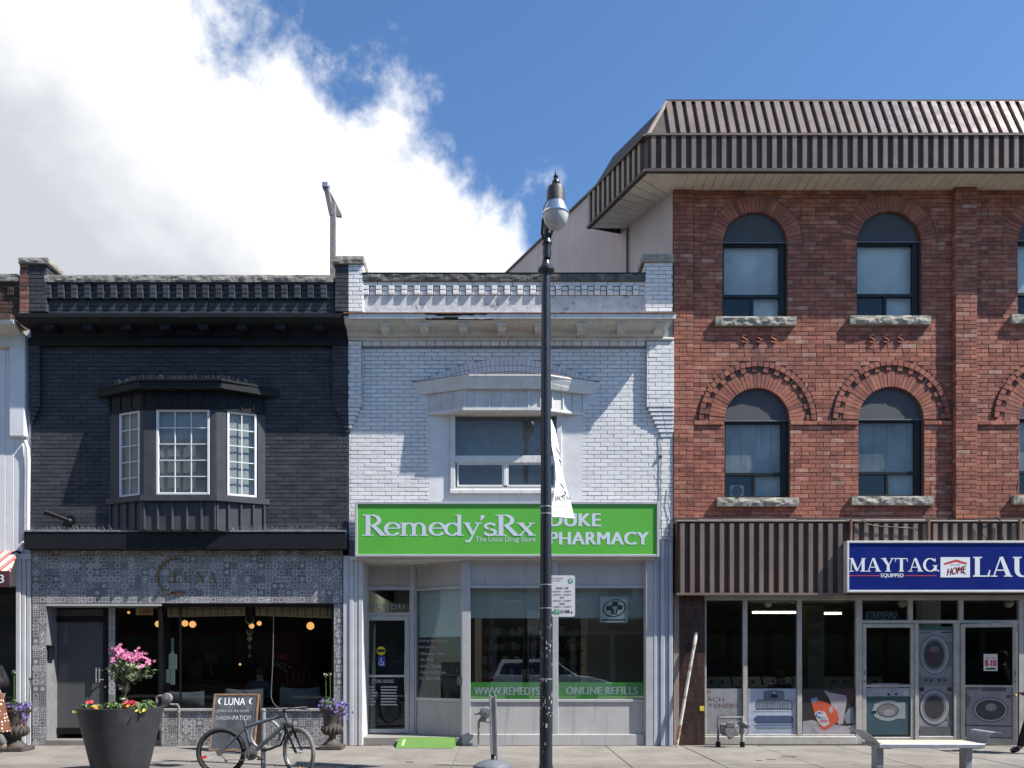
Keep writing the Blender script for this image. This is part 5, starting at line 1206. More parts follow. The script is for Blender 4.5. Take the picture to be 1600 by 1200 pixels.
# soffit boards
n_ = 46; w_ = (RX1 - XR) / n_
for i in range(n_):
    a = XR + i * w_; q = MB(); dx_ = -.02
    q.add([(a + .005 - ((XR - fx - .025) if i == 0 else 0), ey + .02, ez0), (a + w_ - .004, ey + .02, ez0), (a + w_ - .004, .02, ez0), (a + .005, .02, ez0), (a + .005 - ((XR - fx - .025) if i == 0 else 0), ey + .02, ez0 + .02), (a + w_ - .004, ey + .02, ez0 + .02), (a + w_ - .004, .02, ez0 + .02), (a + .005, .02, ez0 + .02)], [(0, 1, 2, 3), (0, 4, 5, 1), (1, 5, 6, 2), (2, 6, 7, 3), (3, 7, 4, 0)])
    obj('soffit_board', q, M_soffit, eav)
for i in range(9):
    t0, t1 = i / 9 + .004, (i + 1) / 9 - .004; A = Vector((fx + .02, ey + .02)); B = Vector((SB.x + .02, SB.y)); C = Vector(sidep(0, -.02)); Dv = Vector(sidep(1.47, -.02))
    pa, pb, pc, pd = A.lerp(B, t0), A.lerp(B, t1), C.lerp(Dv, t1), C.lerp(Dv, t0); q = MB(); q.plan([tuple(pa), tuple(pb), tuple(pc), tuple(pd)], ez0 + .001, ez0 + .02); obj('soffit_board', q, M_soffit, eav)
# ---- shopfront canopy of ribbed metal
my = -.22; mz0, mz1 = Z(929, my), Z(816, my)
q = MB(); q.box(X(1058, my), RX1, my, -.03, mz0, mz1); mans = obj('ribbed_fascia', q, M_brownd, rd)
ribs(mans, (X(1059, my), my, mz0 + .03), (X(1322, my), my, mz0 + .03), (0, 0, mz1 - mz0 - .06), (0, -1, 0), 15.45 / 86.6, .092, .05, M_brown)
ribs(mans, (X(1330, my), my, Z(850, my)), (RX1, my, Z(850, my)), (0, 0, mz1 - Z(850, my) - .03), (0, -1, 0), 15.45 / 86.6, .092, .05, M_brown)
q = MB(); q.box(X(1056.5, my), X(1321, my), my - .055, my + .02, mz0 - .012, mz0 + .029); obj('drip_edge', q, M_brown, mans)
for i, (a, b) in enumerate(((1056, 1088), (1088, 1128), (1128, 1243), (1243, 1321), (1321, 1348), (1348, 1444), (1444, 1590), (1590, 1720))):
    q = MB(); q.cbox(X(a, my), X(b, my) - .006, my - .06, .0, mz1 + .001, mz1 + .03 + .008 * (i % 3), .006); obj('top_flashing', q, M_brownl, mans)
q = MB(); q.box(XR, RX1, -.06, .1, mz1 + .02, zR0 + .03); obj('wall_flashing', q, M_brownd, mans)
for a in (1327, 1448, 1590):
    q = MB(); q.cbox(X(a, my) - .02, X(a, my) + .02, my - .09, my - .03, Z(850, my), mz1 + .04, .004); obj('sign_bracket', q, mat('rusty_bracket', (.17, .10, .07), .8, .2, 8), mans)
for pts in ([(1346, 812), (1352, 818), (1368, 822), (1400, 824), (1432, 826), (1436, 832)], [(1530, 812), (1535, 822), (1532, 838), (1528, 846)], [(1545, 810), (1556, 808), (1566, 816), (1565, 832), (1568, 846)], [(1527, 842), (1533, 834), (1541, 840), (1543, 848)]):
    q = MB(); q.tube([(X(a, my - .09), my - .09, Z(b, my - .09)) for a, b in pts], .009, 6); obj('cable', q, M_blackm, mans, smooth=True)
# ---- laundromat sign
by = -.42
bs = thing('fascia_sign', 'long blue laundromat sign box with white lettering and house emblem', 'sign', (X(1500, by), by, Z(925, by)))
a, b, c, d = X(1323, by), X(1660, by), Z(925.5, by), Z(845, by)
q = MB(); fr(q, a, b, c, d, .04, by - .01, my - .052, .006); obj('frame', q, mat('white_sign_frame', (.55, .56, .55), .45, .06, 4), bs)
q = MB(); q.box(a + .035, b - .035, by + .012, by + .02, c + .035, d - .035); obj('face', q, M_blue, bs)
q = MB(); q.box(a + .01, b - .01, by + .03, my - .06, c + .01, d - .01); obj('box', q, M_alud, bs)
ly = by + .009
q = MB(); serif_text(q, 'MAYTAG', X(1326, by), X(1465, by), Z(893, by), Z(872, by), ly, .0); obj('lettering', q, M_wlett, bs)
q = MB(); serif_text(q, 'LAU', X(1520, by), X(1617, by), Z(901, by), Z(870, by), ly, .0); obj('lettering', q, M_wlett, bs)
q = MB(); addtext(q, 'EQUIPPED', X(1377, by), X(1412, by), Z(903, by), Z(896, by), ly, .03); obj('lettering', q, M_wlett, bs)
q = MB(); q.box(X(1326, by), X(1375, by), ly, ly + .001, Z(900, by), Z(898.8, by)); obj('red_line', q, M_redp, bs)
q = MB(); q.box(X(1414, by), X(1463, by), ly, ly + .001, Z(900, by), Z(898.8, by)); obj('red_line', q, M_redp, bs)
q = MB(); q.lathe([(.016, ly - .001), (.016, ly)], X(1466.5, by), 0, 12, axis='y', cz=Z(891.5, by)); obj('dot', q, M_wlett, bs)
q = MB(); q.box(X(1470, by), X(1516, by), ly, ly + .002, Z(902, by), Z(870.5, by)); embp = obj('white_panel', q, M_wlett, bs)
q = MB(); q.flat([(X(1475, by), Z(880, by)), (X(1494, by), Z(874, by)), (X(1511, by), Z(879, by)), (X(1511, by), Z(882, by)), (X(1494, by), Z(877.5, by)), (X(1477, by), Z(882.5, by))], ly - .002); obj('roof_mark', q, M_redp, embp)
q = MB(); addtext(q, 'HOME', X(1480, by), X(1510, by), Z(897, by), Z(886, by), 0, .03, .25)
q.v = [(vx, ly - .002, vz + (vx - X(1495, by)) * .16) for vx, vy, vz in q.v]; obj('lettering', q, M_redp, embp)
q = MB(); addtext(q, 'JUST LIKE', X(1485.5, by), X(1501.5, by), Z(884, by), Z(881.3, by), ly - .002); addtext(q, 'TM', X(1505, by), X(1510, by), Z(898, by), Z(895.5, by), ly - .002); obj('lettering', q, M_blue, embp)
# ---- laundromat shopfront
ly0 = .10; lz = Z(935, ly0); lb = Z(1150, ly0)
q = MB(); q.cbox(X(1098, ly0), RX1, ly0 - .08, ly0 + .06, lz - .035, mz0 + .06, .006); obj('header', q, M_oldalu, rd)
tl = MB(); pxs0, pxs1 = X(1061, .0), X(1101, .0); n_ = 7; tw = (pxs1 - pxs0) / n_; z_ = .0; rr_ = 0; th = 18 / 84.86
tme = []
for k in range(8):
    q = MB(); brick_geo(q, -tw / 2 + .003, tw / 2 - .003, -th / 2 + .003, th / 2 - .003, 0, .02, k / 7., .0008, .003); d_ = q.mesh('wall_tile'); d_.materials.append(M_ptile); tme.append(d_)
while z_ < mz0 - .05:
    for i in range(n_): inst('wall_tile', random.choice(tme), (pxs0 + (i + .5) * tw, .0, z_ + th / 2), rd)
    z_ += th
q = MB(); q.box(pxs0, pxs1, .006, .35, 0, mz0 + .05); q.box(XR + .01, pxs0, .0, .3, 0, mz0 + .05); obj('tiled_pier', q, M_ptj, rd)
q = MB(); q.cbox(X(1093, -.002), X(1100, -.002), -.012, -.001, Z(1111), Z(1103.5), .003); obj('yellow_tag', q, mat('yellow_tag', (.62, .45, .05), .5, 0), rd)
q = MB()
def lpost(a, b, z0=lb, z1=lz - .03, y=ly0, dp=.08): q.cbox(X(a, y), X(b, y), y - dp / 2, y + dp / 2, z0, z1, .005)
for (a, b) in ((1100.5, 1103), (1160, 1167), (1244.5, 1252)): lpost(a, b)
lpost(1336, 1346, .02)
lpost(1590, 1598, .02)
for (a, b) in ((1103, 1160), (1167, 1244.5), (1252, 1336)): q.cbox(X(a, ly0) - .001, X(b, ly0) + .001, ly0 - .035, ly0 + .035, lb, lb + .03, .004)
lw = obj('shop_window', q, M_oldalu, rd)
for (a, b) in ((1103, 1160), (1167, 1244.5), (1252, 1336)):
    q = MB(); q.box(X(a, ly0), X(b, ly0), ly0 - .003, ly0 + .004, lb + .03, lz - .035); obj('pane', q, G_shop, lw)
q = MB(); q.cbox(X(1100, ly0), X(1336, ly0), ly0 - .07, ly0 + .12, 0, lb - .002, .008); obj('plinth', q, M_oldalu, rd)
# door bay
dz_ = Z(974, ly0)
q = MB(); q.cbox(X(1346, ly0) - .001, X(1590, ly0), ly0 - .036, ly0 + .036, dz_, dz_ + .06, .005)
for (a, b) in ((1418, 1425), (1497, 1504)): q.cbox(X(a, ly0), X(b, ly0), ly0 - .038, ly0 + .038, dz_ + .061, lz - .03, .005)
for (a, b) in ((1428, 1434), (1489, 1499)): q.cbox(X(a, ly0), X(b, ly0), ly0 - .04, ly0 + .04, .02, dz_ + .001, .005)
q.cbox(X(1434, ly0) - .001, X(1489, ly0) + .001, ly0 - .035, ly0 + .035, .02, Z(1150, ly0), .005)
dbay = obj('door_frame', q, M_oldalu, rd)
for (a, b) in ((1346, 1418), (1425, 1497), (1504, 1590)):
    q = MB(); q.box(X(a, ly0), X(b, ly0), ly0 - .003, ly0 + .004, dz_ + .06, lz - .035); obj('transom_pane', q, G_shop, dbay)
q = MB(); q.box(X(1434, ly0), X(1489, ly0), ly0 - .003, ly0 + .004, Z(1150, ly0), dz_); obj('pane', q, G_shop, dbay)
def ldoor(T_, L_, lab):
    q = MB(T_); z0, z1 = .025, dz_ - .01
    q.cbox(0, .07, -.025, .025, z0, z1, .005); q.cbox(L_ - .07, L_, -.025, .025, z0, z1, .005); q.cbox(.069, L_ - .069, -.023, .023, z1 - .07, z1, .005); q.cbox(.069, L_ - .069, -.023, .023, z0, z0 + .12, .005); q.cbox(.069, L_ - .069, -.02, .02, Z(1073, ly0), Z(1070, ly0), .003)
    d_ = obj('door', q, M_oldalu, rd, label=lab)
    q = MB(T_); q.box(.07, L_ - .07, -.003, .004, z0 + .12, z1 - .07); obj('pane', q, G_shop, d_)
    return d_
T1, L1 = facet(X(1347, ly0), ly0, X(1428, ly0), ly0); d1 = ldoor(T1, L1, 'closed left glass door with picture of a teal washer')
T2, L2 = facet(X(1499, ly0), ly0 - .04, X(1589, -.22), -.22); d2 = ldoor(T2, L2, 'right glass door standing slightly open')
for T_, L_, d_, sd in ((T1, L1, d1, 0), (T2, L2, d2, 1)):
    u = L_ - .035 if sd else .035
    q = MB(T_); q.lathe([(.018, -.035), (.018, -.024)], u, 0, 12, axis='y', cz=1.18); q.box(u - .012, u + .012, -.03, -.024, 1.30, 1.38); obj('lock', q, M_iron, d_)
q = MB(T2); q.ball((L2 - .04, -.06, .93), .03, 6); obj('knob', q, mat('brass', (.45, .30, .10), .35, .05, 5, metal=.8), d2, smooth=True)
# interior
q = MB(); ix0, ix1 = XR + .3, RX1 - .1
q.box(ix0, ix1, 7, 7.1, 0, 3); q.box(ix0 - .1, ix0, .3, 7, 0, 3); q.box(ix1, ix1 + .1, .0, 7, 0, 3); q.box(ix0, ix1, ly0 + .07, 7, Z(932, .2) + .05, 3.0); q.box(ix0, ix1, .0, 7, -.005, .02)
lint = obj('interior', q, mat('dark_laundry_room', (.045, .043, .036), .9, .15, 1.5), rd)
q = MB(); q.box(X(1262, 1.6), X(1288, 1.6), 1.6, 1.85, 0, 2.7); obj('olive_column', q, mat('olive_paint', (.14, .13, .07), .8, .08, 3), lint)
q = MB(); q.box(X(1440, 1.2), X(1470, 1.2), 1.2, 1.4, 2.0, 2.75); obj('pale_duct', q, mat('pale_green_paint', (.33, .36, .33), .8, .05, 3), lint)
for i in range(3):
    q = MB(); za = (2.32, 1.98, 1.62)[i]; q.box(X(1264, 1.6), X(1285, 1.6), 1.588, 1.598, za, za + (.24, .26, .28)[i]); nt_ = obj('notice', q, mat('grey_notice', (.11, .11, .09), .8, .1, 5), lint)
    q = MB()
    for k in range(4): q.box(X(1267, 1.6), X(1282 - k, 1.6), 1.584, 1.587, za + .04 + k * .05, za + .06 + k * .05)
    obj('notice_text', q, M_blk, nt_)
q = MB(); q.box(XR + .28, RX1, .65, 12, 3.05, 11.3); q.box(XR + .05, RX1, 7.2, 12, 0, 3.0); obj('building_body', q, M_rmort, rd)

# ================================================================== SHOP PICTURES (flat prints inside the glass)
def ell(cx, cy, rx, ry, n=28, a0=0, a1=360): return [(cx + rx * math.cos(R(a0 + (a1 - a0) * i / n)), cy + ry * math.sin(R(a0 + (a1 - a0) * i / n))) for i in range(n if a1 - a0 == 360 else n + 1)]
class Print:
    """a printed sheet; every colour field of the picture is a thin part"""
    def __init__(s, label, box, y, m, T=None, fx=None):
        s.y = y; s.k = 0; s.T = T; s.fx = fx
        x0, z0 = s.P(box[0], box[3]); x1, z1 = s.P(box[2], box[1])
        c = Vector(((x0 + x1) / 2, y, z0)); c = T @ c if T else c
        s.t = thing('window_picture', label, 'poster', tuple(c)); q = MB(T); q.box(x0, x1, y, y + .002, z0, z1); obj('sheet', q, m, s.t)
    def P(s, a, b): return (s.fx(a), Z(b, ly0)) if s.fx else (X(a, ly0), Z(b, ly0))
    def d(s, name, poly, m):
        s.k += 1; q = MB(s.T); q.flat([s.P(*p) for p in poly], s.y - .0006 * s.k); return obj(name, q, m, s.t)
def rc(a, b, c, d): return [(a, d), (c, d), (c, b), (a, b)]
c_ = lambda n, r, g, b: mat('print_' + n, (r * .75, g * .75, b * .75), .55, .10, 6)
PYL = ly0 - .006
p = Print('grey window sign ending in the cut off words ACH and TENERS', (1103, 1076, 1159, 1149), PYL, c_('grey', .30, .30, .31))
q = MB(); addtext(q, 'P', X(1104, ly0), X(1110, ly0), Z(1085, ly0), Z(1079, ly0), PYL - .001); addtext(q, 'ACH', X(1104, ly0), X(1131, ly0), Z(1096, ly0), Z(1089.5, ly0), PYL - .001); addtext(q, 'TENERS', X(1106, ly0), X(1154, ly0), Z(1106, ly0), Z(1099.5, ly0), PYL - .001); obj('lettering', q, M_dkp, p.t)
p = Print('pale blue window picture of a folded striped shirt and towels', (1169, 1076, 1244, 1148), PYL, c_('paleblue', .46, .52, .62))
for (a, b, c, d, col) in ((1180, 1093, 1238, 1108, (.17, .20, .26)), (1178, 1118, 1239, 1129, (.055, .085, .17)), (1180, 1129, 1239, 1139, (.19, .26, .38))):
    pl = [(a + 3, d), (c - 2, d), (c + 1, d - 4), (c, b + 3), (c - 4, b), (a + 5, b), (a, b + 4), (a - 1, d - 4)]; p.d('folded_cloth', pl, c_('c%d' % b, *col))
p.d('folded_cloth', [(1193, 1094), (1193, 1080), (1197, 1078.5), (1222, 1078.5), (1225, 1081), (1225, 1094)], c_('shirt', .15, .18, .24))
for i in range(13): p.d('stripe', rc(1184 + i * 4, 1095, 1185 + i * 4, 1106), c_('stripe', .30, .34, .40))
p.d('shirt_opening', [(1203, 1090), (1209, 1077.5), (1216, 1090)], M_blk)
p.d('shirt_opening', [(1206.5, 1084), (1209.2, 1079), (1212, 1084)], c_('paleblue', .46, .52, .62))
p.d('fold_shadow', rc(1180, 1107.5, 1238, 1109), M_blk); p.d('fold_shadow', rc(1179, 1128.5, 1239, 1129.6), M_blk); p.d('fold_shadow', rc(1180, 1139, 1239, 1140), c_('grey', .30, .30, .31))
p = Print('window picture of an orange detergent jug beside white laundry', (1254, 1076, 1336, 1148), PYL, c_('nearblack', .018, .016, .016))
p.d('laundry', [(1254, 1148), (1254, 1127), (1270, 1125), (1284, 1130), (1336, 1136), (1336, 1148)], c_('laundry1', .33, .31, .34))
p.d('laundry', [(1287, 1078), (1296, 1082), (1324, 1087), (1322, 1100), (1317, 1131), (1310, 1132), (1300, 1108), (1297, 1095)], c_('laundry2', .42, .37, .39))
p.d('laundry', [(1326, 1107), (1333, 1104), (1336, 1130), (1322, 1130), (1318, 1120)], c_('laundry3', .22, .25, .29)); p.d('laundry', [(1268, 1134), (1300, 1140), (1336, 1132), (1336, 1147), (1278, 1147)], c_('laundry2', .42, .37, .39)); p.d('dark_fold', [(1314, 1076), (1336, 1076), (1336, 1100), (1326, 1095)], c_('wine', .06, .012, .02))
p.d('jug', [(1268, 1098), (1279, 1094), (1288, 1097), (1299, 1102), (1308, 1112), (1311, 1124), (1304, 1131), (1290, 1141), (1283, 1139), (1274, 1122)], c_('orange', .60, .085, .025))
p.d('jug_cap', [(1266, 1092), (1276, 1089), (1278, 1095), (1269, 1099)], c_('capblue', .16, .26, .38)); p.d('jug_handle_hole', ell(1298, 1109, 3.0, 5.5), c_('laundry2', .42, .37, .39))
p.d('jug_label', [(1272, 1115), (1278, 1110), (1288, 1112), (1294, 1123), (1296, 1131), (1287, 1136), (1279, 1130)], c_('label', .55, .50, .48)); p.d('label_mark', ell(1279.5, 1117, 5, 4.5), c_('labelblue', .05, .06, .30)); p.d('label_mark', rc(1281, 1125, 1293, 1128), c_('pinkprint', .55, .12, .25)); p.d('label_mark', rc(1280, 1121, 1290, 1123.5), c_('skyprint', .25, .40, .60))
q = MB(); addtext(q, 'Tide', X(1275.5, ly0), X(1284, ly0), Z(1119.5, ly0), Z(1114.5, ly0), PYL - .0135, .03); obj('lettering', q, M_wlett, p.t)
def washer(label, x0, y0, x1, y1, body, T=None, fx=None, y=PYL):
    p = Print(label, (x0, y0, x1, y1), y, body, T, fx); return p
f1 = lambda a: (a - 1347) * L1 / (1428 - 1347)
p = washer('picture of a teal front loading washer on the closed door', 1353, 1068, 1423, 1148, c_('teal', .035, .085, .105), T1, f1, -.006)
W, H = 70, 80
p.d('control_strip', rc(1353, 1075, 1423, 1088), c_('washergrey', .36, .39, .42)); p.d('top_strip', rc(1361, 1067.5, 1404, 1076), c_('topgrey', .25, .26, .27)); p.d('control', ell(1388, 1085, 2.5, 2), M_blk); p.d('control', ell(1400, 1084.5, 2.2, 2), M_blk); p.d('tag', rc(1411, 1079, 1420, 1087), c_('label', .55, .50, .48))
p.d('door_plate', [(1362, 1111), (1366, 1100), (1378, 1095), (1394, 1094), (1402, 1098), (1414, 1097), (1414, 1123), (1402, 1123), (1390, 1127), (1376, 1125), (1366, 1120)], c_('steel1', .30, .33, .35)); p.d('door_ring', ell(1387, 1110, 17, 11), M_blk); p.d('door_glass', ell(1387, 1110, 15.5, 9.8), c_('glassgrey', .16, .16, .17)); p.d('door_shine', ell(1389, 1113, 9, 5), c_('shine', .30, .27, .28)); p.d('catch', [(1362, 1111), (1369, 1110), (1369, 1115), (1364, 1115)], M_blk)
p = Print('picture of two grey stacked dryers in the narrow middle pane', (1435, 979, 1488, 1149), PYL, c_('dryer', .25, .255, .275))
p.d('top_band', rc(1435, 979, 1488, 985), c_('tealband', .03, .10, .09)); p.d('name_strip', rc(1438, 988, 1455, 989.5), c_('tealband', .03, .10, .09)); p.d('name_strip', rc(1470, 987, 1486, 989), M_blk)
for (cy_, r_) in ((1023, 30), (1105, 27)):
    p.d('hinge', rc(1478, cy_ - 20, 1488, cy_ + 20), c_('steel2', .16, .165, .175))
    p.d('drum_edge', ell(1460, cy_, 23.5, r_ + 1), M_blk); p.d('drum_ring', ell(1460, cy_, 22.5, r_), c_('steel1', .30, .33, .35)); p.d('drum_ring', ell(1459, cy_, 18.5, r_ - 5), c_('steel2', .16, .165, .175)); p.d('drum_glass', ell(1459, cy_, 15.5, r_ - 8.5), c_('drum', .028, .026, .03))
p.d('clothes', ell(1457, 1026, 10, 12), c_('wine', .06, .012, .02)); p.d('clothes', ell(1460, 1014, 8, 5), c_('clothes', .13, .10, .11))
p.d('control_band', rc(1436, 1058, 1488, 1071), c_('steel2', .16, .165, .175))
for a in (1446, 1454, 1467, 1475): p.d('control', ell(a, 1063, 2, 2.4), M_blk)
p.d('name_plate', rc(1436, 1074, 1443, 1080), M_blk); p.d('name_plate', rc(1480, 1074, 1487, 1080), M_blk); p.d('kick_plate', rc(1436, 1135, 1488, 1149), c_('steel3', .10, .105, .12))
f2 = lambda a: (a - 1499) * L2 / (1589 - 1499)
p = washer('picture of a white front loading washer on the open door', 1508, 1070, 1581, 1150, c_('whitewasher', .31, .31, .34), T2, f2, -.006)
p.d('control_strip', rc(1509, 1071, 1530, 1078), c_('steel2', .16, .165, .175)); p.d('control_strip', rc(1532, 1072, 1572, 1079.5), c_('steel3', .10, .105, .12)); p.d('tag', rc(1571, 1085, 1579, 1090), c_('steel3', .10, .105, .12))
p.d('drum_edge', ell(1547, 1108, 28, 19), M_blk); p.d('drum_ring', ell(1547, 1108, 27, 18), c_('ringlight', .42, .42, .42)); p.d('drum_edge', ell(1547, 1108, 23.5, 15.5), M_blk); p.d('drum_glass', ell(1547, 1108, 22, 14.5), c_('glassgrey2', .07, .07, .07)); p.d('door_shine', ell(1548, 1104, 9, 6), c_('shine', .30, .27, .28)); p.d('base_line', rc(1509, 1132, 1580, 1133.3), M_blk); p.d('side_shade', [(1508, 1082), (1516, 1090), (1511, 1106), (1508, 1106)], c_('steel2', .16, .165, .175))
hs = thing('opening_hours_sign', 'small white card reading 8 - 10 in red on the open door', 'sign', tuple(T2 @ Vector((f2(1547), 0, Z(1048, ly0)))))
q = MB(T2); q.box(f2(1536), f2(1558), -.012, -.010, Z(1048, ly0), Z(1022, ly0)); obj('card', q, mat('white_card', (.62, .62, .58), .7, .05, 8), hs)
q = MB(T2); addtext(q, '8-10', f2(1538.5), f2(1555.5), Z(1041, ly0), Z(1031, ly0), -.0135, .04); addtext(q, 'Open 7 days', f2(1539), f2(1555), Z(1029.5, ly0), Z(1026.5, ly0), -.0135, .02); obj('lettering', q, M_redp, hs)
q = MB(T2); q.box(f2(1539), f2(1555), -.0135, -.013, Z(1046, ly0), Z(1043.5, ly0)); obj('small_print', q, M_blk, hs)
on = thing('open_sign', 'unlit grey tube sign reading OPEN in the transom above the closed door', 'sign', (X(1378), .2, Z(968)))
q = MB(); addtext(q, 'OPEN', X(1353, .2), X(1402, .2), Z(968, .2), Z(956, .2), .2, -.012, .25); obj('tubes', q, mat('unlit_neon', (.16, .16, .16), .4, 0), on)
q = MB(); q.cbox(X(1352, .2), X(1403, .2), .21, .22, Z(969, .2), Z(955, .2), .002); obj('backboard', q, M_blk, on)

# ================================================================== LAUNDRY ROOM CONTENTS
M_lampg = mat('globe_glass', (.50, .48, .40), .35, .03, 5)
for i, px in enumerate((1200, 1410, 1576)):
    g = thing('globe_lamp', ('round ceiling globe lamp behind the second laundromat pane', 'round ceiling globe lamp above the OPEN sign', 'round ceiling globe lamp above the open door')[i], 'lamp', (X(px, .3), .3, Z(944, .3)), 'ceiling globes of the laundromat')
    q = MB(); q.ball((X(px, .3), .3, Z(943, .3)), .082, 8, (1, 1, .95)); obj('globe', q, M_lampg, g, smooth=True)
    q = MB(); q.lathe([(.05, Z(937, .3) - .01), (.06, Z(934, .3) + .03)], X(px, .3), .3, 14); obj('cap', q, M_oldalu, g)
for i, (a, b, py) in enumerate(((1176, 1246, 957), (1286, 1314, 958.5))):
    g = thing('fluorescent_lamp', ('long lit fluorescent tube in the second laundromat pane', 'short lit length of fluorescent tube in the third laundromat pane')[i], 'lamp', (X(a, 3), 3, Z(py, 3)))
    q = MB(); q.tube([(X(a, 3), 3, Z(py, 3)), (X(b, 3), 3, Z(py, 3))], .022, 8); obj('tube', q, mat('lit_tube', (1, .95, .75), .5, 0, emit=(1, .88, .60, 6.0)), g)
    q = MB(); q.box(X(a, 3) - .05, X(b, 3) + .05, 2.95, 3.05, Z(py, 3) + .03, Z(py, 3) + .12); obj('fitting', q, M_iron, g)
M_wash = mat('washer_enamel', (.22, .225, .23), .5, .05, 4)
for i in range(6):
    xa = X(1105, 3.2) + i * .70
    g = thing('washing_machine', ('first', 'second', 'third', 'fourth', 'fifth', 'sixth')[i] + ' dim washing machine from the left in the back row of the laundromat', 'washer', (xa + .33, 3.5, 0.02), 'washing machines in the back row')
    q = MB(); q.cbox(xa, xa + .66, 3.2, 3.85, .02, .98, .02); obj('cabinet', q, M_wash, g)
    q = MB(); q.add([(xa, 3.6, .98), (xa + .66, 3.6, .98), (xa + .66, 3.72, 1.18), (xa, 3.72, 1.18), (xa, 3.85, .98), (xa + .66, 3.85, .98), (xa + .66, 3.85, 1.18), (xa, 3.85, 1.18)], [(0, 1, 2, 3), (3, 2, 6, 7), (0, 3, 7, 4), (1, 5, 6, 2)]); obj('control_panel', q, M_wash, g)
    for k in range(2):
        q = MB(); q.lathe([(.035, 3.60), (.03, 3.66)], xa + .2 + .26 * k, 0, 12, axis='y', cz=1.07); obj('dial', q, M_blk, g)
# ================================================================== PEOPLE
def skin(name, V, E_, rad, m_, parent, sub=2):
    """V: dict of joints; E_: list of joint pairs; rad: dict of radii"""
    ks = list(V.keys()); me = bpy.data.meshes.new(name); me.from_pydata([V[k] for k in ks], [(ks.index(a), ks.index(b)) for a, b in E_], [])
    o = bpy.data.objects.new(name, me); COL.objects.link(o)
    md = o.modifiers.new('s', 'SKIN'); md.use_smooth_shade = True
    for i, k in enumerate(ks):
        r_ = rad[k]; r_ = r_ if isinstance(r_, tuple) else (r_, r_); sv = me.skin_vertices[0].data[i]; sv.radius = r_; sv.use_root = (i == 0)
    o.modifiers.new('d', 'SUBSURF').levels = sub; o.modifiers['d'].render_levels = sub
    dg = bpy.context.evaluated_depsgraph_get(); dg.update(); nm = bpy.data.meshes.new_from_object(o.evaluated_get(dg)); bpy.data.objects.remove(o); nm.name = name
    nm.materials.clear(); nm.materials.append(m_)
    for p_ in nm.polygons: p_.use_smooth = True
    k = bpy.data.objects.new(name, nm); COL.objects.link(k); k.parent = parent; return k
M_skin = mat('skin', (.36, .20, .14), .55, .05, 20); M_hair = mat('dark_hair', (.02, .014, .010), .6, .2, 40)
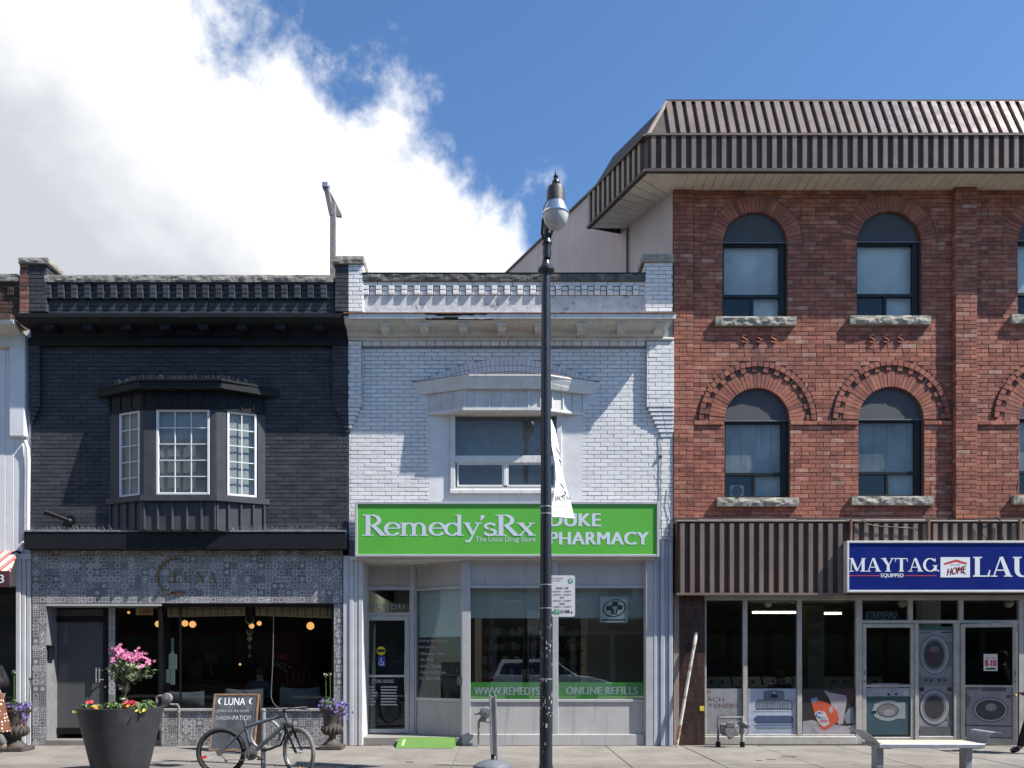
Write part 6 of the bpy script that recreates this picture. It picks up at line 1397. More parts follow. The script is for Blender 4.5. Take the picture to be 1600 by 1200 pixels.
def person(label, loc, rotz, J, clothes, skirt=None, hair=(.02, .014, .01)):
    t = thing('person', label, 'person', loc); t.rotation_euler = (0, 0, rotz)
    RB = dict(pel=.11, sp=.105, ch=.12, nk=.052, hd=.085, tp=.075, ls=.055, le=.042, lw=.032, lh=.034, rs=.055, re=.042, rw=.032, rh=.034, lhip=.085, lk=.058, la=.042, lt=.036, rhip=.085, rk=.058, ra=.042, rt=.036)
    Eb = [('pel', 'sp'), ('sp', 'ch'), ('ch', 'nk'), ('nk', 'hd'), ('hd', 'tp'), ('ch', 'ls'), ('ls', 'le'), ('le', 'lw'), ('lw', 'lh'), ('ch', 'rs'), ('rs', 're'), ('re', 'rw'), ('rw', 'rh'), ('pel', 'lhip'), ('lhip', 'lk'), ('lk', 'la'), ('la', 'lt'), ('pel', 'rhip'), ('rhip', 'rk'), ('rk', 'ra'), ('ra', 'rt')]
    skin('body', {k: J[k] for k in RB}, Eb, RB, M_skin, t)
    jk = [k for k in ('ch', 'sp', 'pel', 'nk', 'ls', 'le', 'lw', 'rs', 're', 'rw')]
    def upto(ks, Es, inc, nm, m_):
        V = {k: J[k] for k in ks}; skin(nm, V, Es, {k: RB[k] + inc for k in ks}, m_, t)
    V = {k: J[k] for k in jk}; V['nk'] = tuple(Vector(J['ch']).lerp(Vector(J['nk']), .7))
    skin('jacket', V, [('ch', 'sp'), ('sp', 'pel'), ('ch', 'nk'), ('ch', 'ls'), ('ls', 'le'), ('le', 'lw'), ('ch', 'rs'), ('rs', 're'), ('re', 'rw')], {k: RB[k] + (.028 if k != 'nk' else .02) for k in jk}, clothes[0], t)
    upto(['pel', 'lhip', 'lk', 'la', 'rhip', 'rk', 'ra'], [('pel', 'lhip'), ('lhip', 'lk'), ('lk', 'la'), ('pel', 'rhip'), ('rhip', 'rk'), ('rk', 'ra')], .016, 'trousers', clothes[1])
    for s_ in 'lr':
        a, b = Vector(J[s_ + 'a']), Vector(J[s_ + 't']); V = {'a': tuple(a), 'm': tuple(a.lerp(b, .5) - Vector((0, 0, .015))), 'b': tuple(b)}
        skin('shoe', V, [('a', 'm'), ('m', 'b')], {'a': .056, 'm': .05, 'b': .046}, clothes[2], t)
    hd = Vector(J['hd']); f_ = Vector(J['face']) - hd; f_.normalize() if f_.length else None
    q = MB(); sd = f_.cross(Vector((0, 0, 1))).normalized(); 
    for s_ in (-1, 1): q.ball(tuple(hd + f_ * .088 + sd * s_ * .033 + Vector((0, 0, .025))), .011, 4)
    e_ = bpy.data.objects.new('eyes', q.mesh('eyes')); e_.data.materials.append(M_blk); COL.objects.link(e_); e_.parent = t
    q = MB(); q.ball(tuple(hd + f_ * .098 + Vector((0, 0, -.005))), .018, 5, (.8, .8, 1.3)); e_ = bpy.data.objects.new('nose', q.mesh('nose', smooth=True)); e_.data.materials.append(M_skin); COL.objects.link(e_); e_.parent = t
    q = MB(); q.ball(tuple(hd - f_ * .022 + Vector((0, 0, .045))), .112, 8, (1, 1, .98)); e_ = bpy.data.objects.new('hair', q.mesh('hair', smooth=True)); e_.data.materials.append(M_hair); COL.objects.link(e_); e_.parent = t
    for s_ in 'lr':                                       # fingers
        a, b = Vector(J[s_ + 'w']), Vector(J[s_ + 'h']); d_ = (b - a).normalized(); sd2 = d_.orthogonal().normalized(); q = MB()
        for k in range(4):
            o_ = b + sd2 * (.021 * (k - 1.5)); l_ = (.06, .07, .066, .05)[k]; bend = d_.cross(sd2) * .02
            q.tube([tuple(o_), tuple(o_ + d_ * l_ * .55 + bend * .3), tuple(o_ + d_ * l_ + bend)], [.010, .009, .007], 6)
        o_ = a.lerp(b, .55) + sd2 * .03; q.tube([tuple(o_), tuple(o_ + sd2 * .025 + d_ * .025), tuple(o_ + sd2 * .03 + d_ * .055)], [.011, .010, .008], 6)
        e_ = bpy.data.objects.new('fingers', q.mesh('fingers', smooth=True)); e_.data.materials.append(M_skin); COL.objects.link(e_); e_.parent = t
    if skirt:
        q = MB(); q.lathe([(.13, 1.06), (.17, .95), (.22, .75), (.27, .50), (.30, .36), (.295, .355), (.2, .70), (.12, 1.05)], 0, 0, 28, squash=.8); e_ = bpy.data.objects.new('skirt', q.mesh('skirt', smooth=True)); e_.data.materials.append(skirt); COL.objects.link(e_); e_.parent = t
    return t
walk_pose = dict(pel=(0, 0, .95), sp=(0, 0, 1.14), ch=(-.01, 0, 1.34), nk=(-.01, 0, 1.50), hd=(-.03, 0, 1.61), tp=(-.02, 0, 1.70), face=(-.2, 0, 1.61),
    ls=(0, .19, 1.42), le=(.10, .24, 1.15), lw=(-.10, .22, 1.02), lh=(-.17, .21, 1.0), rs=(0, -.19, 1.42), re=(.06, -.25, 1.14), rw=(-.05, -.24, .90), rh=(-.07, -.23, .82),
    lhip=(0, .095, .90), lk=(-.16, .10, .50), la=(-.30, .10, .09), lt=(-.46, .10, .045), rhip=(0, -.095, .90), rk=(.06, -.10, .48), ra=(.28, -.10, .13), rt=(.15, -.10, .045))
dots = bpy.data.materials.new('polka_dot_fabric'); dots.use_nodes = True; t_ = dots.node_tree; b_ = t_.nodes['Principled BSDF']; v_ = t_.nodes.new('ShaderNodeTexVoronoi'); v_.inputs['Scale'].default_value = 17; v_.inputs['Randomness'].default_value = .25
tcn = t_.nodes.new('ShaderNodeTexCoord'); t_.links.new(tcn.outputs['Object'], v_.inputs['Vector']); rr = t_.nodes.new('ShaderNodeValToRGB'); t_.links.new(v_.outputs['Distance'], rr.inputs[0]); rr.color_ramp.interpolation = 'CONSTANT'; rr.color_ramp.elements[0].color = (.55, .50, .42, 1); rr.color_ramp.elements[1].position = .30; rr.color_ramp.elements[1].color = (.14, .050, .026, 1); t_.links.new(rr.outputs[0], b_.inputs['Base Color']); b_.inputs['Roughness'].default_value = .9
M_blkcl = mat('black_clothing', (.012, .012, .014), .7, .15, 10, .2, 30, spec=.3); M_grcl = mat('grey_trousers', (.10, .10, .09), .85, .1, 10); M_shoe = mat('black_shoe', (.012, .012, .013), .6, .1, 10)
pj = dict(walk_pose); pj.update(re=(.30, -.20, 1.20), rw=(.12, -.26, 1.02), rh=(.05, -.27, .98))
person('person in rust polka dot skirt and black jacket cut by the left edge', (X(-12, -1.1), -1.1, 0.0), 0.0, pj, (M_blkcl, M_grcl, M_grcl), dots)
person('person in black stepping into view at the right edge', (X(1627, -1.3), -1.3, 0.0), 0.0, walk_pose, (M_blkcl, M_blkcl, M_shoe))
sit = dict(pel=(0, 0, .52), sp=(0, .0, .72), ch=(0, -.03, .92), nk=(0, -.04, 1.08), hd=(0, -.06, 1.19), tp=(0, -.05, 1.28), face=(0, -.3, 1.17),
    ls=(.19, -.02, 1.0), le=(.25, -.14, .76), lw=(.14, -.34, .74), lh=(.10, -.40, .74), rs=(-.19, -.02, 1.0), re=(-.25, -.14, .76), rw=(-.14, -.34, .74), rh=(-.10, -.40, .74),
    lhip=(.10, -.02, .50), lk=(.13, -.46, .50), la=(.13, -.48, .09), lt=(.13, -.62, .045), rhip=(-.10, -.02, .50), rk=(-.13, -.46, .50), ra=(-.13, -.48, .09), rt=(-.13, -.62, .045))
person('dim person in black jacket sitting inside the laundromat', (X(1218, 1.9), 1.9, .02), 0.0, sit, (M_blkcl, M_blkcl, M_shoe))
ch_ = thing('waiting_chair', 'dark chair under the sitting person inside the laundromat', 'chair', (X(1218, 1.9), 1.95, .02))
q = MB(); q.cbox(X(1218, 1.9) - .23, X(1218, 1.9) + .23, 1.72, 2.14, .36, .41, .01); obj('seat', q, M_shelf, ch_)
q = MB(); q.cbox(X(1218, 1.9) - .23, X(1218, 1.9) + .23, 2.15, 2.19, .45, .85, .01); obj('backrest', q, M_shelf, ch_)
for sx in (-.2, .2):
    for yy in (1.76, 2.13): q = MB(); q.tube([(X(1218, 1.9) + sx, yy, .02), (X(1218, 1.9) + sx, yy, .36 if yy < 2 else .47)], .015, 6); obj('leg', q, M_iron, ch_)
person('dim person sitting at the window table inside the cafe', (X(405, 1.25), 1.35, .10), 0.0, sit, (mat('dim_grey_shirt', (.045, .05, .058), .8, .1, 8), M_blkcl, M_shoe))
st_ = thing('stool', 'dark stool under the sitting person inside the cafe', 'stool', (X(405, 1.25), 1.35, .03))
q = MB(); q.lathe([(.19, .44), (.2, .46), (.19, .48)], X(405, 1.25), 1.37, 20); obj('seat', q, M_shelf, st_)
for k in range(4): t = k * math.pi / 2 + .78; q = MB(); q.tube([(X(405, 1.25) + .15 * math.cos(t), 1.37 + .15 * math.sin(t), .44), (X(405, 1.25) + .2 * math.cos(t), 1.37 + .2 * math.sin(t), .03)], .014, 6); obj('leg', q, M_iron, st_)
# ================================================================== CAFE CONTENTS
M_cush = mat('slate_cushion', (.095, .098, .105), .9, .10, 12, .2, 60)
for i, (a, b, t0, t1) in enumerate(((260, 319, 1079, 1106), (351, 411, 1075, 1106), (437, 499, 1073, 1106))):
    x0, x1, z0, z1 = X(a, .35), X(b, .35), Z(t1, .35) + .0, Z(t0, .35); q = MB(); n_ = 14; vs = []
    for s_ in (-1, 1):
        for k in range(n_ + 1):
            for j in range(n_ + 1):
                u, v = k / n_, j / n_; puff = (16 * u * (1 - u) * v * (1 - v)) ** .55; pin = .05 * (1 - 4 * v * (1 - v)) * (4 * u * (1 - u)); pin2 = .035 * (4 * u * (1 - u)) * (2 * v - 1)
                vs.append((x0 + (x1 - x0) * u, .36 + s_ * .075 * puff, z0 + (z1 - z0) * v - pin2))
    w_ = n_ + 1; fs = [(o + k * w_ + j, o + (k + 1) * w_ + j, o + (k + 1) * w_ + j + 1, o + k * w_ + j + 1) for o in (0, w_ * w_) for k in range(n_) for j in range(n_)]
    q.add(vs, fs); o_ = obj('cushion', q, M_cush, smooth=True, loc=((x0 + x1) / 2, .36, z0)); o_['category'] = 'cushion'; o_['group'] = 'cushions on the cafe window seat'
    o_['label'] = ('slate cushion nearest the gas meter in the cafe window', 'slate cushion behind the chalkboard in the cafe window', 'slate cushion beside the hanging cord, nearest the right urn')[i]
for i, (a, b, za, zb2, zc2) in enumerate(((262, 383, 963.5, 961, 946), (400, 518, 961, 965, 946))):
    q = MB(); n_ = 9; g = thing('bamboo_blind', ('left rolled bamboo blind in the cafe window', 'right rolled bamboo blind in the cafe window')[i], 'blind', (X((a + b) / 2, .12), .12, Z(965, .12)))
    for k in range(n_):
        f = k / n_; x0, x1 = X(a, .12), X(b, .12); zt_ = Z(zc2, .12); zl0, zl1 = Z(za, .12), Z(zb2, .12)
        q = MB(); q.tube([(x0, .12 - .012 * (k % 2), zl0 + (zt_ - zl0) * f), (x1, .12 - .012 * (k % 2), zl1 + (zt_ - zl1) * f)], .014, 6); obj('bamboo_slat', q, M_bamboo, g)
    for k in range(10):
        x_ = X(a + (b - a) * (k + .5) / 10, .1); q = MB(); q.box(x_ - .005, x_ + .005, .088, .094, min(zl0, zl1) + .03, zt_); obj('cord', q, M_soil, g)
M_globe = mat('lit_amber_globe', (.9, .55, .2), .4, 0, emit=(1.0, .48, .15, .62))
for i, (px, py, y_, r_) in enumerate(((485, 978, 2.2, .083), (289, 974, 2.6, .07), (301, 975.5, 3.0, .075), (393, 978, 2.9, .06), (405, 974, 3.6, .055), (247, 975, 3.2, .07), (375, 1038, 4.6, .03), (262, 976, 4.1, .06), (201, 957, 3.0, .03))):
    lab = ('largest amber globe lamp near the right side of the cafe window', 'amber globe lamp left of its touching twin in the cafe', 'amber globe lamp right of its touching twin in the cafe', 'amber globe lamp beside the moon garland', 'small amber globe lamp just right of the moon garland', 'amber globe lamp behind the black window post of the cafe', 'tiny amber lamp low at the back of the cafe', 'amber globe lamp just right of the black window post', 'tiny amber lamp seen beside the house number')[i]
    g = thing('globe_lamp', lab, 'lamp', (X(px, y_), y_, Z(py, y_)), 'lit globe lamps in the cafe')
    q = MB(); q.ball((X(px, y_), y_, Z(py, y_)), r_, 7); obj('globe', q, M_globe, g, smooth=True)
    q = MB(); q.tube([(X(px, y_), y_, Z(py, y_) + r_ * .95), (X(px, y_), y_, 3.14)], .006, 5); obj('cord', q, M_iron, g)
gl = thing('moon_garland', 'hanging garland of gold moon phases in the cafe window', 'garland', (X(390, .3), .3, Z(1026, .3)))
M_brass = mat('pale_brass', (.32, .25, .12), .4, .1, 10, metal=.6)
for (py, r_) in ((968, .075), (987, .05), (998, .047), (1011, .04), (1025, .035)):
    q = MB(); zc_ = Z(py, .3); xc_ = X(390, .3)
    if py in (968, 987): q.tube([(xc_ + r_ * math.cos(t), .3, zc_ + r_ * math.sin(t)) for t in [R(130 + 280 * k / 18) for k in range(19)]], [.004 + .014 * math.sin(math.pi * k / 18) for k in range(19)], 6)
    elif py == 998: q.lathe([(r_, .298), (r_, .304)], xc_, 0, 20, axis='y', cz=zc_)
    else: q.prism([(xc_, zc_ + r_), (xc_ + r_ * .8, zc_), (xc_, zc_ - r_), (xc_ - r_ * .8, zc_)], .297, .304)
    obj('moon', q, M_brass, gl)
q = MB(); q.tube([(X(390, .3), .31, Z(950, .3)), (X(390, .3), .31, Z(1026, .3))], .003, 4); obj('thread', q, M_iron, gl)
q = MB(); q.tube([(X(a, .12), .12, Z(b, .12)) for a, b in ((427.5, 962), (427, 1000), (426, 1040), (424, 1075), (423.5, 1088), (426, 1097), (432, 1104), (436, 1105))], .009, 6)
o_ = obj('hanging_cord', q, mat('pale_cord', (.36, .36, .35), .8, .05, 20), smooth=True, loc=(X(427, .12), .12, Z(1105, .12))); o_['label'] = 'pale cord hanging down the right part of the cafe window'; o_['category'] = 'cord'
M_pale = mat('pale_matte', (.24, .28, .27), .8, .05, 6)
od = thing('pale_rectangles', 'pale ornament of stacked upright rectangles in the cafe window', 'shape', (X(268, .2), .2, Z(1070, .2)))  # pale thin boxes stacked upright behind the pane
for (a, b, c, d) in ((267, 997, 271.5, 1022), (263.5, 1022, 276, 1046), (258.5, 1046, 265, 1067), (266, 1046.5, 273, 1070)):
    q = MB(); q.cbox(X(a, .2), X(c, .2), .2, .215, Z(d, .2), Z(b, .2), .002); obj('sheet', q, M_pale, od)
em2 = thing('espresso_machine', 'dim grey coffee machine on the counter at the back of the cafe', 'coffee machine', (X(310, 3), 3.0, 1.05))
q = MB(); q.cbox(X(293, 3), X(342, 3), 2.9, 3.3, 1.06, 1.12, .01); q.cbox(X(293, 3), X(318, 3), 2.95, 3.3, 1.12, 1.52, .03); obj('body', q, mat('dim_steel', (.07, .075, .08), .35, .1, 6, metal=.6), em2)
q = MB(); q.cbox(X(318, 3), X(342, 3), 2.98, 3.3, 1.45, 1.72, .04); obj('hopper', q, mat('dim_pale_plastic', (.06, .07, .072), .4, .1, 6), em2)
q = MB(); q.tube([(X(330, 3), 2.97, 1.45), (X(330, 3), 2.93, 1.35), (X(334, 3), 2.90, 1.25)], .02, 6); obj('spout', q, M_steel, em2)
q = MB(); q.cbox(X(255, 3), X(430, 3), 2.75, 3.4, .03, 1.05, .01); o_ = obj('cafe_counter', q, mat('dim_counter_wood', (.030, .024, .018), .6, .2, 6), loc=(X(340, 3), 3, 0)); o_['label'] = 'dim wooden counter under the coffee machine in the cafe'; o_['category'] = 'counter'
bs_ = thing('back_shelf', 'dim shelf with bottles at the right side of the cafe interior', 'shelf', (X(470, 3), 3.2, 1.0))
q = MB(); q.box(X(440, 3), X(500, 3), 3.0, 3.3, 1.02, 1.06); obj('board', q, M_shelf, bs_)
for i in range(6):
    x_ = X(448 + i * 8.5, 3); h_ = (.28, .34, .2, .42, .3, .24)[i]; q = MB(); q.lathe([(.035, 1.06), (.035, 1.06 + h_ * .6), (.014, 1.06 + h_ * .75), (.014, 1.06 + h_)], x_, 3.1, 10); obj('bottle', q, mat('dim_bottle', (.06, .065, .065), .3, .1, 10), bs_, smooth=True)
cp = thing('cup', 'small pale cup on the window table in front of the sitting person in the cafe', 'cup', (X(392, .9), .9, .85))
q = MB(); q.lathe([(.026, .87), (.036, .96), (.038, .965), (.032, .962), (.024, .875)], X(392, .9), .9, 16); obj('bowl', q, M_pale, cp, smooth=True)
q = MB(); q.tube([(X(392, .9) + .03, .9, .95), (X(392, .9) + .055, .9, .935), (X(392, .9) + .03, .9, .90)], .005, 5); obj('handle', q, M_pale, cp)
tb = thing('cafe_table', 'small dark table between the cafe window seat and the sitting person', 'table', (X(400, .95), .98, .03))
q = MB(); q.cbox(X(375, .95), X(430, .95), .78, 1.12, .84, .868, .006); obj('table_top', q, M_shelf, tb)
q = MB(); q.tube([(X(402, .95), .95, .05), (X(402, .95), .95, .84)], .03, 10); obj('pedestal', q, M_iron, tb)
q = MB(); q.lathe([(.20, .031), (.18, .05)], X(402, .95), .95, 18); obj('base', q, M_iron, tb)

# ================================================================== STREET THINGS
def leafball(mb, c, rad, n, size, sq=(1, 1, 1), tilt=.6):
    for _ in range(n):
        d = Vector((random.gauss(0, 1), random.gauss(0, 1), random.gauss(0, 1))).normalized() * (random.random() ** .4) * rad
        p = Vector(c) + Vector((d.x * sq[0], d.y * sq[1], d.z * sq[2])); out = (d.normalized() + Vector((random.gauss(0, tilt), random.gauss(0, tilt), random.gauss(0, tilt)))).normalized()
        a = out.orthogonal().normalized(); a.rotate(Matrix.Rotation(random.random() * 6.28, 3, out)); b = out.cross(a); s_ = size * random.uniform(.6, 1.3)
        mb.add([tuple(p - a * s_), tuple(p + b * s_ * .5 + out * s_ * .15), tuple(p + a * s_ - out * s_ * .1), tuple(p - b * s_ * .5 + out * s_ * .15)], [(0, 1, 3), (1, 2, 3)], random.random())
def blooms(mb, pts, size, petals=5):
    for c in pts:
        c = Vector(c); out = Vector((random.gauss(0, .5), -1 + random.gauss(0, .5), random.gauss(.4, .5))).normalized(); a = out.orthogonal().normalized(); b = out.cross(a)
        for k in range(petals):
            t = 2 * math.pi * k / petals; d = a * math.cos(t) + b * math.sin(t); e = a * math.cos(t + 1.57) + b * math.sin(t + 1.57); s_ = size * random.uniform(.8, 1.2)
            mb.add([tuple(c), tuple(c + d * s_ * .6 + e * s_ * .38 + out * s_ * .15), tuple(c + d * s_ + out * s_ * .1), tuple(c + d * s_ * .6 - e * s_ * .38 + out * s_ * .15)], [(0, 1, 2, 3)], random.random())
M_leaf = mat('green_leaf', None, .55, .1, 10, ramp=[(0, (.030, .060, .015)), (.6, (.065, .12, .03)), (1, (.13, .17, .055))])
M_leafv = mat('variegated_leaf', None, .55, .1, 10, ramp=[(0, (.05, .09, .03)), (.5, (.12, .17, .07)), (1, (.38, .40, .26))])
M_pinkf = mat('pink_petal', None, .6, 0, 1, ramp=[(0, (.52, .10, .24)), (1, (.72, .28, .44))])
M_redf = mat('red_petal', None, .6, 0, 1, ramp=[(0, (.45, .02, .04)), (1, (.60, .06, .10))])
M_orf = mat('orange_petal', None, .6, 0, 1, ramp=[(0, (.70, .18, .01)), (1, (.80, .30, .02))])
M_yelf = mat('yellow_petal', None, .6, 0, 1, ramp=[(0, (.55, .48, .04)), (1, (.62, .58, .15))])
M_purf = mat('purple_petal', None, .6, 0, 1, ramp=[(0, (.09, .05, .24)), (1, (.20, .13, .42))])
M_stem = mat('woody_stem', (.10, .06, .04), .85, .2, 20, .2, 50)
# planter
py0 = -3.6; pcx = X(188.5, py0); prim = Z(1104, py0)
pt = thing('planter', 'big round charcoal planter on the sidewalk in front of the cafe door', 'planter', (pcx, py0, 0))
prof = [(.34, .0), (.36, .03), (.40, .20), (.455, .45), (.51, .68), (.545, .84), (.562, prim - .02), (.565, prim - .005), (.555, prim), (.54, prim), (.53, prim - .06), (.2, prim - .07)]
q = MB(); q.lathe(prof, pcx, py0, 56); obj('tub', q, M_planter, pt, smooth=True)
q = MB(); q.lathe([(.53, prim - .065), (.3, prim - .03), (.02, prim - .02)], pcx, py0, 30); obj('soil', q, M_soil, pt)
fp = thing('flowering_plant', 'pink flowered standard plant with bedding flowers in the charcoal planter', 'plant', (pcx, py0, prim - .05))
q = MB()
for k in range(5):
    a = k * 1.3; q.tube([(pcx + .04 * math.cos(a), py0 + .04 * math.sin(a), prim - .04), (pcx + .05 + .03 * math.cos(a + 1), py0 + .03 * math.sin(a), prim + .18), (pcx + .06 + .05 * math.cos(a + 2), py0 + .05 * math.sin(a + 2), prim + .40), (pcx + .08 + .14 * math.cos(a + 2), py0 + .12 * math.sin(a + 2), prim + .62)], [.016, .014, .011, .006], 6)
obj('stem', q, M_stem, fp)
q = MB(); leafball(q, (pcx + .09, py0, prim + .50), .21, 300, .045, (1.25, 1.0, .95)); leafball(q, (X(232, py0), py0, prim + .47), .10, 30, .05); leafball(q, (pcx + .03, py0, prim + .27), .09, 34, .05); leafball(q, (pcx + .03, py0, prim + .08), .10, 20, .045); obj('foliage', q, M_leafv, fp, kind='stuff')
q = MB(); P_ = []
for (a, b, n_, sx) in ((190, 1018, 6, 5), (200, 1022, 16, 9), (212, 1028, 16, 8), (226, 1024, 5, 5), (187, 1030, 4, 3), (239, 1037, 3, 3), (231, 1034, 4, 3), (218, 1020, 5, 4)):
    for _ in range(n_ * 2): P_.append((X(a + random.gauss(0, sx * .6), py0), py0 - .12 + random.gauss(0, .07), Z(b + random.gauss(0, 3.8), py0)))
blooms(q, P_, .028); obj('blossoms', q, M_pinkf, fp, kind='stuff')
q = MB()
for _ in range(9):
    a = random.random() * 6.28; r_ = .15 + .33 * random.random() ** .5; leafball(q, (pcx + r_ * math.cos(a), py0 + r_ * math.sin(a), prim + .01), .085, 34, .04, (1.2, 1.2, .7))
for px in range(150, 245, 8): leafball(q, (X(px, py0), py0 - .33, prim + .0), .075, 22, .04, (1.2, 1, .7))
obj('bedding_foliage', q, M_leaf, fp, kind='stuff')
for nm, m_, spots, sz in (('orange_blossoms', M_orf, ((166, 1100), (174, 1101), (215, 1099), (219, 1098)), .045), ('red_blossoms', M_redf, ((222, 1093), (224, 1095), (219, 1094), (162, 1093), (226, 1092)), .045), ('yellow_blossoms', M_yelf, ((150, 1106), (155, 1106), (146, 1107), (160, 1107), (231, 1104), (235, 1105), (240, 1105)), .04)):
    q = MB()
    for (a, b) in spots: blooms(q, [(X(a, py0) + random.gauss(0, .025), py0 - .36 + random.gauss(0, .03), Z(b, py0) - .02 + random.gauss(0, .010)) for _ in range(6)], sz * .6, 6)
    obj(nm, q, m_, fp, kind='stuff')
# urns
def urn(px, y, label, plabel, group, tall):
    cx = X(px, y); t = thing('urn', label, 'urn', (cx, y, 0), group); s_ = 1.0
    q = MB(); q.cbox(cx - .20, cx + .20, y - .20, y + .20, 0, .075, .012); obj('plinth', q, M_urn, t)
    q = MB(); q.lathe([(.155, .076), (.15, .10), (.10, .14), (.065, .19), (.06, .225), (.075, .245), (.13, .27), (.165, .31), (.175, .36), (.16, .41), (.145, .44), (.15, .47), (.165, .56), (.185, .64), (.215, .69), (.225, .70), (.225, .715), (.19, .715), (.18, .68), (.02, .67)], cx, y, 30); obj('bowl', q, M_urn, t, smooth=True)
    for k in range(16):
        a = 2 * math.pi * k / 16; q = MB(); q.tube([(cx + r_ * math.cos(a), y + r_ * math.sin(a), z_) for r_, z_ in ((.085, .25), (.145, .28), (.175, .33), (.18, .37), (.165, .41))], [.010, .018, .022, .018, .008], 6); obj('gadroon', q, M_urn, t, smooth=True)
    f = thing('potted_flowers', plabel, 'plant', (cx, y, .70), 'flowers in the two urns')
    q = MB(); leafball(q, (cx, y, .74), .17, 120, .045, (1.15, 1, .55)); leafball(q, (cx - .1, y, .82), .12, 50, .04); obj('foliage', q, M_leaf, f, kind='stuff')
    q = MB(); P_ = []
    for _ in range(80):
        a = random.gauss(0, 1); P_.append((cx + .06 + random.gauss(0, .13), y - .10 + random.gauss(0, .07), .76 + random.gauss(0, .05) - abs(random.gauss(0, .03))))
    for _ in range(22): P_.append((cx + .16 + random.random() * .13, y - .08 + random.gauss(0, .05), .70 - random.random() * .22 if random.random() < .4 else .78 + random.random() * .06))
    blooms(q, P_, .026, 5); obj('blossoms', q, M_purf, f, kind='stuff')
    for (dx, h) in tall:
        q = MB(); q.tube([(cx + dx, y, .72), (cx + dx * 1.1, y, .72 + h * .6), (cx + dx * 1.15, y, .72 + h)], .007, 5); sm = obj('stem', q, M_leaf, f)
        q = MB(); leafball(q, (cx + dx * 1.15, y, .72 + h + .02), .035, 24, .025); obj('flower_head', q, M_leafv, sm)
urn(27, -.85, 'rusty cast iron urn beside the person in the polka dot skirt', 'purple and green flowers in the urn at the left edge', 'cast iron urns by the cafe', ((-.05, .62), (.20, .50)))
urn(519, -.55, 'rusty cast iron urn behind the front wheel of the bicycle', 'purple flowers with tall stems in the urn beside the grey boards', 'cast iron urns by the cafe', ((-.10, .56), (-.03, .58)))
# chalkboard
cb_ = thing('chalkboard_sign', 'wood framed chalkboard advertising a garden patio, leaning behind the bicycle', 'sign', (X(363, -.9), -.9, 0))
zt_ = Z(1084, -.62); T_ = Matrix.Translation(Vector((X(364, -.85), -.92, 0))) @ Matrix.Rotation(-math.atan2(.28, zt_), 4, 'X')
hw = .40; hh = math.hypot(zt_, .28)
q = MB(T_); fr(q, -hw, hw, 0.005, hh, .035, -.015, .015, .004); obj('frame', q, M_wood, cb_)
q = MB(T_); q.box(-hw + .03, hw - .03, -.004, .008, .035, hh - .03); obj('slate', q, M_chalkb, cb_)
q = MB(T_); addtext(q, 'LUNA', -.20, .16, hh - .205, hh - .075, -.0065, .012); obj('chalk_writing', q, M_chalk, cb_)
q = MB(T_); addtext(q, 'JOIN US IN OUR', -.32, .24, hh - .345, hh - .285, -.0065, .0); addtext(q, 'GARDEN', -.33, -.06, hh - .465, hh - .40, -.0065, .0); addtext(q, 'PATIO!!', -.03, .28, hh - .475, hh - .39, -.0065, .012); obj('chalk_writing', q, M_chalk2, cb_)
for sx in (-1, 1):
    q = MB(T_); cxm = -.27 if sx < 0 else .27; pts = [(cxm + .045 * math.cos(t), hh - .135 + .055 * math.sin(t)) for t in [R(70 + 220 * k / 12) for k in range(13)]] + [(cxm + .045 * math.cos(t) + .032 * (1 - abs(k - 6) / 6), hh - .135 + .045 * math.sin(t)) for k, t in [(k, R(290 - 220 * k / 12)) for k in range(13)]]
    q.flat(pts, -.0066); obj('chalk_moon', q, M_chalk, cb_)
T2_ = Matrix.Translation(Vector((X(364, -.85), -.34, 0))) @ Matrix.Rotation(math.atan2(.28, zt_), 4, 'X')
q = MB(T2_); fr(q, -hw, hw, 0.005, hh - .02, .035, -.0, .02, .004); q.box(-hw + .03, hw - .03, .002, .012, .03, hh - .06); obj('rear_leaf', q, M_wood, cb_)
# ring and post bicycle stand
by_ = -3.66; bx = X(411.5, by_)
bsd = thing('bicycle_stand', 'grey metal post and ring bicycle stand behind the bicycle', 'bicycle stand', (bx, by_, 0))
zt2 = Z(1107, by_)
q = MB(); q.lathe([(.034, 0), (.034, zt2 - .04), (.042, zt2 - .035), (.042, zt2 - .01), (.03, zt2), (.005, zt2 + .005)], bx, by_, 16); obj('post', q, mat('dull_cast_aluminium', (.27, .28, .29), .5, .12, 12, metal=.4), bsd, smooth=True)
q = MB(); rcx, rcz, rr = bx + .03, Z(1148, by_), .205
q.tube([(rcx + rr * math.cos(t), by_ - .0, rcz + rr * math.sin(t)) for t in [2 * math.pi * k / 40 for k in range(40)]], .022, 8, closed=True); obj('ring', q, MATS['dull_cast_aluminium'], bsd, smooth=True)
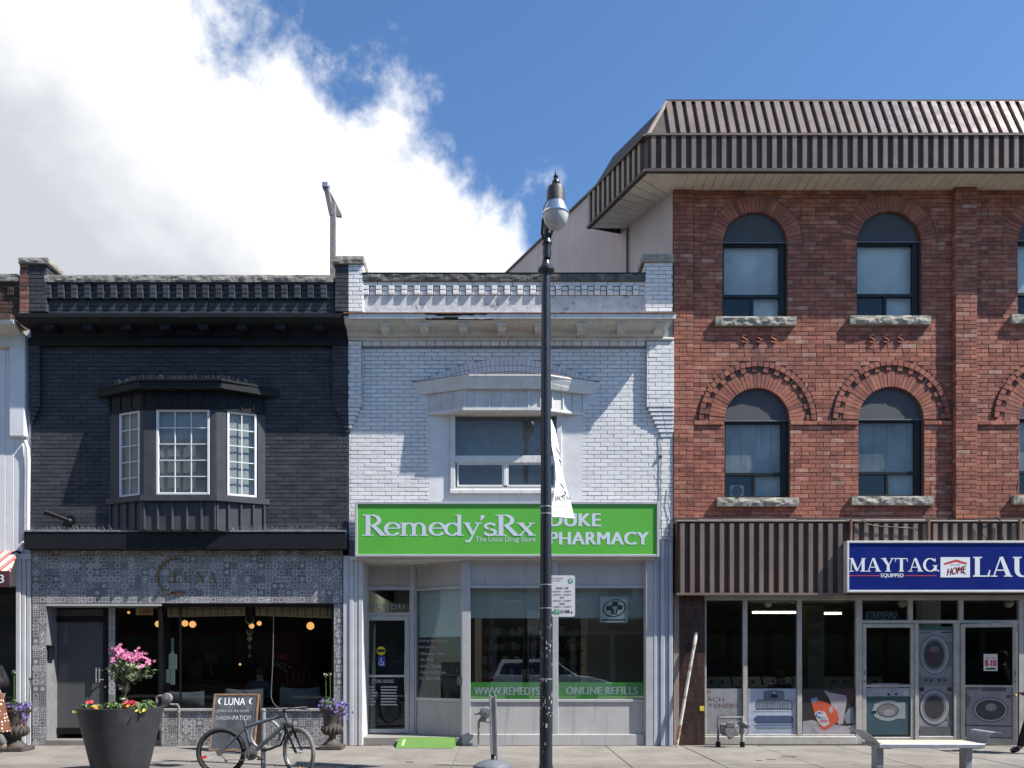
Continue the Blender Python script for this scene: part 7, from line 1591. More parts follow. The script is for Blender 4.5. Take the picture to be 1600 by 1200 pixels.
# bicycle
ky = -3.88; bk_ = thing('bicycle', 'grey mountain bicycle without saddle locked to the ring stand', 'bicycle', (X(405, ky), ky, 0))
M_tyre = mat('tyre_rubber', (.022, .022, .022), .8, .15, 20); M_tyreg = mat('dusty_tyre', (.14, .135, .125), .9, .2, 20); M_frame = mat('slate_bike_paint', (.10, .115, .14), .35, .08, 8, metal=.3); M_chrome = mat('bike_alloy', (.40, .41, .42), .3, .08, 10, metal=.8)
def BP(px, py, dy=0.): return Vector((X(px, ky), ky + dy, Z(py, ky)))
rear, frontw = BP(345.6, 1175), BP(467, 1175); RW = .33
def wheel(c, ang, mt, refl):
    T_ = Matrix.Translation(c) @ Matrix.Rotation(ang, 4, 'Z'); n_ = 44
    q = MB(T_); q.tube([((RW - .024) * math.cos(t), 0, (RW - .024) * math.sin(t)) for t in [2 * math.pi * k / n_ for k in range(n_)]], .029, 8, closed=True); w_ = obj('wheel', q, mt, bk_, smooth=True)
    q = MB(T_); q.tube([((RW - .055) * math.cos(t), 0, (RW - .055) * math.sin(t)) for t in [2 * math.pi * k / n_ for k in range(n_)]], .011, 6, closed=True); obj('rim', q, M_chrome if mt is M_tyreg else M_blackm, w_, smooth=True)
    q = MB(T_)
    for k in range(28):
        t = 2 * math.pi * k / 28; s_ = 1 if k % 2 else -1; q.tube([(.02 * math.cos(t + .9 * s_), .025 * s_, .02 * math.sin(t + .9 * s_)), ((RW - .06) * math.cos(t), 0, (RW - .06) * math.sin(t))], .0012, 3)
    obj('spokes', q, M_chrome, w_, kind='stuff')
    q = MB(T_); q.tube([(0, -.05, 0), (0, .05, 0)], .018, 10); obj('hub', q, M_chrome, w_, smooth=True)
    q = MB(T_); a = R(refl[1]); d = Vector((math.cos(a), 0, math.sin(a))); o = Vector((-d.z, 0, d.x)); p0 = d * (RW * .72)
    vs = [tuple(p0 + d * a_ * .038 + o * b_ * .016 + Vector((0, -.012, 0))) for a_, b_ in ((-1, -1), (1, -1), (1, 1), (-1, 1))]; vs += [(v[0], .006, v[2]) for v in vs]
    q.add(vs, [(0, 1, 2, 3), (4, 7, 6, 5), (0, 4, 5, 1), (1, 5, 6, 2), (2, 6, 7, 3), (3, 7, 4, 0)]); obj('reflector', q, refl[0], w_)
wheel(rear, R(4), M_tyre, (mat('red_reflector', (.55, .02, .03), .3, 0), 197)); wheel(frontw, R(-38), M_tyreg, (mat('orange_reflector', (.75, .25, .02), .3, 0), 272))
bb, seat, hb, ht = BP(394, 1177), BP(383, 1133), BP(450, 1130), BP(444, 1113)
def ft(nm, a, b, r_, m_=M_frame):
    q = MB(); q.tube([tuple(a), tuple(b)], r_, 10); return obj(nm, q, m_, bk_, smooth=True)
ft('top_tube', seat.lerp(bb, .06), ht.lerp(hb, .25), .023); ft('down_tube', hb.lerp(ht, .1), bb, .030); ft('seat_tube', seat + Vector((-.015, 0, .06)), bb, .022); ft('head_tube', hb, ht, .023)
for s_ in (-1, 1):
    o = Vector((0, .045 * s_, 0)); ft('chain_stay', bb + o * .6, rear + o, .011); ft('seat_stay', seat.lerp(bb, .1) + o * .5, rear + o, .010)
fo = Matrix.Rotation(R(-38), 3, 'Z') @ Vector((0, .055, 0))
for s_ in (-1, 1):
    top = hb + fo * s_ + Vector((.01, 0, -.05)); q = MB(); q.tube([tuple(top), tuple(top.lerp(frontw + fo * s_, .45))], .019, 8); q.tube([tuple(top.lerp(frontw + fo * s_, .40)), tuple(frontw + fo * s_ * 1.0)], .015, 8); obj('fork_leg', q, M_blackm, bk_, smooth=True)
q = MB(); q.tube([tuple(hb + fo * 1.2 + Vector((.01, 0, -.04))), tuple(hb - fo * 1.2 + Vector((.01, 0, -.04)))], .024, 8); obj('fork_crown', q, M_blackm, bk_)
stm = ht + Vector((-.005, 0, .045)); hbv = Matrix.Rotation(R(-48), 3, 'Z') @ Vector((0, .29, 0))
q = MB(); q.tube([tuple(ht), tuple(stm), tuple(stm + Vector((.05, -.03, .01)))], .018, 8); obj('stem', q, M_blackm, bk_)
c_b = stm + Vector((.05, -.03, .01))
q = MB(); q.tube([tuple(c_b - hbv), tuple(c_b + hbv)], .013, 8); hbo = obj('handlebar', q, M_blackm, bk_)
for s_ in (-1, 1):
    q = MB(); q.tube([tuple(c_b + hbv * s_ * .62), tuple(c_b + hbv * s_ * 1.02)], .019, 8); obj('grip', q, M_tyre, hbo)
    q = MB(); q.tube([tuple(c_b + hbv * s_ * .58), tuple(c_b + hbv * s_ * .62 + Vector((.04, 0, -.02))), tuple(c_b + hbv * s_ * .95 + Vector((.06, 0, -.03)))], .006, 5); obj('brake_lever', q, M_blackm, hbo)
q = MB(); q.tube([tuple(c_b), tuple(c_b + Vector((.12, -.05, .02))), tuple(c_b + Vector((.14, -.05, -.10))), tuple(hb + Vector((.03, -.04, -.02)))], .004, 5); obj('cable', q, M_blackm, bk_)
q = MB(); q.lathe([(.088, ky - .055), (.088, ky - .050)], bb.x, 0, 30, axis='y', cz=bb.z); q.lathe([(.045, ky - .062), (.045, ky - .056)], bb.x, 0, 20, axis='y', cz=bb.z); obj('chainring', q, M_iron, bk_)
q = MB(); q.tube([tuple(bb + Vector((0, -.07, 0))), tuple(bb + Vector((.155, -.075, -.06)))], .012, 6); obj('crank', q, M_blackm, bk_); q = MB(); q.cbox(bb.x + .11, bb.x + .20, ky - .16, ky - .08, bb.z - .075, bb.z - .05, .006); obj('pedal', q, M_tyre, bk_)
q = MB(); q.tube([tuple(bb + Vector((0, .07, 0))), tuple(bb + Vector((-.155, .075, .06)))], .012, 6); obj('crank', q, M_blackm, bk_); q = MB(); q.cbox(bb.x - .20, bb.x - .11, ky + .08, ky + .16, bb.z + .05, bb.z + .075, .006); obj('pedal', q, M_tyre, bk_)
q = MB(); q.tube([tuple(bb + Vector((0, -.052, .086))), tuple(rear + Vector((0, -.052, .04)))], .006, 4); q.tube([tuple(bb + Vector((0, -.052, -.086))), tuple(rear + Vector((.07, -.052, -.10))), tuple(rear + Vector((.03, -.052, -.04)))], .006, 4); obj('chain', q, M_iron, bk_)
q = MB(); q.lathe([(.05, ky - .056), (.03, ky - .03)], rear.x, 0, 20, axis='y', cz=rear.z); obj('cassette', q, M_iron, bk_)
q = MB(); q.tube([tuple(rear + Vector((.02, -.055, -.03))), tuple(rear + Vector((.075, -.055, -.09))), tuple(rear + Vector((.085, -.055, -.10)))], .012, 6); q.lathe([(.022, ky - .06), (.022, ky - .05)], rear.x + .085, 0, 12, axis='y', cz=rear.z - .11); obj('derailleur', q, M_iron, bk_)
q = MB(); pts = [bb + Vector((.02, .08, .08)), bb + Vector((.14, .10, .02)), bb + Vector((.36, .10, .10)), bb + Vector((.43, .10, .26)), bb + Vector((.38, .10, .40))]; q.tube([tuple(p_) for p_ in pts], .014, 6); obj('cable_lock', q, M_blackm, bk_, smooth=True)
# gas meters
M_gas = mat('grey_meter_paint', (.15, .152, .155), .5, .3, 10, .25, 40, dirt=((.06, .055, .05), 9, .5, .7)); M_pipe = mat('old_pipe', (.17, .165, .16), .6, .25, 14, .2, 60, dirt=((.20, .09, .05), 8, .62, .8))
def pipes(t, y, runs, r_, m_=M_pipe):
    for pts in runs: q = MB(); q.tube([(X(a, y), y, Z(b, y)) for a, b in pts], r_, 8); obj('pipe', q, m_, t, smooth=True)
gm = thing('gas_meter', 'round grey gas regulator and pipes against the cafe wall beside the planter', 'gas meter', (X(262, -.18), -.18, 0), 'gas meters on the sidewalk')
pipes(gm, -.18, ([(245, 1100), (245, 1089), (250, 1087), (258, 1088)], [(253.5, 1164), (253.5, 1100), (258, 1097)], [(264, 1099), (268, 1101), (277, 1101), (279, 1104), (279, 1164)]), .024)
q = MB(); q.lathe([(.02, -.26), (.085, -.245), (.10, -.215), (.10, -.19), (.085, -.15), (.03, -.12)], X(262, -.18), 0, 24, axis='y', cz=Z(1091, -.18)); obj('regulator', q, M_gas, gm, smooth=True)
q = MB(); q.cbox(X(255, -.18), X(262, -.18), -.22, -.14, Z(1104, -.18), Z(1097, -.18), .01); obj('valve', q, M_pipe, gm)
for (a, b) in ((253.5, 1140), (279, 1112), (253.5, 1118), (279, 1150)):
    q = MB(); q.lathe([(.034, Z(b, -.18) - .03), (.036, Z(b, -.18)), (.034, Z(b, -.18) + .03)], X(a, -.18), -.18, 8); obj('pipe_coupling', q, M_pipe, gm)
gm = thing('gas_meter', 'small round gas regulator against the pharmacy panel behind the leaning post', 'gas meter', (X(752, -.15), -.15, 0), 'gas meters on the sidewalk')
q = MB(); q.lathe([(.03, -.24), (.095, -.225), (.11, -.20), (.11, -.18), (.095, -.15), (.03, -.12)], X(759, -.15), 0, 24, axis='y', cz=Z(1113, -.15)); obj('regulator', q, M_gas, gm, smooth=True)
pipes(gm, -.15, ([(748, 1163), (748, 1127), (752, 1122)], [(741, 1115), (748, 1115), (753, 1114)], [(755, 1122), (760, 1128), (766, 1128)]), .022)
q = MB(); q.cbox(X(750, -.15), X(760, -.15), -.2, -.1, Z(1128, -.15), Z(1120, -.15), .012); obj('valve', q, M_pipe, gm)
gm = thing('gas_meter', 'bulky grey gas meter on two pipe legs in front of the laundromat corner', 'gas meter', (X(1142, -.3), -.3, 0), 'gas meters on the sidewalk')
pipes(gm, -.3, ([(1122, 1170), (1122, 1122), (1125, 1119)], [(1122, 1122), (1160, 1121)], [(1126, 1132), (1150, 1131), (1158, 1124)]), .022)
pipes(gm, -.3, ([(1160, 1171), (1160, 1120)],), .036, mat('white_pipe_paint', (.30, .30, .28), .6, .2, 14, dirt=((.14, .10, .08), 8, .55, .7)))
q = MB(); q.cbox(X(1126, -.3), X(1153, -.3), -.40, -.22, Z(1149, -.3), Z(1131, -.3), .035); meb = obj('meter_body', q, M_gas, gm)
q = MB(); q.lathe([(.105, -.425), (.115, -.41), (.115, -.39)], X(1139, -.3), 0, 24, axis='y', cz=Z(1142, -.3)); obj('diaphragm_cover', q, M_gas, meb)
q = MB(); q.cbox(X(1132, -.3), X(1146, -.3), -.43, -.39, Z(1136, -.3), Z(1127, -.3), .01); obj('dial_box', q, M_iron, meb)
q = MB(); q.tube([(X(1140, -.3), -.3, Z(1149, -.3)), (X(1141, -.3), -.3, Z(1154, -.3))], .035, 8); obj('drain_plug', q, M_blackm, meb)
q = MB(); q.ball((X(1162, -.3), -.33, Z(1132, -.3)), .065, 6); obj('regulator', q, M_gas, gm, smooth=True); q = MB(); q.lathe([(.03, -.40), (.05, -.36), (.05, -.30)], X(1166, -.3), 0, 14, axis='y', cz=Z(1134, -.3)); obj('valve', q, M_gas, gm)
for a in (1122, 1160): q = MB(); q.lathe([(.045, 0.0), (.045, .10)], X(a, -.3), -.3, 10); obj('pipe_foot', q, M_blackm, gm)
# green ramp
ra = thing('portable_ramp', 'bright green portable ramp lying at the pharmacy step', 'ramp', (X(665, -.5), -.5, 0))
q = MB(); xa, xb = X(620, -.45), X(712, -.30); ya, yb2 = -.50, -.02; 
q.add([(X(618, ya), ya, .008), (X(707, ya), ya, .008), (X(713, yb2), yb2, .155), (X(624, yb2), yb2, .155), (X(618, ya), ya, .0), (X(707, ya), ya, .0), (X(713, yb2), yb2, .0), (X(624, yb2), yb2, .0)], [(0, 1, 2, 3), (0, 4, 5, 1), (1, 5, 6, 2), (2, 6, 7, 3), (3, 7, 4, 0)]); obj('deck', q, mat('ramp_green', (.10, .20, .045), .6, .06, 5, dirt=((.25, .30, .16), 5, .62, .8)), ra)
q = MB()
for i in range(7): f = .2 + i * .085; x0 = X(620, ya) + (X(626, yb2) - X(620, ya)) * f + .06; q.add([(x0, ya + (yb2 - ya) * f, .008 + .147 * f + .003), (x0 + .05, ya + (yb2 - ya) * f, .008 + .147 * f + .003), (x0 + .055, ya + (yb2 - ya) * (f + .055), .008 + .147 * (f + .055) + .003), (x0 + .005, ya + (yb2 - ya) * (f + .055), .008 + .147 * (f + .055) + .003)], [(0, 1, 2, 3)])
obj('faded_print', q, mat('faded_white_print', (.45, .60, .35), .7, 0), ra)
for (px, ys) in ((621, -.2), (711, -.2)): q = MB(); q.tube([(X(px - 3 if px < 650 else px + 3, ys), ys, .10), (X(px, ys), ys + .05, .12)], .012, 6); obj('handle', q, M_steel, ra)
# leaning steel post with domed base
sp_y = -2.95; spx = X(771, sp_y)
sp_ = thing('sign_post_stub', 'short steel post leaning slightly on a domed base in front of the pharmacy', 'post', (spx, sp_y, 0))
q = MB(); q.lathe([(.29, .0), (.285, .03), (.24, .065), (.15, .095), (.08, .11), (.02, .115)], spx, sp_y, 32); obj('domed_base', q, mat('grey_cast_base', (.17, .185, .21), .45, .12, 10, metal=.3), sp_, smooth=True)
zt3 = Z(1086, sp_y)
T_ = Matrix.Translation(Vector((spx + .015, sp_y, .10))) @ Matrix.Rotation(R(-1.6), 4, 'Y'); q = MB(T_); h_ = zt3 - .10
q.cbox(-.055, -.025, -.02, .03, .08, h_, .006); q.cbox(.025, .055, -.02, .03, .0, h_, .006); q.cbox(-.0245, .0245, .0, .03, .06, h_ - .02, .004); obj('channel_post', q, M_steel, sp_)
q = MB(T_); q.cbox(-.05, .0, -.03, .04, .0, .09, .006); obj('post_foot', q, M_blackm, sp_)
# bench
by2 = -3.42; bn = thing('bench', 'grey metal bench with pale slat seat and curled ends', 'bench', (X(1440, by2), by2, 0)); bx0, bx1 = X(1360, by2), X(1522, by2); zs_ = .40
M_benchm = mat('bench_metal', (.30, .32, .36), .45, .08, 10, metal=.3); M_slat = mat('pale_bench_slat', (.50, .40, .32), .7, .12, 10)
for i in range(6):
    y_ = by2 - .24 + i * .082; q = MB(); q.cbox(bx0 + .04, bx1 - .04, y_, y_ + .07, zs_ - .01, zs_ + .025, .008); obj('slat', q, M_slat, bn)
q = MB(); q.cbox(bx0, bx1, by2 - .27, by2 - .245, zs_ - .04, zs_ + .02, .006); obj('front_rail', q, M_benchm, bn)
q = MB(); q.cbox(bx0, bx1, by2 + .25, by2 + .275, zs_ - .04, zs_ + .02, .006); obj('rear_rail', q, M_benchm, bn)
for px in (1371, 1509):
    q = MB(); q.cbox(X(px - 6, by2), X(px + 6, by2), by2 - .08, by2 + .08, 0, zs_ - .012, .012); q.cbox(X(px - 9, by2), X(px + 9, by2), by2 - .26, by2 + .26, zs_ - .05, zs_ - .0105, .008); obj('leg', q, M_benchm, bn)
for sgn, prof in ((-1, [(0, 0), (-.04, .02), (-.09, .08), (-.16, .13), (-.22, .155), (-.235, .175)]), (1, [(0, 0), (.05, .01), (.09, .05), (.10, .12), (.13, .155), (.20, .165), (.26, .15)])):
    x_ = bx0 + .04 if sgn < 0 else bx1 - .04; n_ = 9
    for k in range(n_):                                    # perforated end made of bent straps
        ya = by2 - .25 + .5 * k / n_; yb3 = ya + .5 / n_ - .012; q = MB(); vs = []
        for (dx, dz) in prof: vs += [(x_ + dx, ya, zs_ + .02 + dz), (x_ + dx, yb3, zs_ + .02 + dz)]
        m_ = len(prof); vs += [(v[0] + .004 * sgn, v[1], v[2] - .008) for v in vs]; o = 2 * m_
        q.add(vs, [(2 * i, 2 * i + 2, 2 * i + 3, 2 * i + 1) for i in range(m_ - 1)] + [(o + 2 * i, o + 2 * i + 1, o + 2 * i + 3, o + 2 * i + 2) for i in range(m_ - 1)] + [(2 * i, o + 2 * i, o + 2 * i + 2, 2 * i + 2) for i in range(m_ - 1)] + [(2 * i + 1, 2 * i + 3, o + 2 * i + 3, o + 2 * i + 1) for i in range(m_ - 1)])
        obj('end_strap', q, M_benchm, bn, smooth=True)
    for i in (2, len(prof) - 1):
        q = MB(); q.tube([(x_ + prof[i][0], by2 - .255, zs_ + .017 + prof[i][1]), (x_ + prof[i][0], by2 + .255, zs_ + .017 + prof[i][1])], .010, 6); obj('end_rod', q, M_benchm, bn)
# leaning pole
q = MB(); P0, P1 = Vector((X(1057, -.28), -.28, .01)), Vector((X(1088, -.06), -.06, Z(988, -.06)))
q.tube([tuple(P0.lerp(P1, f)) for f in (0, .3, .55, .86)], .030, 8); q.tube([tuple(P0.lerp(P1, f)) for f in (.855, .865, .96, .965, 1.0)], [.034, .036, .036, .03, .034], 8)
o_ = obj('leaning_pole', q, mat('peeling_white_pole_paint', (.52, .50, .45), .75, .1, 8, .2, 40, dirt=((.26, .13, .06), 6, .50, .60)), smooth=True, loc=tuple(P0)); o_['label'] = 'rusty white pole leaning against the brown tiled pier'; o_['category'] = 'pole'
# roof frame
rf = thing('roof_mast', 'grey wooden mast with a slanting top piece behind the cafe parapet', 'mast', (X(520, .7), .7, 7.7)); ry_ = .7
q = MB(); q.cbox(X(516, ry_), X(524.5, ry_), ry_ - .04, ry_ + .06, 7.6, Z(318, ry_), .008); obj('mast', q, M_gwood, rf)
q = MB(); q.add([(X(505.5, ry_), ry_ - .10, Z(290, ry_)), (X(513, ry_), ry_ - .10, Z(290, ry_)), (X(521, ry_), ry_ - .045, Z(338, ry_)), (X(515, ry_), ry_ - .045, Z(338, ry_)), (X(507, ry_), ry_ - .02, Z(290, ry_)), (X(514, ry_), ry_ + .0, Z(290, ry_)), (X(522, ry_), ry_ + .04, Z(338, ry_)), (X(516, ry_), ry_ + .04, Z(338, ry_))], [(0, 1, 2, 3), (4, 7, 6, 5), (0, 4, 5, 1), (1, 5, 6, 2), (2, 6, 7, 3), (3, 7, 4, 0)]); obj('slanting_board', q, M_gwood, rf)
q = MB(); q.prism([(X(511, ry_), Z(293, ry_)), (X(516, ry_), Z(298, ry_)), (X(532.5, ry_), Z(331, ry_)), (X(532, ry_), Z(335, ry_)), (X(524, ry_), Z(334, ry_))], ry_ + .07, ry_ + .13); obj('rear_board', q, M_gwood, rf)
q = MB(); q.cbox(X(504.8, ry_), X(515, ry_), ry_ - .12, ry_ + .04, Z(297, ry_), Z(289, ry_), .01); obj('pulley_cap', q, M_steel, rf)
# spot lamp on the cafe wall
sl2 = thing('wall_spotlight', 'black long-armed spotlight fixed to the black wall above the fascia', 'lamp', (X(110), -.1, Z(824))); q = MB()
q.tube([(X(70, -.30), -.30, Z(800, -.3)), (X(82, -.26), -.26, Z(804, -.26)), (X(106, -.16), -.16, Z(813, -.16))], [.055, .045, .035], 10); obj('lamp_tube', q, M_blackm, sl2, smooth=True)
q = MB(); q.lathe([(.09, -.03), (.09, -.01), (.06, .0)], X(111), 0, 16, axis='y', cz=Z(813)); q.ball((X(108, -.12), -.12, Z(815, -.12)), .07, 6); obj('mount', q, M_blackm, sl2, smooth=True); q = MB(); q.tube([(X(107, -.1), -.1, Z(815)), (X(106, -.05), -.05, Z(826))], .03, 8); obj('stay', q, M_blackm, sl2)
# ================================================================== LAMP POST, BANNER, PARKING SIGN
ly_ = -4.05; lx = X(853, ly_)
lp = thing('street_lamp', 'tall black street lamp post with hanging clear bowl lantern', 'street lamp', (lx, ly_, 0))
zt4 = Z(424, ly_)
q = MB(); n_ = 14; pr = [(.105, 0), (.10, .12), (.087, .2)] + [(.087 - .028 * (k / n_), .2 + (zt4 - .2) * k / n_) for k in range(1, n_ + 1)]
q.lathe(pr, lx, ly_, 20); obj('pole', q, mat('scuffed_pole_paint', (.016, .019, .026), .32, .12, 8, .05, 60), lp, smooth=True)
sc_ = MB()                                                 # scraps of old posters stuck to the pole
for _ in range(46):
    z_ = random.choice((random.gauss(1.75, .22), random.gauss(1.1, .3), random.gauss(.95, .06))); a = R(random.uniform(200, 345)); rr = .0885 - .028 * max(0, (z_ - .2) / zt4); w_ = random.uniform(.03, .14); h_ = random.uniform(.006, .03)
    vs = []
    for k in range(3):
        t = a + w_ * (k - 1)
        for dz in (-h_, h_): vs.append((lx + (rr + .001) * math.cos(t), ly_ + (rr + .001) * math.sin(t), z_ + dz * random.uniform(.5, 1.2)))
    sc_.add(vs, [(0, 2, 3, 1), (2, 4, 5, 3)])
obj('paper_scraps', sc_, mat('torn_paper', (.35, .34, .32), .9, .3, 20), lp, kind='stuff')
for py in (792, 803, 914, 950.5, 1061):
    z_ = Z(py, ly_); rr = .0875 - .028 * max(0, (z_ - .2) / zt4); q = MB(); q.lathe([(rr + .001, z_ - .008), (rr + .004, z_ - .006), (rr + .004, z_ + .006), (rr + .001, z_ + .008)], lx, ly_, 20); obj('steel_band', q, M_steel, lp)
q = MB(); q.lathe([(.06, zt4 - .04), (.085, zt4 - .02), (.11, zt4), (.11, zt4 + .03), (.075, zt4 + .06), (.06, zt4 + .10), (.05, zt4 + .16)], lx, ly_, 20); obj('collar', q, M_pole, lp, smooth=True)
lumy = -4.62; lumx = X(868.5, lumy); zb4 = Z(360, lumy)
q = MB(); zc4 = zt4 + .16
q.lathe([(.05, zc4), (.062, zc4 + .08), (.052, zc4 + .16), (.07, zc4 + .20), (.05, zc4 + .26), (.055, zc4 + .42), (.04, zc4 + .52), (.05, zc4 + .57), (.03, zc4 + .62), (.01, zc4 + .66)], lx + .012, ly_ - .02, 14); obj('ornate_shaft', q, M_pole, lp, smooth=True)
arcp = [(lx + .012, ly_ - .02, zc4 + .30), (lx + .02, ly_ - .20, zc4 + .55), (lx + .03, ly_ - .34, zc4 + .72), (lx + .05, ly_ - .42, zb4 + .42), (lumx, lumy + .10, zb4 + .47)]
q = MB(); q.tube(arcp, .028, 8); obj('arm', q, M_pole, lp, smooth=True)
q = MB(); q.tube([(lx + .0, ly_ - .03, zc4 + .18), (lx - .06, ly_ - .10, zc4 + .30), (lx - .05, ly_ - .16, zc4 + .45), (lx + .03, ly_ - .2, zc4 + .50)], .018, 6); q.tube([(lx + .03, ly_ - .03, zc4 + .22), (lx + .09, ly_ - .08, zc4 + .36), (lx + .05, ly_ - .2, zc4 + .52)], .018, 6); obj('scroll', q, M_pole, lp, smooth=True)
q = MB(); q.lathe([(.012, zb4), (.05, zb4 + .012), (.11, zb4 + .06), (.145, zb4 + .12), (.158, zb4 + .18), (.16, zb4 + .20)], lumx, lumy, 28); obj('bowl', q, mat('ribbed_lamp_glass', (.52, .52, .48), .2, .12, 20), lp, smooth=True)
q = MB(); q.lathe([(.168, zb4 + .195), (.172, zb4 + .21), (.165, zb4 + .225), (.135, zb4 + .30), (.115, zb4 + .345)], lumx, lumy, 28); obj('reflector', q, mat('spun_aluminium', (.62, .63, .64), .22, .03, 6, metal=.9), lp, smooth=True)
q = MB(); q.lathe([(.118, zb4 + .34), (.112, zb4 + .50), (.10, zb4 + .54), (.05, zb4 + .555)], lumx, lumy, 24); obj('housing', q, M_planter, lp, smooth=True)
q = MB(); q.lathe([(.03, zb4 + .55), (.052, zb4 + .58), (.05, zb4 + .62), (.03, zb4 + .645), (.022, zb4 + .66), (.032, zb4 + .68), (.016, zb4 + .71), (.004, zb4 + .76)], lumx, lumy, 16); obj('finial', q, M_pole, lp, smooth=True)
q = MB(); q.tube([(lumx - .165, lumy - .02, zb4 + .2), (lumx - .155, lumy - .02, zb4 + .28), (lumx - .125, lumy - .02, zb4 + .35)], .008, 6); obj('latch', q, M_steel, lp)
# banner: cloth blown round edge-on at the top, open at the foot
bny = -4.0
rows = [(655, 860.5, 861.5), (672, 861, 868), (697, 862, 873), (722, 867, 876), (748, 868.5, 881), (773, 865.5, 888), (790, 862, 893), (807, 862.5, 898)]
bnr = thing('street_banner', 'white cloth banner twisting in the wind from the lamp post', 'banner', (X(862, bny), bny, Z(808, bny)))
BW = .46; edgeL = []; edgeR = []
for (py, a, b) in rows:
    w_ = (b - a) / 115.; dp = math.sqrt(max(BW ** 2 - w_ ** 2, .0)) ; tt = (py - 655) / 152.; dp *= (1 - .35 * tt)
    edgeL.append(Vector((X(a, bny), bny, Z(py, bny)))); edgeR.append(Vector((X(b, bny + dp), bny + dp, Z(py + (4 if py > 800 else 0), bny + dp))))
def bpt(u, v, off=0.):
    f = v * (len(rows) - 1); i = min(int(f), len(rows) - 2); g = f - i; g = g * g * (3 - 2 * g) * .5 + g * .5
    l = edgeL[i].lerp(edgeL[i + 1], g); r = edgeR[i].lerp(edgeR[i + 1], g); p = l.lerp(r, u); d = (r - l).normalized(); nrm = Vector((d.y, -d.x, 0)); bow = math.sin(math.pi * u) * .03 * math.sin(v * 5)
    if nrm.y > 0: nrm = -nrm
    return p + nrm * (off + bow)
q = MB(); nu, nv = 8, 40; vs = [tuple(bpt(i / nu, j / nv)) for j in range(nv + 1) for i in range(nu + 1)]; vs2 = [tuple(bpt(i / nu, j / nv, -.003)) for j in range(nv + 1) for i in range(nu + 1)]
fs = [(j * (nu + 1) + i, j * (nu + 1) + i + 1, (j + 1) * (nu + 1) + i + 1, (j + 1) * (nu + 1) + i) for j in range(nv) for i in range(nu)]
q.add(vs, fs); q.add(vs2, fs); obj('cloth', q, mat('white_banner_cloth', (.66, .66, .69), .85, .03, 5), bnr, smooth=True)
def onbanner(mb, body, u0, u1, v0, v1, bold=.02):
    vs, fs = textgeo(body, bold); xs_ = [p[0] for p in vs]; ys_ = [p[1] for p in vs]; a, b, c, d = min(xs_), max(xs_), min(ys_), max(ys_)
    mb.add([tuple(bpt(u0 + (p[0] - a) / (b - a) * (u1 - u0), v1 + (p[1] - c) / (d - c) * (v0 - v1), .004)) for p in vs], fs)
q = MB(); onbanner(q, 'JUNCTION', .12, 1.0, .735, .805, 0.); obj('lettering', q, M_blk, bnr)
q = MB()
for k in range(9): u = .15 + k * .085; q.add([tuple(bpt(a, b, .004)) for a, b in ((u, .855), (u + .05, .855), (u + .05, .87), (u, .87))], [(0, 1, 2, 3)])
obj('small_print', q, mat('grey_print', (.25, .25, .26), .7, 0), bnr)
for (u0, v0) in ((.40, .30), (.55, .40), (.60, .62), (.72, .68)):
    q = MB(); pts = [bpt(u0 + .14 * math.sin(k * .9 + u0 * 9), v0 + k * .012, .005) for k in range(7)]; q.tube([tuple(p_) for p_ in pts], .007, 4); obj('drawn_mark', q, M_blk, bnr)
q = MB(); q.tube([tuple(edgeL[-1] + Vector((-.06, 0, .01))), tuple(edgeR[-1] + Vector((0, .0, .01)))], .010, 6); obj('rod', q, M_vinyl, bnr)
q = MB(); q.tube([(lx + .05, ly_, Z(654, bny)), tuple(edgeL[0])], .010, 6); obj('rod', q, M_blackm, bnr)
# parking sign on the back of the pole
sgy = -3.93; ps_ = thing('parking_sign', 'white parking sign with green symbols strapped to the lamp post', 'sign', (X(880, sgy), sgy, Z(963, sgy)))
x0, x1, z0, z1 = X(856, sgy), X(898.5, sgy), Z(963.5, sgy), Z(899, sgy); r_ = .03
P_ = [(x0, z0)] + [(x1 - r_ + r_ * math.cos(t), z0 + r_ + r_ * math.sin(t)) for t in [R(-90 + 18 * k) for k in range(6)]] + [(x1 - r_ + r_ * math.cos(t), z1 - r_ + r_ * math.sin(t)) for t in [R(18 * k) for k in range(6)]] + [(x0, z1)]
q = MB(); q.prism(P_, sgy, sgy + .004); obj('plate', q, mat('white_sign_plate', (.66, .66, .70), .45, .03, 8), ps_)
sgp = sgy - .0015; M_psg = mat('parking_green', (.05, .36, .12), .45, 0); M_gp = mat('grey_sign_print', (.09, .09, .10), .5, 0)
def stx(body, a, b, c, d, bold=.0, m_=M_gp): q = MB(); addtext(q, body, X(a, sgy), X(b, sgy), Z(d, sgy), Z(c, sgy), sgp, bold); obj('lettering', q, m_, ps_)
stx('PAY PARKING', 861, 880, 902.5, 904.8); stx('ON STREET', 863, 876, 906.2, 908.5)
stx('MON - FRI', 869, 888, 917.5, 920.3, .03); stx('8:00AM - 4:00PM', 864, 892.5, 922.8, 925.6); stx('6:00PM - 9:00PM', 864, 892.5, 928, 930.8); stx('SAT', 875, 882, 932.2, 935, .03); stx('8:00AM - 9:00PM', 864, 892.5, 937.3, 940.2); stx('SUN', 874.5, 882, 942, 944.8, .03); stx('1:00PM - 9:00PM', 864, 892.5, 946.8, 949.6); stx('5108', 876, 890, 953, 958, .02, M_blk)
q = MB(); q.lathe([(.036, sgp), (.036, sgp + .001)], X(891.5, sgy), 0, 24, axis='y', cz=Z(907.5, sgy)); q2 = obj('green_disc', q, M_psg, ps_); q = MB(); addtext(q, 'P', X(890, sgy), X(893.6, sgy), Z(910.5, sgy), Z(904.6, sgy), sgp - .002, .03); obj('symbol', q, M_wlett, q2)
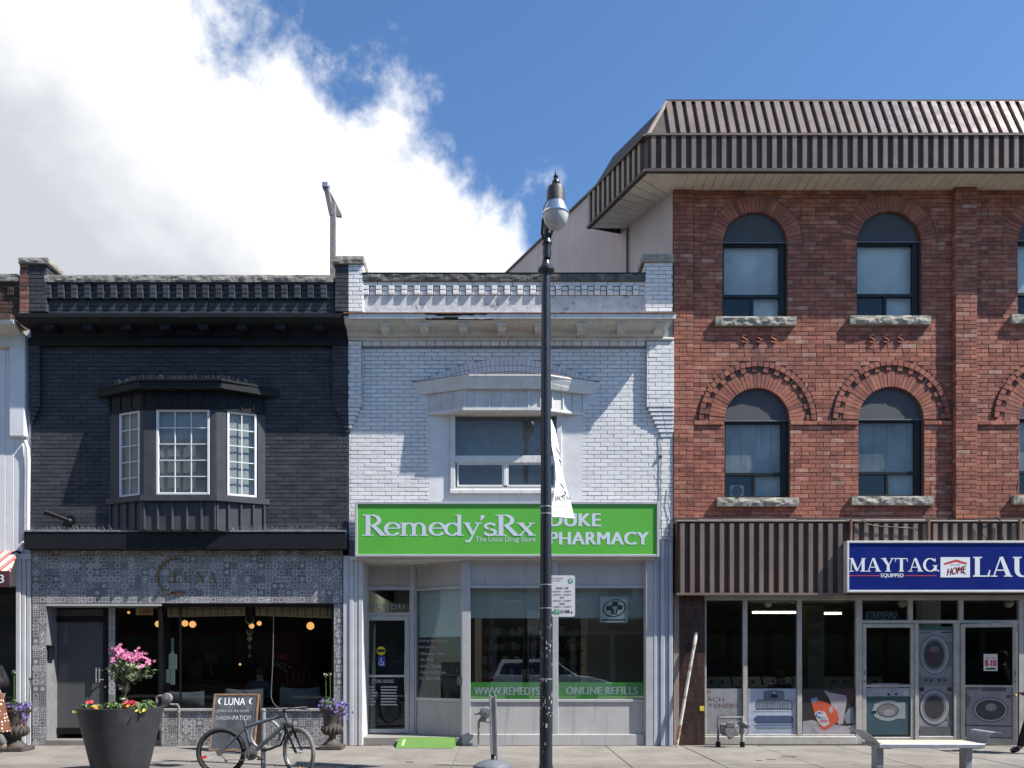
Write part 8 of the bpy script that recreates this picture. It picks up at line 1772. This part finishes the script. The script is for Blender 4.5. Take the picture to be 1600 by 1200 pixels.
q = MB(); q.box(X(866, sgy), X(874.3, sgy), sgp, sgp + .001, Z(960, sgy), Z(952, sgy)); q2 = obj('green_square', q, M_psg, ps_); q = MB(); addtext(q, 'P', X(868.7, sgy), X(872, sgy), Z(958.6, sgy), Z(953.4, sgy), sgp - .002, .03); obj('symbol', q, M_wlett, q2)
for (a, s_) in ((892.5, 1), (864.5, -1)): q = MB(); q.flat([(X(a - .4 * s_, sgy), Z(959.5, sgy)), (X(a - .4 * s_, sgy), Z(954.5, sgy)), (X(a + 2.6 * s_, sgy), Z(957, sgy))], sgp); obj('arrow', q, M_blk, ps_)
# ================================================================== ACROSS THE STREET (seen only as reflections)
def car(label, xf, yc, paint, group='cars parked across the street'):
    t = thing('parked_car', label, 'car', (xf, yc, -.148)); g0 = -.148
    def A(pts): return [(xf + x_, z_ + g0) for x_, z_ in pts]
    low = [(-2.28, .42), (-2.34, .62), (-2.30, .98), (-2.20, 1.08), (.95, 1.08), (1.55, 1.02), (2.05, .92), (2.25, .80), (2.32, .55), (2.26, .36), (1.85, .30), (-1.9, .30)]
    q = MB(); q.prism(A(low), yc - .80, yc + .80); q.prism(A([(x_ * .985, .36 + (z_ - .36) * .96) for x_, z_ in low]), yc - .90, yc + .90); obj('body', q, paint, t)
    B = [(-2.20, 1.07), (.98, 1.07)]; Tt = [(-1.95, 1.70), (.15, 1.72)]
    q = MB(); q.add([(xf + x_, yc + s_ * w_, z_ + g0) for (x_, z_, w_) in ((-2.20, 1.07, .84), (.98, 1.07, .84), (.12, 1.72, .62), (-1.90, 1.70, .62)) for s_ in (-1, 1)], [(0, 2, 4, 6), (1, 7, 5, 3), (2, 3, 5, 4), (4, 5, 7, 6), (6, 7, 1, 0)]); obj('cabin', q, paint, t)
    for s_ in (-1, 1):
        for pl in ([(-2.0, 1.12), (-1.05, 1.12), (-1.05, 1.58), (-1.82, 1.58)], [(-.98, 1.12), (-.15, 1.12), (-.15, 1.60), (-.98, 1.60)], [(-.08, 1.12), (.82, 1.12), (.18, 1.60), (-.08, 1.60)]):
            q = MB(); q.add([(xf + x_, yc + s_ * (.845 - .22 * (z_ - 1.07) / .64 + .003), z_ + g0) for x_, z_ in pl], [(0, 1, 2, 3)]); obj('side_window', q, mat('car_glass', (.012, .014, .016), .05, 0, spec=.8), t)
    q = MB(); q.add([(xf + .965 - .80 * f + .01, yc + s_ * (.76 - .2 * f), 1.12 + .55 * f + g0) for f in (0, 1) for s_ in (-1, 1)], [(0, 1, 3, 2)]); obj('windscreen', q, MATS['car_glass'], t)
    for x_ in (-1.45, 1.42):
        for s_ in (-1, 1):
            yy = yc + s_ * .80; q = MB(); q.lathe([(.18, yy - .12), (.33, yy - .11), (.34, yy), (.33, yy + .11), (.18, yy + .12)], xf + x_, 0, 28, axis='y', cz=.34 + g0); w_ = obj('wheel', q, M_tyre, t, smooth=True)
            q = MB(); q.lathe([(.20, yy + s_ * .112), (.06, yy + s_ * .118), (.03, yy + s_ * .124)], xf + x_, 0, 20, axis='y', cz=.34 + g0); obj('rim', q, M_chrome, w_)
    for s_ in (-1, 1):
        q = MB(); q.cbox(xf + 2.02, xf + 2.29, yc + s_ * .87 - .06, yc + s_ * .87 + .05, .70 + g0, .84 + g0, .03); obj('headlight', q, mat('headlight_glass', (.6, .6, .62), .15, 0), t)
        q = MB(); q.cbox(xf - 2.35, xf - 2.2, yc + s_ * .84 - .06, yc + s_ * .84 + .06, .85 + g0, 1.0 + g0, .02); obj('tail_light', q, MATS['red_reflector'], t)
        q = MB(); q.cbox(xf + .72, xf + .86, yc + s_ * .98 - .09, yc + s_ * .98 + .09, 1.06 + g0, 1.20 + g0, .03); obj('mirror', q, paint, t)
car('white sport utility car parked across the street, mirrored in the pharmacy window', 2.0, -16.65, mat('white_car_paint', (.72, .73, .74), .2, 0))
car('dark car parked across the street, mirrored in the laundromat doors', 8.2, -16.6, mat('dark_car_paint', (.03, .032, .036), .2, 0))
car('dark grey car parked across the street left of the white one', -4.2, -16.6, mat('grey_car_paint', (.05, .05, .055), .2, 0))
def opposite(label, x0, x1, h, wallm, storeys):
    yb = -22.0; t = thing('shop_building', label, 'building', ((x0 + x1) / 2, yb, 0), 'shop buildings across the street')
    q = MB(); q.box(x0 + .02, x1 - .02, yb - 9, yb, -.3, h); obj('wall', q, wallm, t)
    q = MB(); q.cbox(x0 + .03, x1 - .03, yb + .002, yb + .35, h - .6, h - .25, .03); obj('cornice', q, M_iron, t)
    q = MB(); q.cbox(x0 + .3, x1 - .3, yb + .002, yb + .12, 2.9, 3.6, .02); obj('fascia', q, M_shelf, t)
    for k in range(int((x1 - x0) / 1.8)):
        a = x0 + .4 + k * 1.8
        q = MB(); q.box(a, a + 1.55, yb + .002, yb + .03, .5, 2.7); obj('shop_window', q, MATS['car_glass'], t)
    for s_ in range(storeys):
        for k in range(int((x1 - x0) / 2.4)):
            a = x0 + .7 + k * 2.4; z_ = 4.3 + s_ * 3.1; q = MB(); q.box(a, a + 1.1, yb + .002, yb + .03, z_, z_ + 1.7); w_ = obj('window', q, MATS['car_glass'], t); q = MB(); q.cbox(a - .1, a + 1.2, yb + .002, yb + .12, z_ - .15, z_ - .01, .01); obj('sill', q, M_sill, w_)
opposite('red brick three storey building across the street, at the far left', -34, -9, 11.5, mat('far_red_brick', (.26, .085, .06), .9, .2, 4), 2)
opposite('dark brick two storey building across the street', -9, -.5, 8, mat('far_brown_brick', (.10, .06, .045), .9, .2, 4), 1)
opposite('grey two storey building across the street', -.5, 8.5, 8.4, mat('far_grey_render', (.13, .13, .13), .9, .2, 3), 1)
opposite('brown brick two storey building across the street, at the far right', 8.5, 30, 8.2, mat('far_dark_brick', (.12, .055, .04), .9, .2, 4), 1)
